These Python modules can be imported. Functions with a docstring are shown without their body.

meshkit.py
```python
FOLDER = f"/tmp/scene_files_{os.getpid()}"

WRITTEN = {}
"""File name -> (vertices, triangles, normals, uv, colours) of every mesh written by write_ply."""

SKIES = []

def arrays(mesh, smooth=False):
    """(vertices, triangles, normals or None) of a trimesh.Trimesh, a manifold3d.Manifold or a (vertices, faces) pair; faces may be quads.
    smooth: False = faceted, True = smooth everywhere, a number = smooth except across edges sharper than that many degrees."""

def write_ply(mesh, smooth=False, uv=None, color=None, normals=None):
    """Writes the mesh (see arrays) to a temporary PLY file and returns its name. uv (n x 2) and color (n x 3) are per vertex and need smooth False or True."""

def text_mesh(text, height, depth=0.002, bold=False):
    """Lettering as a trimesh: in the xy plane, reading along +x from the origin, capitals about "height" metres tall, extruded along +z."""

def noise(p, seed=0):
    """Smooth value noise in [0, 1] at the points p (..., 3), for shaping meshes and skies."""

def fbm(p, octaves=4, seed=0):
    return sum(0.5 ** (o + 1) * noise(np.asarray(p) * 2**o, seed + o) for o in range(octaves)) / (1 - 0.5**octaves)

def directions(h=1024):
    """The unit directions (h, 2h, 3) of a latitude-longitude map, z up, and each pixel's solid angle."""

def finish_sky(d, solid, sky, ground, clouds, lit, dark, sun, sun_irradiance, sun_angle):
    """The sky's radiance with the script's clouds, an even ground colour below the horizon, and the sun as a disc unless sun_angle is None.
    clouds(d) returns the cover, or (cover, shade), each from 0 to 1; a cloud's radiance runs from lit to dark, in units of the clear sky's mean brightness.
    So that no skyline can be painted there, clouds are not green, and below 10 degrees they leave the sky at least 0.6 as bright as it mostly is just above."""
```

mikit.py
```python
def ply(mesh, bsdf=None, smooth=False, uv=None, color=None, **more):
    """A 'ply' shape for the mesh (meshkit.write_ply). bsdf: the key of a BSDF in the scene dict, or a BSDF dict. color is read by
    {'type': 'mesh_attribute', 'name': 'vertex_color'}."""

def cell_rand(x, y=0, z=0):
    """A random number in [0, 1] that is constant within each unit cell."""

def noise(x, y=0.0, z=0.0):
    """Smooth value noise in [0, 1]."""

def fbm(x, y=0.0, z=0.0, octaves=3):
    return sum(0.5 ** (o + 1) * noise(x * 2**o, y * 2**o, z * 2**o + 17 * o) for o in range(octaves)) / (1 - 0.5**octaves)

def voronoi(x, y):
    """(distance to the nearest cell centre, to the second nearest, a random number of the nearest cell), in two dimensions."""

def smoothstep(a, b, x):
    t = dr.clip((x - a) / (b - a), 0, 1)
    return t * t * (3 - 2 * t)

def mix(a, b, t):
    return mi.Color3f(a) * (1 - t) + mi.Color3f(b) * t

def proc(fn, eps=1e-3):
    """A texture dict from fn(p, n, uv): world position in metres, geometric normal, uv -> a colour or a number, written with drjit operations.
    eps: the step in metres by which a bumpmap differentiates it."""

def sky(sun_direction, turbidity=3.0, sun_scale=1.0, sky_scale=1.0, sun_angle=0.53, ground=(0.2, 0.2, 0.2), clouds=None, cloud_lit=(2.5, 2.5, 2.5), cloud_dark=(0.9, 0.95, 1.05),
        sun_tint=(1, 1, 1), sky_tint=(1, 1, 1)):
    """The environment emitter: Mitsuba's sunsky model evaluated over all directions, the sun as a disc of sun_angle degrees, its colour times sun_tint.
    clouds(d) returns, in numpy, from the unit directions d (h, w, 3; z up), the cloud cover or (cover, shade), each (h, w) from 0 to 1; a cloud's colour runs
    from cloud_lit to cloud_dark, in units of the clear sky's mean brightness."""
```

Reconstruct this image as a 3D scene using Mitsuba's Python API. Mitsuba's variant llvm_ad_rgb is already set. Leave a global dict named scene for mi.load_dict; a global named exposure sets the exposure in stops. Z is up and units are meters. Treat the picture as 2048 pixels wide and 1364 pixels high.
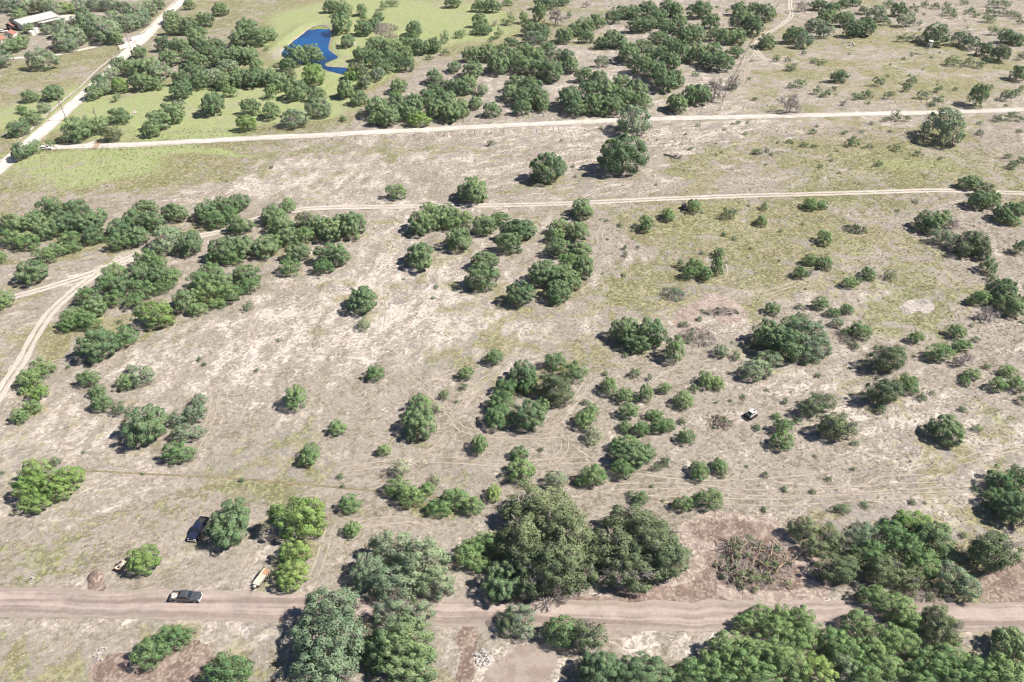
"""Hill-country pasture from the air: oak mottes, caliche roads, a stock pond, pickups and brush piles."""
import math, random
import numpy as np, trimesh, manifold3d as m3
import shapely.geometry as sg
import drjit as dr, mitsuba as mi
import mikit, meshkit
from mikit import noise, fbm, smoothstep, mix, cell_rand, voronoi

T = mi.ScalarTransform4f
scene, labels = {}, {}
# ------------------------------------------------------------------ camera, sky and sun, exposure
CAM_H, PITCH = 127.0, math.radians(38.0)
scene['camera'] = {'type': 'perspective', 'fov': 2 * math.degrees(math.atan(1024 / 1400.0)), 'fov_axis': 'x', 'near_clip': 1.0, 'far_clip': 9000.0,
                   'to_world': T().look_at([0, 0, CAM_H], [0, math.cos(PITCH), CAM_H - math.sin(PITCH)], [0, 0, 1])}
SUN = (0.665, -0.01, 0.747)
scene['sky'] = mikit.sky(SUN, turbidity=3.0, sun_scale=1.0, sky_scale=0.28, sky_tint=(0.9, 0.97, 1.12), sun_tint=(0.94, 1.0, 1.11), ground=(0.24, 0.22, 0.19))
exposure = 2.83
HAZE = 0.00004
TREES = """
B 55.62 63.34 3.10 3.02 2.60|bright green oak in the bottom right wood
B -44.86 81.32 2.75 1.95 2.31|bright green oak on the mown field at lower left, second from left, nearer row
B -44.76 83.79 3.49 2.44 2.44|bright green oak on the mown field at lower left, third from left, nearer row
B -76.11 86.30 3.45 3.31 2.90|small bright oak behind the rusty cart
B -45.36 87.99 3.39 2.59 2.85|bright green oak on the mown field at lower left, second from right, nearer row
B -45.96 95.24 6.19 4.33 4.93|bright green oak on the mown field at lower left, rightmost, nearer row
B 86.90 95.25 4.45 3.12 2.45|bright green oak right of the big brush pile
B -107.06 101.67 3.83 2.68 2.17|bright green oak on the mown field at lower left, second from left, farther row
B -4.06 104.67 1.65 2.48 1.53|bright green oak among the tyre tracks nearer the road, leftmost
B -109.69 104.72 4.09 2.87 3.43|bright green oak on the mown field at lower left, leftmost, farther row
B -103.83 104.94 3.70 2.59 2.91|bright green oak on the mown field at lower left, second from right, farther row
B -102.77 108.89 3.28 2.80 2.75|bright green oak on the mown field at lower left, rightmost, farther row
B -110.15 109.24 4.18 2.93 3.49|bright green oak on the mown field at lower left, third from left, farther row
B 5.00 111.74 0.81 1.21 1.21|bright green oak among the tyre tracks nearer the road, rightmost
B 68.10 130.22 1.32 0.92 0.83|bright green oak near the white loader
B -126.04 138.58 2.50 2.47 2.10|bright green oak near the left forking tracks
B -107.60 171.15 5.69 3.98 4.22|bright green oak in the slanting grove by the fork
B -126.24 325.97 5.09 3.57 4.14|bright green oak on the lawn above the white road
B -44.94 332.93 6.21 4.35 3.42|bright green oak in the roadside thicket below pond
B -211.09 381.47 4.84 4.85 4.07|bright green oak in the long wood below the gate
B -109.58 394.89 6.40 9.59 5.70|huge bright green oak beside the blue pond
B -90.01 401.99 4.33 5.58 3.63|bright green oak beside the blue pond
B -325.00 551.47 5.93 4.15 4.38|bright green oak around the metal-roofed barn
J 14.23 69.45 3.70 2.75 3.33|olive brown cedar along the bottom edge right of centre, rightmost
J 81.37 71.39 3.90 3.81 3.51|olive brown cedar in the bottom right wood
J -0.96 72.71 2.13 2.62 1.92|olive brown cedar along the bottom edge right of centre, leftmost
J 3.39 81.46 5.04 4.17 4.54|olive brown cedar just above the brown dirt road, leftmost
J 80.68 81.84 3.45 2.42 2.42|olive brown cedar right of the big brush pile, third from left, nearer row
J 8.77 82.75 6.60 5.04 5.94|large olive brown cedar just above the brown dirt road, third from left
J 75.52 82.98 4.34 3.04 3.32|olive brown cedar right of the big brush pile, second from left, nearer row
J 25.09 83.58 6.63 4.64 3.65|olive brown cedar just above the brown dirt road, second from right
J 66.28 83.95 4.54 3.18 3.07|olive brown cedar right of the big brush pile, leftmost, nearer row
J 14.68 84.95 4.11 5.00 3.70|olive brown cedar just above the brown dirt road, second from left
J 31.77 85.78 4.65 4.48 4.18|olive brown cedar just above the brown dirt road, rightmost
J 99.28 86.82 5.32 3.73 4.25|olive brown cedar right of the big brush pile, rightmost, nearer row
J 20.96 87.40 5.47 4.96 4.92|olive brown cedar just above the brown dirt road, third from left
J 28.61 88.31 6.28 5.42 5.65|large olive brown cedar just above the brown dirt road, rightmost
J 2.69 89.09 6.04 5.95 5.44|large olive brown cedar just above the brown dirt road, leftmost
J 63.87 89.57 2.70 2.57 2.43|olive brown cedar right of the big brush pile, second from left, farther row
J 11.58 90.67 6.10 6.39 5.49|large olive brown cedar just above the brown dirt road, second from right
J 68.05 91.61 2.55 3.45 2.29|olive brown cedar right of the big brush pile, rightmost, farther row
J 62.56 93.70 3.31 2.63 2.98|olive brown cedar right of the big brush pile, leftmost, farther row
J 24.97 94.20 5.94 4.16 4.59|olive brown cedar just above the brown dirt road, fourth from left
J 6.10 98.24 8.27 5.79 4.55|large olive brown cedar just above the brown dirt road, second from left
J 80.68 124.18 4.91 3.44 3.61|olive brown cedar on the stony ground at right, third from left
J 76.71 131.25 3.08 2.49 2.77|olive brown cedar on the stony ground at right, leftmost
J 80.54 134.33 4.24 2.97 2.33|olive brown cedar on the stony ground at right, second from left
J 12.58 135.86 3.82 2.67 2.71|olive brown cedar among the tyre tracks left of centre, rightmost
J 97.30 136.44 4.95 3.47 4.11|olive brown cedar on the stony ground at right, rightmost
J 11.36 139.52 4.33 3.31 3.90|olive brown cedar among the tyre tracks left of centre, leftmost
J 103.85 149.89 5.48 3.83 4.19|olive brown cedar near the bare limestone slab
J 162.75 211.14 3.27 4.90 2.96|olive brown cedar on weedy ground at right, rightmost
J 156.85 211.16 3.27 3.05 2.94|olive brown cedar on weedy ground at right, leftmost
J 161.55 214.51 5.41 3.78 4.34|olive brown cedar on weedy ground at right, second from left
J -76.56 232.19 3.81 2.67 3.31|olive brown cedar in the long grove below the two-track
J 188.53 256.82 4.09 2.86 3.12|olive brown cedar on weedy ground below white road
J -184.95 313.94 5.15 3.60 4.01|olive brown cedar at the corner of the pale roads
J -81.10 389.06 4.21 6.32 3.93|olive brown cedar in the roadside thicket below pond
J -124.52 399.64 4.31 3.30 3.87|olive brown cedar beside the blue pond, leftmost
J -87.05 405.30 5.81 4.06 4.91|olive brown cedar beside the blue pond, rightmost
J 294.27 438.28 4.64 6.96 4.98|large olive brown cedar near the tall box blind
J -343.88 551.73 7.50 5.25 5.64|large olive brown cedar around the metal-roofed barn
D 8.53 79.47 5.48 3.84 3.02|bare grey dead tree just above the brown dirt road, leftmost
D 22.24 82.14 5.57 3.90 3.06|bare grey dead tree just above the brown dirt road, rightmost
D 126.51 151.26 3.11 2.18 2.53|bare grey dead tree near the bare limestone slab, leftmost
D 145.01 173.09 4.17 2.92 2.29|bare grey dead tree near the bare limestone slab, rightmost
D 99.65 198.25 1.14 1.71 1.29|bare grey dead tree on weedy ground at right, leftmost
D 163.08 230.27 2.52 1.98 2.27|bare grey dead tree on weedy ground at right, rightmost
D 140.06 350.00 7.11 4.97 5.67|bare grey dead tree on the open scrub above white road, leftmost
D 170.84 360.26 2.64 1.85 1.45|bare grey dead tree on the open scrub above white road, rightmost
D 106.51 369.85 5.85 8.77 5.95|bare grey dead tree at the foot of the upper two-track, leftmost
D 120.21 385.91 4.19 6.28 4.45|bare grey dead tree at the foot of the upper two-track, rightmost
D -78.80 481.09 5.57 3.90 3.30|bare grey dead tree in the grove right of the pond
D -85.45 483.76 5.03 7.55 6.65|bare grey dead tree along the top edge near centre, leftmost
D -11.74 517.99 2.37 3.55 2.28|bare grey dead tree along the top edge near centre, rightmost
D 30.24 520.61 7.14 8.34 6.42|bare grey dead tree in the top woods right of centre, leftmost
D 213.91 558.55 5.68 4.03 4.44|bare grey dead tree right of the winding upper two-track
D 56.08 571.85 3.86 2.70 2.57|bare grey dead tree in the top woods right of centre, rightmost
G -33.99 61.80 5.61 3.93 4.47|thin grey-green oak below the brown dirt road, third from left, nearer row
G 60.72 63.86 2.64 2.55 2.22|thin grey-green oak in the bottom right wood
G -32.65 66.57 6.01 5.09 5.05|thin grey-green oak below the brown dirt road, rightmost, nearer row
G -38.04 69.90 3.77 5.10 3.17|thin grey-green oak below the brown dirt road, second from left, nearer row
G -61.46 71.02 1.14 0.98 0.95|thin grey-green oak below the brown dirt road, leftmost, nearer row
G -34.26 73.95 5.80 4.15 4.87|thin grey-green oak below the brown dirt road, leftmost, farther row
G -23.23 73.98 3.77 3.20 3.16|thin grey-green oak below the brown dirt road, second from left, farther row
G 1.51 74.12 2.97 2.47 2.50|thin grey-green oak along the bottom edge right of centre
G -17.94 74.34 3.10 3.00 2.60|thin grey-green oak below the brown dirt road, rightmost, farther row
G 90.88 79.80 2.73 2.66 2.29|thin grey-green oak right of the big brush pile, rightmost
G -15.49 80.92 4.12 3.18 3.46|thin grey-green oak just above the brown dirt road, rightmost
G -23.00 80.96 6.19 4.33 3.40|thin grey-green oak just above the brown dirt road, third from left
G 88.66 81.89 3.80 3.32 3.19|thin grey-green oak right of the big brush pile, second from left
G -29.51 83.75 3.32 4.23 2.79|thin grey-green oak just above the brown dirt road, leftmost
G -18.50 84.77 5.62 4.23 4.72|thin grey-green oak just above the brown dirt road, second from right
G -25.36 88.66 4.66 3.41 3.91|thin grey-green oak just above the brown dirt road, second from left
G 74.18 91.76 3.83 3.03 3.21|thin grey-green oak right of the big brush pile, leftmost
G 10.12 108.26 2.77 1.94 2.03|thin grey-green oak among the tyre tracks nearer the road
G -80.88 123.25 4.04 2.83 2.22|thin grey-green oak near the left forking tracks, third from left
G -84.93 128.25 2.61 1.83 2.07|thin grey-green oak near the left forking tracks, second from left
G -81.07 129.97 3.28 2.30 2.51|thin grey-green oak near the left forking tracks, second from right
G -82.34 135.38 2.02 2.34 1.69|thin grey-green oak near the left forking tracks, rightmost
G -100.72 144.65 3.03 3.10 2.55|thin grey-green oak near the left forking tracks, leftmost
G 66.91 146.77 4.70 3.29 2.87|thin grey-green oak near the white loader
G -106.00 148.97 1.66 1.46 1.40|thin grey-green oak in the slanting grove by the fork
G 72.08 151.33 4.07 2.85 2.48|thin grey-green oak around the grey branch heaps, rightmost
G 83.73 153.42 3.86 2.71 2.62|thin grey-green oak near the bare limestone slab, second from left
G 59.91 155.98 2.20 2.39 1.84|thin grey-green oak around the grey branch heaps, leftmost
G 86.46 156.17 4.71 3.30 3.28|thin grey-green oak near the bare limestone slab, third from left
G 84.75 160.79 6.55 4.58 4.70|thin grey-green oak near the bare limestone slab, leftmost
G 98.28 169.83 2.32 1.62 1.50|thin grey-green oak near the bare limestone slab, rightmost
G -121.63 215.89 5.43 7.44 4.56|large thin grey-green oak between white road and two-track
G 155.52 217.34 3.33 2.49 2.80|thin grey-green oak on weedy ground at right, rightmost
G 153.05 220.37 3.67 2.57 2.81|thin grey-green oak on weedy ground at right, leftmost
G 198.96 314.59 7.93 11.90 7.61|huge thin grey-green oak on weedy ground below white road
G 57.15 324.39 8.12 9.99 6.82|huge thin grey-green oak in the roadside thicket right of centre
G -104.69 331.04 7.01 4.91 4.48|large thin grey-green oak in the roadside thicket below pond, leftmost
G -96.40 344.26 6.80 4.76 5.14|large thin grey-green oak in the roadside thicket below pond, rightmost
G -91.97 345.22 2.13 3.20 3.20|thin grey-green oak in the roadside thicket below pond
G -235.79 350.65 3.67 2.57 2.83|thin grey-green oak left of the pale diagonal road, leftmost
G -15.72 377.85 2.97 4.46 3.03|thin grey-green oak in the roadside thicket at centre
G -217.35 379.21 4.13 5.17 3.47|thin grey-green oak in the long wood below the gate
G -164.75 394.92 5.21 7.43 4.38|large thin grey-green oak in the wood below left of pond, leftmost
G -75.64 401.99 4.33 5.58 3.63|thin grey-green oak in the grove right of the pond
G -198.35 403.90 5.79 8.68 4.86|large thin grey-green oak in the long wood below the gate
G -226.08 404.52 3.86 5.80 3.34|thin grey-green oak left of the pale diagonal road, rightmost
G -163.88 415.34 6.91 4.84 3.86|large thin grey-green oak in the wood below left of pond, rightmost
G -274.13 422.28 9.50 6.65 6.49|huge thin grey-green oak around the metal-roofed barn, leftmost
G 52.89 424.66 4.52 3.17 3.55|thin grey-green oak in the upper woods right of centre
G -299.21 426.59 4.54 6.81 4.86|thin grey-green oak around the metal-roofed barn, leftmost
G -313.63 454.72 4.78 6.61 4.02|large thin grey-green oak around the metal-roofed barn, second from left
G -277.42 457.67 6.94 4.86 4.23|large thin grey-green oak around the metal-roofed barn, second from right
G 180.58 462.01 3.23 2.26 2.15|thin grey-green oak on the open scrub above white road
G 290.07 463.09 4.32 6.47 4.11|thin grey-green oak near the tall box blind
G 184.44 464.56 5.95 4.16 4.91|thin grey-green oak right of the winding upper two-track, leftmost
G -284.55 467.64 6.53 9.79 5.61|huge thin grey-green oak around the metal-roofed barn, second from left
G 286.49 470.47 7.10 4.97 4.91|large thin grey-green oak in the top right scrub
G -279.16 471.08 6.02 9.03 5.75|huge thin grey-green oak around the metal-roofed barn, rightmost
G 13.77 473.25 7.69 5.38 4.23|large thin grey-green oak in the upper woods right of centre
G -259.63 478.20 8.31 9.89 6.98|huge thin grey-green oak in the upper left wood, second from left
G 205.61 488.13 6.20 4.34 5.12|thin grey-green oak right of the winding upper two-track, second from left
G -270.29 488.22 8.45 10.16 7.10|huge thin grey-green oak in the upper left wood, leftmost
G -295.62 490.92 6.23 9.34 5.97|huge thin grey-green oak around the metal-roofed barn, third from left
G -311.54 497.67 4.01 4.38 3.37|thin grey-green oak around the metal-roofed barn, rightmost
G 204.21 503.33 6.94 4.86 4.61|large thin grey-green oak right of the winding upper two-track
G -259.01 507.50 6.40 9.61 5.51|huge thin grey-green oak in the upper left wood, second from right
G -271.02 509.15 7.59 7.15 6.37|huge thin grey-green oak in the upper left wood, third from left
G 272.19 516.43 6.50 4.55 4.74|thin grey-green oak in the top right scrub
G -255.56 518.39 5.33 8.00 5.14|large thin grey-green oak in the upper left wood, second from right
G -265.69 532.12 7.27 10.90 6.35|huge thin grey-green oak in the upper left wood, rightmost
G 258.47 533.53 6.07 9.11 5.19|huge thin grey-green oak right of the winding upper two-track
G -277.22 539.02 7.96 5.57 6.15|large thin grey-green oak in the upper left wood, third from left
G -262.88 546.69 6.82 4.98 5.61|large thin grey-green oak in the upper left wood, rightmost
G -331.38 546.74 7.44 5.21 5.60|large thin grey-green oak around the metal-roofed barn, fourth from left
G -354.44 548.83 8.08 5.66 6.25|large thin grey-green oak around the metal-roofed barn, third from left
G 256.49 551.17 3.12 4.68 3.02|thin grey-green oak right of the winding upper two-track, rightmost
G -371.69 556.90 8.19 5.73 5.66|large thin grey-green oak around the metal-roofed barn, leftmost
G -318.86 558.36 5.68 8.52 4.81|large thin grey-green oak around the metal-roofed barn, rightmost
G -296.82 559.88 7.59 5.31 5.05|large thin grey-green oak in the upper left wood, second from left
G -307.34 560.29 6.96 4.87 4.41|large thin grey-green oak in the upper left wood, leftmost
G -87.74 574.48 3.23 2.42 2.59|thin grey-green oak along the top edge near centre
O 23.34 62.15 5.40 3.78 2.97|round live oak along the bottom edge right of centre
O 15.76 62.81 4.29 3.93 3.43|live oak along the bottom edge right of centre
O -18.88 63.89 5.68 3.98 3.13|round live oak below the brown dirt road, rightmost
O 92.92 67.19 3.90 4.43 3.12|tall live oak in the bottom right wood
O -20.49 67.36 6.04 4.28 4.83|round live oak below the brown dirt road, leftmost
O -1.85 80.70 4.03 4.44 3.23|tall live oak just above the brown dirt road
O 89.64 91.13 4.00 3.84 3.20|live oak right of the big brush pile, leftmost
O -60.87 95.11 4.34 6.28 3.47|oak shading the dark pickup on the mown field
O 110.45 98.82 4.42 4.23 3.54|live oak right of the big brush pile, rightmost
O 28.73 114.99 4.91 3.44 3.07|round live oak right of the central oak clump
O 108.14 123.18 3.93 4.74 3.14|tall live oak on the stony ground at right
O -91.34 124.37 5.34 5.85 4.27|live oak near the left forking tracks
O -23.23 125.56 4.29 5.01 3.44|live oak among the tyre tracks nearer the road
O 4.35 128.09 4.56 4.16 3.65|live oak among the tyre tracks left of centre, rightmost
O 3.05 144.60 3.96 4.37 3.17|live oak among the tyre tracks left of centre, leftmost
O 77.49 155.83 5.71 4.92 4.57|live oak near the bare limestone slab
O -118.46 156.88 5.59 6.09 4.47|large live oak in the slanting grove by the fork
O 36.17 159.15 5.06 3.54 2.78|round live oak around the grey branch heaps
O 74.80 160.24 5.08 5.79 4.06|live oak around the grey branch heaps, rightmost
O 39.70 161.79 5.40 4.48 4.32|live oak around the grey branch heaps, second from left
O 33.50 163.62 4.41 4.63 3.53|live oak around the grey branch heaps, leftmost
O -129.11 176.93 3.43 4.51 2.75|live oak in the slanting grove by the fork, leftmost
O 154.20 177.97 3.71 5.48 2.97|tall live oak near the bare limestone slab
O -46.75 180.22 4.54 6.32 3.64|tall live oak in the grove left of pale clearing
O -101.54 180.41 4.01 4.67 3.21|live oak in the grove left of pale clearing, leftmost
O 2.72 182.69 4.85 4.37 3.88|live oak in the grove at clearing right edge, leftmost, nearer row
O 155.30 185.05 4.90 3.56 3.92|round live oak near the bare limestone slab
O 14.40 185.11 4.08 4.79 3.26|live oak in the grove at clearing right edge, third from left, nearer row
O -126.04 189.19 3.59 4.85 2.87|live oak in the slanting grove by the fork, second from left
O -94.37 189.62 4.42 4.54 3.54|live oak in the grove left of pale clearing, rightmost
O -9.90 191.68 5.57 4.45 4.45|live oak on the pale clearing below two-track, second from right
O 19.20 191.78 3.34 5.01 2.83|tall live oak in the grove at clearing right edge, leftmost
O -115.19 193.62 4.48 3.77 3.59|live oak in the slanting grove by the fork, rightmost
O 16.49 193.62 4.48 4.63 3.59|live oak in the grove at clearing right edge, rightmost, nearer row
O 10.37 194.56 5.34 5.00 4.27|live oak in the grove at clearing right edge, second from left, nearer row
O -87.12 194.61 5.06 3.54 3.30|round live oak in the grove left of pale clearing, leftmost
O -122.54 195.00 4.22 4.27 3.38|live oak in the slanting grove by the fork, third from left
O -157.81 195.29 4.79 5.06 3.83|live oak between white road and two-track, leftmost, nearest row
O 23.96 199.65 3.43 5.15 3.45|tall live oak in the grove at clearing right edge, rightmost
O -9.47 203.41 4.92 3.45 3.49|round live oak on the pale clearing below two-track, leftmost
O -31.31 205.91 4.96 6.98 3.97|large live oak on the pale clearing below two-track, leftmost
O -61.40 206.39 6.14 4.30 4.02|round live oak in the grove left of pale clearing, rightmost
O -73.80 208.93 4.72 3.30 3.22|round live oak in the long grove below the two-track
O 23.33 209.92 4.14 5.05 3.31|live oak in the grove at clearing right edge, third from left, farther row
O -99.12 209.95 5.33 4.90 4.26|live oak in the grove crossing the two-track, leftmost
O 16.36 211.77 4.76 3.33 3.25|round live oak in the grove at clearing right edge
O -94.14 212.35 4.47 5.55 3.58|live oak in the grove crossing the two-track, rightmost
O -86.00 212.77 4.18 5.98 3.34|live oak in the long grove below the two-track, leftmost
O -112.48 214.26 3.60 5.40 4.15|tall live oak between white road and two-track
O -0.85 214.52 5.11 3.57 4.01|round live oak on the pale clearing below two-track, second from left
O -18.93 217.16 4.85 5.18 3.88|live oak on the pale clearing below two-track, third from left
O -79.60 220.29 3.98 3.88 3.18|live oak in the long grove below the two-track, third from left
O -134.44 220.45 4.28 5.34 3.43|live oak between white road and two-track, rightmost, nearest row
O -149.98 221.35 3.68 4.46 2.95|live oak between white road and two-track, fourth from left, nearest row
O 0.97 222.88 5.55 3.90 4.44|round live oak on the pale clearing below two-track, rightmost
O -65.26 223.65 4.64 5.88 3.71|live oak in the long grove below the two-track, second from right
O 23.78 224.12 4.33 4.42 3.47|live oak in the grove at clearing right edge, second from left, farther row
O -168.32 224.27 4.65 4.89 3.72|live oak between white road and two-track, second from left, nearest row
O 5.00 225.20 4.04 5.01 3.23|live oak in the grove at clearing right edge, leftmost, farther row
O -142.99 225.83 4.05 5.03 3.24|live oak between white road and two-track, second from right, nearest row
O -57.72 226.76 4.37 6.55 4.41|tall live oak in the long grove below the two-track
O -10.22 227.39 4.69 3.75 3.75|live oak on the pale clearing below two-track, rightmost
O -182.01 227.89 5.01 3.51 3.83|round live oak between white road and two-track, leftmost
O -157.49 228.03 4.70 4.98 3.76|live oak between white road and two-track, third from left, nearest row
O -164.32 228.18 5.02 5.46 4.01|live oak between white road and two-track, second from left, middle row
O -99.74 228.18 5.02 3.51 3.01|round live oak between white road and two-track, rightmost
O -84.72 228.50 4.39 4.50 3.51|live oak in the long grove below the two-track, second from left
O -71.13 228.83 3.77 4.63 3.01|live oak in the long grove below the two-track, fourth from left
O -33.43 229.45 5.03 6.53 4.03|large live oak on the pale clearing below two-track, rightmost
O 153.23 229.78 4.41 5.60 3.53|live oak on weedy ground at right, leftmost
O -132.70 229.94 4.73 3.78 3.78|live oak between white road and two-track, rightmost, middle row
O -62.60 230.26 4.10 4.05 3.28|live oak in the long grove below the two-track, rightmost
O -177.44 232.05 3.81 4.71 3.04|live oak between white road and two-track, leftmost, middle row
O -154.96 232.20 4.13 6.18 3.30|live oak between white road and two-track, third from left, middle row
O -140.08 232.36 4.44 4.58 3.56|live oak between white road and two-track, second from right, middle row
O -28.51 233.50 4.14 6.21 3.32|live oak on the pale clearing below two-track, leftmost
O -89.95 236.15 4.17 5.30 3.34|live oak between white road and two-track, rightmost, farthest row
O 184.53 236.67 3.22 4.82 3.08|tall live oak on weedy ground at right
O -127.20 237.00 5.15 3.61 3.93|round live oak between white road and two-track, second from right
O -24.68 237.49 4.19 4.17 3.35|live oak on the pale clearing below two-track, second from left
O -115.16 239.00 4.53 5.87 3.63|live oak between white road and two-track, second from left, farthest row
O -173.55 239.00 5.51 3.85 4.30|round live oak between white road and two-track, second from left
O -164.78 239.16 4.86 3.89 3.89|live oak between white road and two-track, leftmost, farthest row
O 190.62 239.87 3.57 4.39 2.86|live oak on weedy ground at right, rightmost
O 26.65 240.88 4.23 5.42 3.39|live oak in the grove at clearing right edge, rightmost, farther row
O -110.46 242.42 4.58 3.34 3.66|live oak between white road and two-track, third from left, farthest row
O -140.21 242.78 4.91 3.44 2.80|round live oak between white road and two-track, third from left
O -105.59 246.29 3.97 5.05 3.18|live oak between white road and two-track, second from right, farthest row
O 181.25 247.16 4.31 4.34 3.45|live oak on weedy ground at right, second from left
O -15.45 255.07 5.77 8.55 4.61|large live oak between white road and two-track
O 186.37 263.61 5.21 3.65 2.87|round live oak on weedy ground below white road
O 14.87 272.99 7.93 7.03 6.34|huge live oak between white road and two-track, leftmost
O 46.70 280.86 10.74 8.37 8.59|huge live oak between white road and two-track, rightmost
O -215.79 293.43 3.39 5.08 3.94|tall live oak in the roadside thicket below pond, leftmost
O -201.46 316.56 5.98 8.97 5.36|huge live oak at the corner of the pale roads
O -169.22 319.45 4.41 4.10 3.53|live oak on the lawn above the white road, leftmost
O -232.35 321.54 4.44 6.37 3.55|live oak left of the pale diagonal road, leftmost
O -196.19 324.53 4.47 6.70 4.03|live oak at the corner of the pale roads
O -169.71 329.57 5.75 6.79 4.60|large live oak on the lawn above the white road, leftmost
O -233.57 334.31 5.40 3.78 3.73|round live oak left of the pale diagonal road
O -60.38 335.08 5.83 6.93 4.66|large live oak in the roadside thicket below pond, second from left
O -191.15 335.94 5.63 3.94 3.97|round live oak at the corner of the pale roads
O -166.09 337.51 6.28 5.02 5.02|large live oak on the lawn above the white road, rightmost
O -50.29 340.17 4.63 4.36 3.71|live oak in the roadside thicket below pond, second from left
O -29.77 341.46 5.49 8.24 4.48|large live oak in the roadside thicket at centre, third from left
O -119.21 343.23 4.24 6.36 3.87|live oak on the lawn above the white road, rightmost
O -10.14 345.97 4.69 4.44 3.76|live oak in the roadside thicket at centre, third from left
O -66.99 346.10 5.98 8.96 4.93|huge live oak in the roadside thicket below pond
O -25.44 346.39 4.27 6.41 4.43|tall live oak in the roadside thicket at centre
O -38.28 347.18 5.13 7.70 4.16|large live oak in the roadside thicket at centre, leftmost
O 32.04 347.34 5.14 5.42 4.11|live oak in the roadside thicket right of centre, third from left
O -130.62 347.89 5.57 3.90 4.33|round live oak on the lawn above the white road
O 4.77 347.99 5.14 3.60 3.89|round live oak in the roadside thicket at centre, rightmost
O -56.71 348.39 5.58 8.37 4.57|large live oak in the roadside thicket below pond, second from right
O -149.71 348.69 5.37 8.05 5.70|large tall live oak on the lawn above the white road
O 50.18 350.09 6.03 7.33 4.82|large live oak in the roadside thicket right of centre, second from left, nearer row
O 41.30 351.29 6.05 7.36 4.84|large live oak in the roadside thicket right of centre, leftmost, nearer row
O -49.84 351.94 5.62 8.43 4.62|large live oak in the roadside thicket below pond, rightmost
O 83.90 352.69 4.77 7.15 4.38|large live oak at the foot of the upper two-track, leftmost
O 81.37 353.45 3.47 5.21 3.71|tall live oak at the foot of the upper two-track, leftmost
O 15.66 353.77 3.47 5.21 3.19|live oak in the roadside thicket right of centre, second from left
O 65.46 354.73 5.66 6.52 4.53|large live oak in the roadside thicket right of centre, rightmost, nearer row
O -18.71 357.44 3.50 5.25 3.22|live oak in the roadside thicket at centre, second from left
O 29.21 357.64 6.13 9.20 5.64|huge live oak in the roadside thicket right of centre, leftmost
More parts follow.
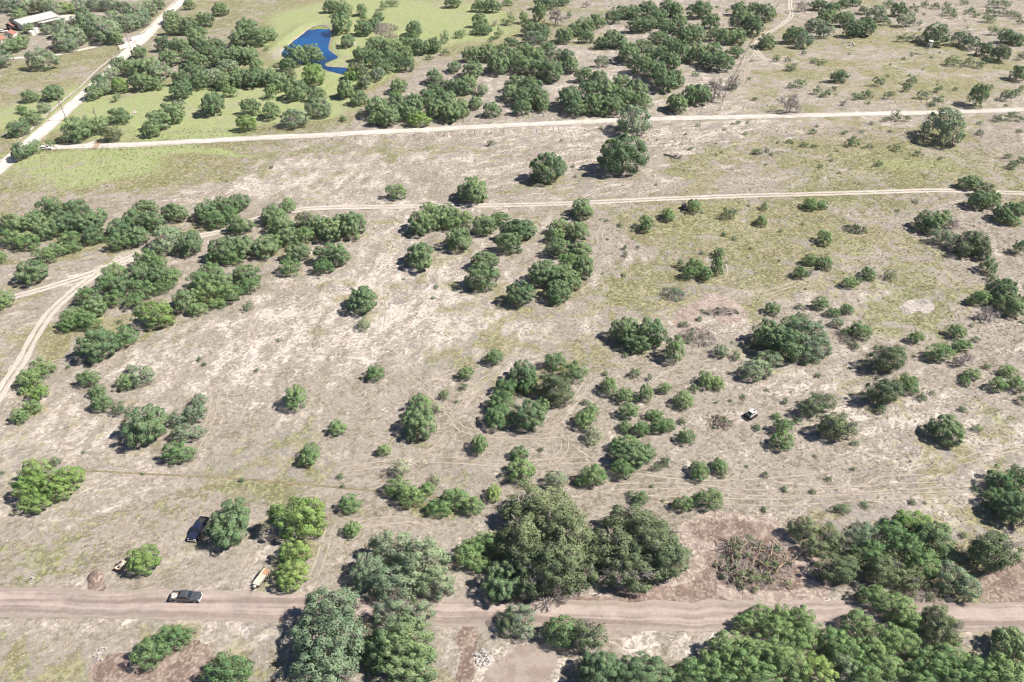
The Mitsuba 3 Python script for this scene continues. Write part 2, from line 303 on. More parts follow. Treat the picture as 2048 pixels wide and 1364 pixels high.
O -33.53 357.96 5.26 7.89 4.30|large live oak in the roadside thicket at centre, second from left
O 57.84 359.86 6.16 7.60 4.93|large live oak in the roadside thicket right of centre, third from left, nearer row
O 239.16 359.93 4.18 6.27 6.15|tall live oak near the tall box blind, leftmost
O 13.68 361.29 5.30 7.95 4.89|large live oak in the roadside thicket right of centre, leftmost, farther row
O 5.78 361.70 5.74 8.62 4.75|large live oak in the roadside thicket at centre, rightmost
O -79.19 361.79 4.86 4.65 3.89|live oak in the roadside thicket below pond, leftmost
O -43.51 361.98 5.31 5.69 4.24|live oak in the roadside thicket below pond, rightmost
O 92.30 364.67 4.45 6.67 4.64|tall live oak at the foot of the upper two-track, rightmost
O 97.75 365.46 5.79 8.69 4.81|large live oak at the foot of the upper two-track, rightmost
O -251.72 366.49 4.02 4.33 3.21|live oak left of the pale diagonal road, second from left
O -101.93 366.52 5.36 3.75 4.05|round live oak in the roadside thicket below pond
O 39.77 368.95 6.73 5.39 5.39|large live oak in the roadside thicket right of centre, second from left, farther row
O 49.63 369.31 6.29 9.43 5.27|huge live oak in the roadside thicket right of centre, second from left
O -240.92 369.48 4.94 6.39 3.95|large live oak left of the pale diagonal road
O -0.83 370.15 4.50 6.75 4.17|live oak in the roadside thicket at centre, rightmost
O -113.58 371.37 6.32 7.92 5.05|large live oak in the roadside thicket below pond, leftmost
O -220.43 371.43 4.06 6.09 3.76|live oak in the long wood below the gate
O -174.22 372.49 5.88 6.93 4.70|large live oak in the long wood below the gate, rightmost
O -88.79 373.40 3.63 5.44 4.42|tall live oak in the roadside thicket below pond, rightmost
O -87.98 373.41 4.08 6.12 4.84|tall live oak beside the blue pond
O 66.52 374.49 5.45 8.18 4.50|large live oak in the roadside thicket right of centre, rightmost, farther row
O -41.13 374.50 5.00 3.50 3.65|round live oak in the roadside thicket at centre, leftmost
O -29.00 376.91 5.93 4.15 4.61|round live oak in the roadside thicket at centre, third from left
O 10.08 378.12 6.41 4.49 5.09|live oak in the roadside thicket right of centre, leftmost
O -35.20 380.00 5.51 3.86 3.66|round live oak in the roadside thicket at centre, second from left
O -60.99 381.17 4.61 6.91 3.73|large live oak in the roadside thicket below pond, third from left
O 58.82 381.90 6.00 7.16 4.80|large live oak in the roadside thicket right of centre, third from left, farther row
O -23.81 382.13 5.08 7.62 4.73|large live oak in the roadside thicket at centre, second from right
O 2.37 382.35 6.00 4.20 4.66|round live oak in the roadside thicket at centre, second from right
O -200.36 383.68 6.95 4.86 5.12|large round live oak in the long wood below the gate
O 82.71 385.27 6.50 9.76 5.50|huge live oak in the roadside thicket right of centre, rightmost
O -193.68 385.40 5.11 3.58 3.73|round live oak in the long wood below the gate, leftmost
O -126.29 386.66 5.12 7.69 4.22|large live oak beside the blue pond, leftmost
O -156.57 387.25 5.60 6.17 4.48|large live oak in the wood below left of pond, second from left
O -224.74 388.71 3.74 5.61 4.04|tall live oak left of the pale diagonal road
O -169.84 390.86 5.64 8.46 4.70|large live oak in the wood below left of pond, leftmost
O 90.68 391.53 4.24 6.35 4.50|tall live oak at the foot of the upper two-track, second from left
O -141.25 392.27 5.66 8.48 4.72|large live oak in the wood below left of pond, second from right
O -181.74 392.32 5.66 3.96 4.27|round live oak in the long wood below the gate, second from left
O 47.53 392.72 5.19 5.08 4.15|live oak in the roadside thicket right of centre, rightmost
O -150.12 393.70 5.67 8.51 4.74|large live oak in the wood below left of pond, third from left
O -134.49 394.75 4.74 7.10 4.43|large live oak in the wood below left of pond, rightmost
O -43.02 396.39 4.51 6.77 3.94|live oak in the roadside thicket at centre, leftmost
O 182.24 397.68 5.24 3.67 3.56|round live oak on the open scrub above white road
O 40.46 398.23 6.20 4.34 4.29|round live oak in the upper woods right of centre, second from left
O 284.12 401.56 3.60 5.40 4.20|tall live oak near the tall box blind, rightmost
O 80.36 402.08 6.73 8.81 5.38|huge live oak in the upper woods right of centre, rightmost
O 22.54 402.36 6.73 10.10 5.75|huge live oak in the upper woods right of centre, second from left
O -181.61 405.40 6.29 4.40 4.88|round live oak in the long wood below the gate, rightmost
O -22.14 406.89 5.82 8.74 4.90|large live oak in the woods above road centre, leftmost
O 15.56 407.90 6.32 7.81 5.06|large live oak in the upper woods right of centre, leftmost, nearer row
O -206.12 408.10 6.81 8.99 5.45|huge live oak in the long wood below the gate
O -215.25 410.77 5.87 6.65 4.70|large live oak in the long wood below the gate, leftmost
O 73.75 412.91 7.37 5.89 5.89|large live oak in the upper woods right of centre, third from left, nearer row
O -74.33 413.34 6.39 4.47 4.42|round live oak in the grove right of the pond, second from left
O 6.93 414.07 6.40 7.97 5.12|large live oak in the woods above road centre, rightmost
O -7.78 416.00 6.92 10.38 5.94|huge live oak in the woods above road centre
O 34.06 416.18 4.94 7.41 4.08|large live oak in the upper woods right of centre, second from left, nearer row
O -33.46 416.18 3.95 5.81 3.16|live oak in the woods above road centre
O -226.32 416.81 5.44 5.43 4.35|live oak left of the pale diagonal road, rightmost
O 120.57 417.79 7.93 5.55 5.45|large round live oak left of the winding upper two-track, rightmost
O -61.66 417.95 5.95 4.17 4.49|round live oak in the grove right of the pond, rightmost
O -130.30 418.82 4.97 3.97 3.97|live oak beside the blue pond, leftmost
O -148.23 418.98 3.98 5.96 3.75|live oak in the wood below left of pond
O 92.78 420.43 5.48 8.22 5.17|large live oak left of the winding upper two-track, second from left
O -181.96 421.15 5.99 4.19 4.52|round live oak in the wood between gate and pond, rightmost
O 114.66 425.75 5.03 7.55 4.17|large live oak left of the winding upper two-track, fourth from left
O -80.58 425.81 6.55 4.58 5.07|round live oak in the grove right of the pond, leftmost
O -71.06 425.81 6.55 4.58 5.07|round live oak in the grove right of the pond, third from left
O -127.49 427.26 7.57 6.06 6.06|large live oak beside the blue pond, second from left
O 30.23 427.45 6.57 4.60 5.09|round live oak in the upper woods right of centre, leftmost
O -202.51 428.30 6.07 7.01 4.86|large live oak in the wood between gate and pond, leftmost
O -171.80 428.30 6.07 7.01 4.86|large live oak left of the blue pond, leftmost
O 1.09 428.96 5.57 8.36 4.68|large live oak in the woods above road centre, third from left
O 13.71 430.16 6.60 8.39 5.28|huge live oak in the upper woods right of centre, leftmost
O 85.71 432.22 7.14 5.00 5.66|large live oak in the upper woods right of centre, rightmost, nearer row
O -192.59 432.64 6.12 4.28 4.62|round live oak in the wood between gate and pond, second from left
O -164.74 433.50 6.64 8.48 5.31|huge live oak left of the blue pond, leftmost
O -119.96 433.90 7.67 6.14 6.14|large live oak beside the blue pond, rightmost
O 69.92 435.47 6.67 10.00 5.72|huge live oak in the upper woods right of centre, third from left
O -157.88 435.61 5.64 8.46 4.75|large live oak left of the blue pond, second from left
O 100.70 436.03 5.65 8.47 6.50|large tall live oak left of the winding upper two-track
O -23.95 436.12 6.67 4.67 4.62|round live oak in the woods above road centre, leftmost
O -90.48 436.48 5.65 5.73 4.52|large live oak in the grove right of the pond, leftmost
O 110.65 436.77 6.17 9.25 5.84|huge live oak left of the winding upper two-track, fourth from left
O -14.29 438.39 6.19 7.23 4.95|large live oak in the woods above road centre, second from left
O -184.31 439.00 7.23 5.06 5.73|large live oak in the wood between gate and pond, rightmost
O -65.02 441.42 5.19 4.15 4.15|live oak in the grove right of the pond
O -5.09 442.90 6.24 4.37 4.70|round live oak in the woods above road centre, second from left
O 7.33 442.90 6.24 4.37 4.70|round live oak in the woods above road centre, rightmost
O 122.09 443.37 5.72 5.84 4.58|large live oak left of the winding upper two-track, second from right
O 135.27 443.45 5.73 4.01 3.61|round live oak left of the winding upper two-track, third from left
O -226.99 444.15 3.91 5.86 3.71|live oak in the wood between gate and pond
O -73.17 445.74 6.80 10.19 5.85|huge live oak in the grove right of the pond, rightmost
O 21.47 446.88 5.76 5.89 4.61|large live oak in the upper woods right of centre, leftmost, farther row
O 290.78 448.40 5.78 4.04 4.21|round live oak near the tall box blind
O -203.85 449.73 6.85 4.79 5.30|large round live oak in the wood between gate and pond, second from left
O -83.35 450.86 6.86 8.95 5.49|huge live oak in the grove right of the pond, leftmost
O -56.28 452.24 5.82 5.98 4.65|large live oak in the grove right of the pond, rightmost
O -182.50 452.84 6.35 4.45 4.79|round live oak left of the blue pond
O 97.62 453.01 5.83 8.74 4.94|large live oak left of the winding upper two-track, leftmost
O -64.77 453.32 6.89 4.82 5.33|large round live oak in the grove right of the pond
O 80.44 453.90 6.37 4.46 4.23|round live oak in the upper woods right of centre, rightmost
O -48.18 456.01 4.26 6.39 4.65|tall live oak in the woods above road centre
O -216.36 457.21 6.40 4.48 4.83|round live oak in the wood between gate and pond, leftmost
O -310.67 459.29 5.36 8.04 4.49|large live oak around the metal-roofed barn
O 56.44 462.16 5.39 3.77 4.06|round live oak in the upper woods right of centre, second from right
O 161.00 464.95 5.41 7.39 4.33|large live oak on the open scrub above white road
O 69.22 465.72 4.34 6.50 4.14|live oak in the upper woods right of centre
O -104.36 466.86 4.34 6.52 4.15|live oak beside the blue pond, rightmost
O 63.89 467.26 6.52 7.87 5.22|large live oak in the upper woods right of centre, rightmost, farther row
o -0.46 469.48 4.91 3.44 2.70|
O -163.44 469.94 8.19 5.73 6.02|large round live oak left of the blue pond
O -173.52 470.32 6.56 7.94 5.25|huge live oak left of the blue pond, second from left
O 108.57 471.08 6.02 9.03 5.75|huge live oak left of the winding upper two-track, second from left
O 137.31 472.30 6.58 4.61 4.96|round live oak left of the winding upper two-track, second from left
o 323.98 473.10 4.39 6.59 3.57|
O -201.60 473.24 7.14 9.59 5.71|huge live oak in the wood between gate and pond
O -255.82 473.73 6.05 4.23 4.41|round live oak in the upper left wood
O 271.64 473.77 6.87 10.31 6.57|huge live oak in the top right scrub
O 95.00 474.45 7.15 5.01 3.93|large round live oak in the upper woods right of centre
O 145.30 475.57 5.51 8.27 4.65|large live oak left of the winding upper two-track, rightmost
O 47.95 475.95 5.52 3.86 3.86|round live oak in the upper woods right of centre, third from left
O 182.01 476.03 7.73 5.41 5.53|large round live oak right of the winding upper two-track, leftmost
O 318.92 476.51 5.52 4.42 4.42|live oak in the top right scrub, rightmost
O 33.64 476.73 6.08 6.37 4.86|large live oak in the upper woods right of centre, second from left, farther row
O 117.83 479.12 7.21 9.76 5.77|huge live oak left of the winding upper two-track, third from left
O 131.62 480.43 6.12 4.28 4.46|round live oak left of the winding upper two-track, leftmost
O -159.07 480.69 6.12 6.43 4.90|large live oak left of the blue pond, rightmost
O 20.20 485.49 5.61 8.41 4.74|large live oak in the top woods right of centre, leftmost
O 225.78 489.99 7.35 5.14 5.68|large round live oak right of the winding upper two-track, rightmost
O 41.24 490.62 5.66 4.53 4.53|live oak in the top woods right of centre
O 12.52 492.35 6.81 4.77 5.13|large round live oak in the top woods right of centre, leftmost
O -175.90 493.32 7.39 10.19 5.91|huge live oak left of the blue pond, rightmost
O -65.03 493.48 5.40 8.10 4.86|large live oak along the top edge near centre, rightmost
O -98.67 494.99 6.27 6.67 5.02|large live oak along the top edge near centre, second from left
O -19.25 495.16 6.27 4.39 3.45|round live oak along the top edge near centre, rightmost
O 235.99 495.59 6.28 9.42 5.38|huge live oak right of the winding upper two-track, rightmost
O -226.01 496.63 7.43 5.20 5.14|large round live oak in the wood between gate and pond, leftmost
O 161.31 497.14 6.29 9.44 6.04|huge live oak left of the winding upper two-track, rightmost
O 48.49 497.30 6.87 8.57 5.49|huge live oak in the top woods right of centre, leftmost
O -216.21 498.34 7.45 5.22 5.76|large round live oak in the wood between gate and pond, third from left
O -284.99 498.37 7.45 11.18 7.79|huge tall live oak around the metal-roofed barn
O 103.57 498.95 6.31 4.42 4.60|round live oak in the top woods right of centre, rightmost
o -324.88 500.08 3.45 5.17 3.31|
O -114.22 500.21 6.61 9.92 6.35|huge live oak along the top edge near centre
O 84.34 500.87 7.48 5.24 5.18|large round live oak in the top woods right of centre, third from left
O 91.85 505.07 6.96 4.87 5.24|large round live oak in the top woods right of centre, rightmost
O -93.67 506.19 4.65 6.97 4.47|large live oak along the top edge near centre, third from left
O 113.04 506.20 6.39 9.58 5.50|huge live oak left of the winding upper two-track, leftmost
O 156.15 506.48 8.72 6.97 6.97|huge live oak left of the winding upper two-track, second from right
O 135.68 511.64 7.03 4.92 5.30|large round live oak left of the winding upper two-track, leftmost
O -22.18 514.14 6.18 4.33 4.73|round live oak along the top edge near centre, second from left
O 58.13 514.19 6.47 4.53 4.72|round live oak in the top woods right of centre, leftmost
O 228.93 516.10 7.08 4.96 5.33|large round live oak right of the winding upper two-track, second from right
O -212.18 517.39 6.80 4.76 5.04|large round live oak in the wood between gate and pond, rightmost
O 101.62 519.16 7.12 9.10 5.70|huge live oak in the top woods right of centre, second from left
O 218.81 520.72 7.73 5.41 5.35|large round live oak right of the winding upper two-track, third from left
O 71.15 525.56 6.59 4.62 4.81|round live oak in the top woods right of centre, second from left
O -238.86 526.66 5.71 7.94 4.56|large live oak in the wood between gate and pond, second from left
O 19.28 529.47 4.83 7.24 6.60|large tall live oak in the top woods right of centre
o -94.63 530.90 4.23 6.35 3.41|
O 179.68 533.30 6.68 10.01 5.78|huge live oak right of the winding upper two-track, leftmost
o -351.64 536.59 4.27 6.41 3.45|
O 79.19 537.37 6.72 4.70 4.90|large round live oak in the top woods right of centre, second from left
O 133.78 539.23 9.19 6.43 6.11|huge round live oak left of the winding upper two-track
O 87.01 540.94 5.53 8.29 4.67|large live oak in the top woods right of centre, rightmost
O 97.81 544.28 7.41 5.19 5.58|large round live oak in the top woods right of centre, second from right
O 279.16 544.71 6.18 4.94 4.94|live oak in the top right scrub, leftmost
O -121.17 545.21 5.57 8.35 5.38|large live oak along the top edge near centre, leftmost
O 118.69 545.46 4.95 7.42 4.78|large live oak left of the winding upper two-track, third from left
O -211.40 547.18 6.20 4.96 4.96|live oak left of the blue pond
O 164.70 547.18 6.20 4.96 4.96|live oak left of the winding upper two-track
o -108.85 547.86 3.73 5.59 4.27|
O 113.56 549.88 6.85 7.63 5.48|huge live oak in the top woods right of centre, rightmost
O 175.46 549.92 5.61 3.92 4.38|round live oak left of the winding upper two-track, rightmost
O 234.81 555.58 6.28 4.40 3.74|round live oak right of the winding upper two-track
O -132.13 556.18 6.92 4.84 4.71|large round live oak along the top edge near centre, leftmost
O -14.31 556.18 6.92 4.84 4.71|large round live oak along the top edge near centre, rightmost
O -24.44 558.55 5.68 4.03 4.44|round live oak along the top edge near centre, leftmost
O 227.94 563.00 6.99 4.89 3.84|large round live oak right of the winding upper two-track, second from left
o -240.74 565.77 4.79 3.83 3.83|
o -264.32 565.81 5.74 4.02 3.82|
O 24.90 565.91 8.94 6.26 4.92|huge round live oak in the top woods right of centre
o 248.08 568.87 5.13 3.59 3.19|
o -44.16 570.91 7.07 4.95 3.89|
o 258.11 575.29 6.47 4.53 3.56|
o 37.68 576.99 5.84 4.09 3.21|
P 2.30 70.97 2.27 1.96 1.91|pale sage shrub along the bottom edge right of centre
P -17.72 109.23 1.49 1.49 1.25|pale sage shrub among the tyre tracks nearer the road, second from left
P -26.25 111.35 2.81 2.08 2.36|pale sage shrub among the tyre tracks nearer the road, leftmost
P 19.65 120.95 1.89 1.32 1.04|pale sage shrub among the tyre tracks nearer the road, third from left
P 20.42 123.22 2.34 2.65 1.96|pale sage shrub among the tyre tracks nearer the road, rightmost
P -19.23 133.23 1.67 1.71 1.40|pale sage shrub among the tyre tracks left of centre
P 90.06 179.03 1.60 1.12 1.04|pale sage shrub near the bare limestone slab
P -170.32 356.78 3.93 2.75 2.61|pale sage shrub on the lawn above the white road
P 217.22 370.79 4.06 2.84 2.43|pale sage shrub near the tall box blind
S -28.85 68.34 2.34 3.01 1.96|low dark shrub below the brown dirt road
S 73.84 100.37 2.10 1.47 1.15|low dark shrub right of the big brush pile
S 41.89 103.67 1.16 0.96 0.98|low dark shrub right of the central oak clump, rightmost
S -63.41 109.16 0.70 0.61 0.58|tiny dark shrub on the mown field at lower left, rightmost
S 74.37 109.35 1.00 0.70 0.55|low dark shrub on the stony ground at right, leftmost, nearer row
S 49.49 110.04 0.80 0.56 0.65|tiny dark shrub near the white loader, second from left
S 59.83 110.60 0.60 0.90 0.90|tiny dark shrub near the white loader, fourth from left
S -87.59 111.41 0.50 0.39 0.42|tiny dark shrub on the mown field at lower left, leftmost
S 34.35 112.77 1.21 1.01 1.02|low dark shrub right of the central oak clump, third from left
S 36.78 114.06 1.43 1.59 1.20|low dark shrub right of the central oak clump, fourth from left
S -109.62 114.77 1.43 1.25 1.20|low dark shrub on the mown field at lower left
S -104.96 118.45 0.62 0.44 0.39|tiny dark shrub near the left forking tracks
S 7.15 118.91 0.73 0.64 0.61|tiny dark shrub among the tyre tracks nearer the road
S 84.75 120.77 1.16 0.81 0.65|low dark shrub on the stony ground at right, second from left, nearer row
S 117.34 125.56 1.50 1.05 0.87|low dark shrub on the stony ground at right, rightmost, nearer row
S 72.62 128.07 1.30 1.08 1.09|low dark shrub near the white loader
S 43.61 128.67 0.98 1.31 0.82|tiny dark shrub right of the central oak clump, rightmost
S 95.62 132.25 1.55 1.36 1.30|low dark shrub on the stony ground at right, leftmost, farther row
S -101.71 132.28 2.43 1.70 2.03|low dark shrub near the left forking tracks
S 117.35 132.68 1.33 0.93 0.73|low dark shrub on the stony ground at right, third from left, nearer row
S 19.40 135.67 1.35 0.94 0.86|low dark shrub among the tyre tracks left of centre, rightmost
S 134.40 135.77 0.90 1.35 1.35|tiny dark shrub on the stony ground at right, rightmost
S 54.07 135.82 0.67 0.47 0.43|tiny dark shrub near the white loader, leftmost
S 72.20 135.82 0.67 1.01 1.01|tiny dark shrub near the white loader, rightmost
S 57.84 136.48 0.68 0.47 0.43|tiny dark shrub near the white loader, third from left
S 33.25 136.62 1.35 0.95 1.07|low dark shrub right of the central oak clump, second from left
S 108.83 137.11 1.24 1.65 1.04|low dark shrub on the stony ground at right, second from left, farther row
S -18.03 138.34 1.36 2.00 1.14|low dark shrub among the tyre tracks left of centre, leftmost
S 112.60 139.12 0.91 0.83 0.77|tiny dark shrub on the stony ground at right, leftmost
S 49.02 140.37 1.37 1.61 1.15|low dark shrub right of the central oak clump, second from right
S 68.77 140.59 0.69 0.48 0.38|tiny dark shrub near the white loader, second from right
S -12.87 141.38 1.26 1.00 1.06|low dark shrub among the tyre tracks left of centre, second from left
S 37.78 145.40 0.70 1.05 1.05|tiny dark shrub right of the central oak clump, second from left
S 34.16 146.68 1.88 1.32 1.47|low dark shrub right of the central oak clump, leftmost
S 25.84 147.50 0.83 0.98 0.69|tiny dark shrub right of the central oak clump, leftmost
S 132.96 149.94 1.43 1.00 0.92|low dark shrub on the stony ground at right, rightmost, farther row
S -89.05 153.91 0.73 1.09 0.64|tiny dark shrub in the grove left of pale clearing
S 63.70 154.55 1.21 1.82 1.16|low dark shrub around the grey branch heaps, rightmost
S 99.57 158.90 1.11 1.67 1.12|tiny dark shrub near the bare limestone slab
S 135.97 162.15 1.50 1.05 0.97|low dark shrub near the bare limestone slab, rightmost
S -44.64 169.15 1.92 2.89 1.67|low dark shrub in the grove left of pale clearing, rightmost
S 51.97 169.69 1.80 1.26 0.99|low dark shrub around the grey branch heaps, leftmost
S 57.28 172.64 0.91 1.14 0.76|tiny dark shrub around the grey branch heaps, second from right
S 88.86 173.32 2.35 1.64 1.52|low dark shrub near the bare limestone slab, leftmost
S -82.41 179.03 1.60 2.02 1.34|low dark shrub in the grove left of pale clearing, leftmost
S 144.18 181.48 1.88 1.68 1.58|low dark shrub near the bare limestone slab, second from left
S 113.83 193.06 1.68 1.37 1.41|low dark shrub on weedy ground at right, leftmost
S 158.89 195.11 1.69 2.21 1.42|low dark shrub on weedy ground at right, rightmost
S 125.47 196.27 1.98 2.21 1.66|low dark shrub on weedy ground at right, second from left
S 57.11 203.66 1.16 1.74 1.74|tiny dark shrub around the grey branch heaps, third from left
S 39.57 210.68 0.89 1.33 1.13|tiny dark shrub around the grey branch heaps, second from left
S 40.03 215.60 0.66 0.99 0.99|tiny dark shrub around the grey branch heaps, leftmost
S -146.82 220.63 1.84 1.49 1.54|low dark shrub between white road and two-track, leftmost
S 81.89 238.59 3.23 2.26 2.47|low dark shrub around the grey branch heaps, second from left
S 97.59 245.35 1.32 1.98 1.55|tiny dark shrub around the grey branch heaps, rightmost
S 198.98 248.06 1.00 1.50 1.28|tiny dark shrub on weedy ground at right
S 214.65 282.78 2.20 2.72 1.84|low dark shrub on weedy ground below white road, rightmost, nearest row
S 132.61 283.83 1.47 1.03 0.81|tiny dark shrub on weedy ground below white road, second from left, nearer row
S 158.52 285.47 2.21 1.55 1.23|low dark shrub on weedy ground below white road, second from left, nearest row
S 222.22 288.89 1.49 2.23 1.30|tiny dark shrub on weedy ground below white road, rightmost, nearer row
S 218.64 293.43 1.88 1.32 1.32|low dark shrub on weedy ground below white road, second from right, nearest row
S 179.99 296.20 1.89 1.33 1.33|low dark shrub on weedy ground below white road, third from left, nearest row
S 109.46 297.75 2.66 1.86 1.46|low dark shrub on weedy ground below white road, leftmost, nearest row
S 173.20 301.77 1.92 2.29 1.61|low dark shrub on weedy ground below white road, rightmost, middle row
S 162.81 305.11 1.94 1.36 1.07|low dark shrub on weedy ground below white road, second from right, middle row
S -209.52 305.23 1.55 2.33 2.33|tiny dark shrub at the corner of the pale roads, leftmost
S 137.44 305.65 1.55 1.09 0.85|tiny dark shrub on weedy ground below white road, leftmost, nearer row
S 132.87 306.21 2.14 1.50 1.18|low dark shrub on weedy ground below white road, second from left, middle row
S 155.21 307.24 3.51 2.45 1.93|low dark shrub on weedy ground below white road, third from left, middle row
S -9.71 308.39 1.95 1.64 1.64|low dark shrub between white road and two-track, rightmost
S 128.00 310.44 1.96 1.37 1.08|low dark shrub on weedy ground below white road, leftmost, middle row
S 220.99 320.83 1.61 2.42 1.45|tiny dark shrub on weedy ground below white road, second from right, nearer row
S 157.08 321.02 1.61 1.13 1.22|tiny dark shrub on weedy ground below white road, third from left, nearer row
S 142.25 321.42 2.22 1.55 1.39|low dark shrub on weedy ground below white road, leftmost, farthest row
S 241.62 324.04 1.62 1.14 0.89|tiny dark shrub on weedy ground below white road, third from left, farther row
S 89.87 330.98 1.65 1.15 0.91|tiny dark shrub between white road and two-track
S 110.01 333.95 1.25 0.98 1.05|tiny dark shrub on weedy ground below white road, leftmost, farther row
S 227.71 334.00 1.87 1.31 1.03|tiny dark shrub on weedy ground below white road, second from left, farther row
S 183.50 337.74 2.09 1.47 1.15|low dark shrub on weedy ground below white road, second from left, farthest row
S 193.81 337.79 2.09 1.47 1.70|low dark shrub on weedy ground below white road, third from left, farthest row
S 250.23 337.95 1.26 1.89 1.65|tiny dark shrub on weedy ground below white road, rightmost, farther row
S -82.73 338.29 1.68 2.52 1.53|tiny dark shrub in the roadside thicket below pond, second from left
S 238.94 338.49 2.94 2.06 1.86|low dark shrub on weedy ground below white road, second from right, farthest row
S -83.21 339.12 1.47 1.43 1.24|tiny dark shrub in the roadside thicket below pond, leftmost
S 245.94 339.55 3.36 2.36 2.55|low dark shrub on weedy ground below white road, rightmost, farthest row
S 189.82 340.70 2.53 3.80 2.31|low dark shrub near the tall box blind, second from left, nearest row
S -76.00 346.39 1.71 2.56 1.56|tiny dark shrub in the roadside thicket below pond, rightmost
S 216.28 359.23 2.20 1.54 1.21|low dark shrub near the tall box blind, third from left, nearest row
S 220.53 361.89 3.09 3.06 2.60|low dark shrub near the tall box blind, second from right, nearest row
S -206.64 366.84 1.79 2.68 2.68|tiny dark shrub at the corner of the pale roads, rightmost
S 127.57 367.76 2.01 1.41 1.11|tiny dark shrub at the foot of the upper two-track
S 259.30 368.43 2.69 4.04 3.02|low dark shrub near the tall box blind, rightmost, nearest row
S 181.09 368.96 3.14 2.20 2.00|low dark shrub on the open scrub above white road, second from right, nearer row
S 187.38 370.68 3.60 2.52 2.72|low dark shrub on the open scrub above white road, rightmost, nearer row
S 198.84 370.80 3.15 2.21 2.26|low dark shrub near the tall box blind, leftmost, nearest row
S 164.64 372.50 1.81 1.27 1.11|tiny dark shrub on the open scrub above white road, third from left
S 266.75 373.14 2.26 3.40 2.37|low dark shrub near the tall box blind, rightmost, middle row
S 166.70 373.41 2.72 2.10 2.28|low dark shrub on the open scrub above white road, fourth from left, nearer row
S 163.28 377.42 2.74 2.11 2.30|low dark shrub on the open scrub above white road, third from left, nearer row
S 230.07 381.51 2.77 2.13 2.32|low dark shrub near the tall box blind, third from left, middle row
S 213.45 382.26 2.77 1.94 2.09|low dark shrub near the tall box blind, leftmost, middle row
S 257.29 382.26 2.77 1.94 2.09|low dark shrub near the tall box blind, second from right, middle row
S 174.74 383.09 1.85 1.29 1.40|tiny dark shrub on the open scrub above white road, rightmost
S 276.18 383.12 1.39 2.08 1.82|tiny dark shrub near the tall box blind, rightmost
S 240.91 383.83 1.39 1.07 1.17|tiny dark shrub near the tall box blind, leftmost
S 120.64 385.29 2.79 1.95 1.59|low dark shrub at the foot of the upper two-track, rightmost
S 152.95 387.53 2.80 1.96 1.60|low dark shrub on the open scrub above white road, leftmost, nearer row
S 157.90 389.22 3.75 2.62 2.57|low dark shrub on the open scrub above white road, second from left, nearer row
S 201.68 391.23 3.76 2.63 2.84|low dark shrub on the open scrub above white road, rightmost, farther row
S 220.41 393.30 2.83 4.25 2.92|low dark shrub near the tall box blind, second from left, middle row
S 104.44 407.98 2.43 1.70 1.43|low dark shrub at the foot of the upper two-track, leftmost
S 162.41 418.03 3.97 2.78 2.18|low dark shrub on the open scrub above white road, second from left, farther row
S 274.44 422.94 2.00 3.00 2.46|tiny dark shrub near the tall box blind, second from left
S 261.26 428.10 5.56 3.89 3.06|low dark shrub near the tall box blind, leftmost, farthest row
S 271.09 428.17 3.03 4.55 2.58|low dark shrub near the tall box blind, second from left, farthest row
S 184.19 429.50 3.04 2.13 1.74|low dark shrub on the open scrub above white road, second from right, farther row
S 284.27 432.52 3.06 2.14 2.03|low dark shrub near the tall box blind, third from left, farthest row
S 180.56 433.10 3.06 2.14 1.68|low dark shrub on the open scrub above white road, third from left, farther row
S 158.60 435.13 2.56 1.79 2.07|low dark shrub on the open scrub above white road, leftmost, farther row
S 165.97 435.32 2.05 1.44 1.55|tiny dark shrub on the open scrub above white road, leftmost
S -50.05 439.56 2.58 1.81 1.81|low dark shrub in the grove right of the pond
S 308.76 440.11 3.10 2.31 2.61|low dark shrub near the tall box blind, rightmost, farthest row
S -41.46 449.18 3.16 2.21 2.10|low dark shrub in the woods above road centre, second from left
S 179.78 449.29 2.10 1.47 1.59|tiny dark shrub on the open scrub above white road, second from left
S -153.78 458.58 1.34 2.01 1.27|tiny dark shrub left of the blue pond
S -43.47 477.08 3.32 4.98 3.78|low dark shrub in the woods above road centre, leftmost
S -13.75 477.57 2.21 1.55 1.67|tiny dark shrub in the woods above road centre
S 266.28 479.14 3.88 2.72 2.78|low dark shrub in the top right scrub, fourth from left, nearest row
S 253.54 479.14 3.88 2.72 2.78|low dark shrub in the top right scrub, second from left, nearest row
S 260.22 480.22 3.34 2.33 2.51|low dark shrub in the top right scrub, third from left, nearest row
S -34.19 487.32 4.50 3.15 2.79|low dark shrub in the woods above road centre, third from left
S -8.90 487.57 3.38 5.07 3.24|low dark shrub in the woods above road centre, rightmost
S 321.64 494.36 4.56 3.19 2.82|low dark shrub in the top right scrub, second from right, nearest row
S -25.56 494.95 3.42 2.39 1.97|low dark shrub in the woods above road centre, second from right
S 259.42 519.59 4.16 2.91 2.97|low dark shrub in the top right scrub, leftmost, nearest row
S -5.25 519.82 2.97 2.08 2.39|low dark shrub in the top woods right of centre, leftmost
S -0.50 520.02 2.97 4.46 4.46|low dark shrub in the top woods right of centre, rightmost
S 283.83 520.14 2.38 1.66 1.79|tiny dark shrub in the top right scrub, leftmost
S 354.80 522.11 2.98 2.09 2.40|low dark shrub in the top right scrub, rightmost, nearest row
S 335.54 526.65 5.40 3.78 2.97|low dark shrub in the top right scrub, third from right, nearest row
S 315.33 536.21 3.05 2.14 2.45|low dark shrub in the top right scrub, fifth from left, nearest row
S 360.42 537.28 3.66 2.57 2.44|low dark shrub in the top right scrub, rightmost, middle row
S 41.14 539.87 2.15 3.22 2.73|tiny dark shrub in the top woods right of centre
S 334.22 541.52 3.07 2.15 1.83|low dark shrub in the top right scrub, third from left, middle row
S 359.15 543.73 4.32 3.02 2.44|low dark shrub in the top right scrub, second from right, middle row
S 352.56 545.21 4.33 3.03 2.44|low dark shrub in the top right scrub, third from right, middle row
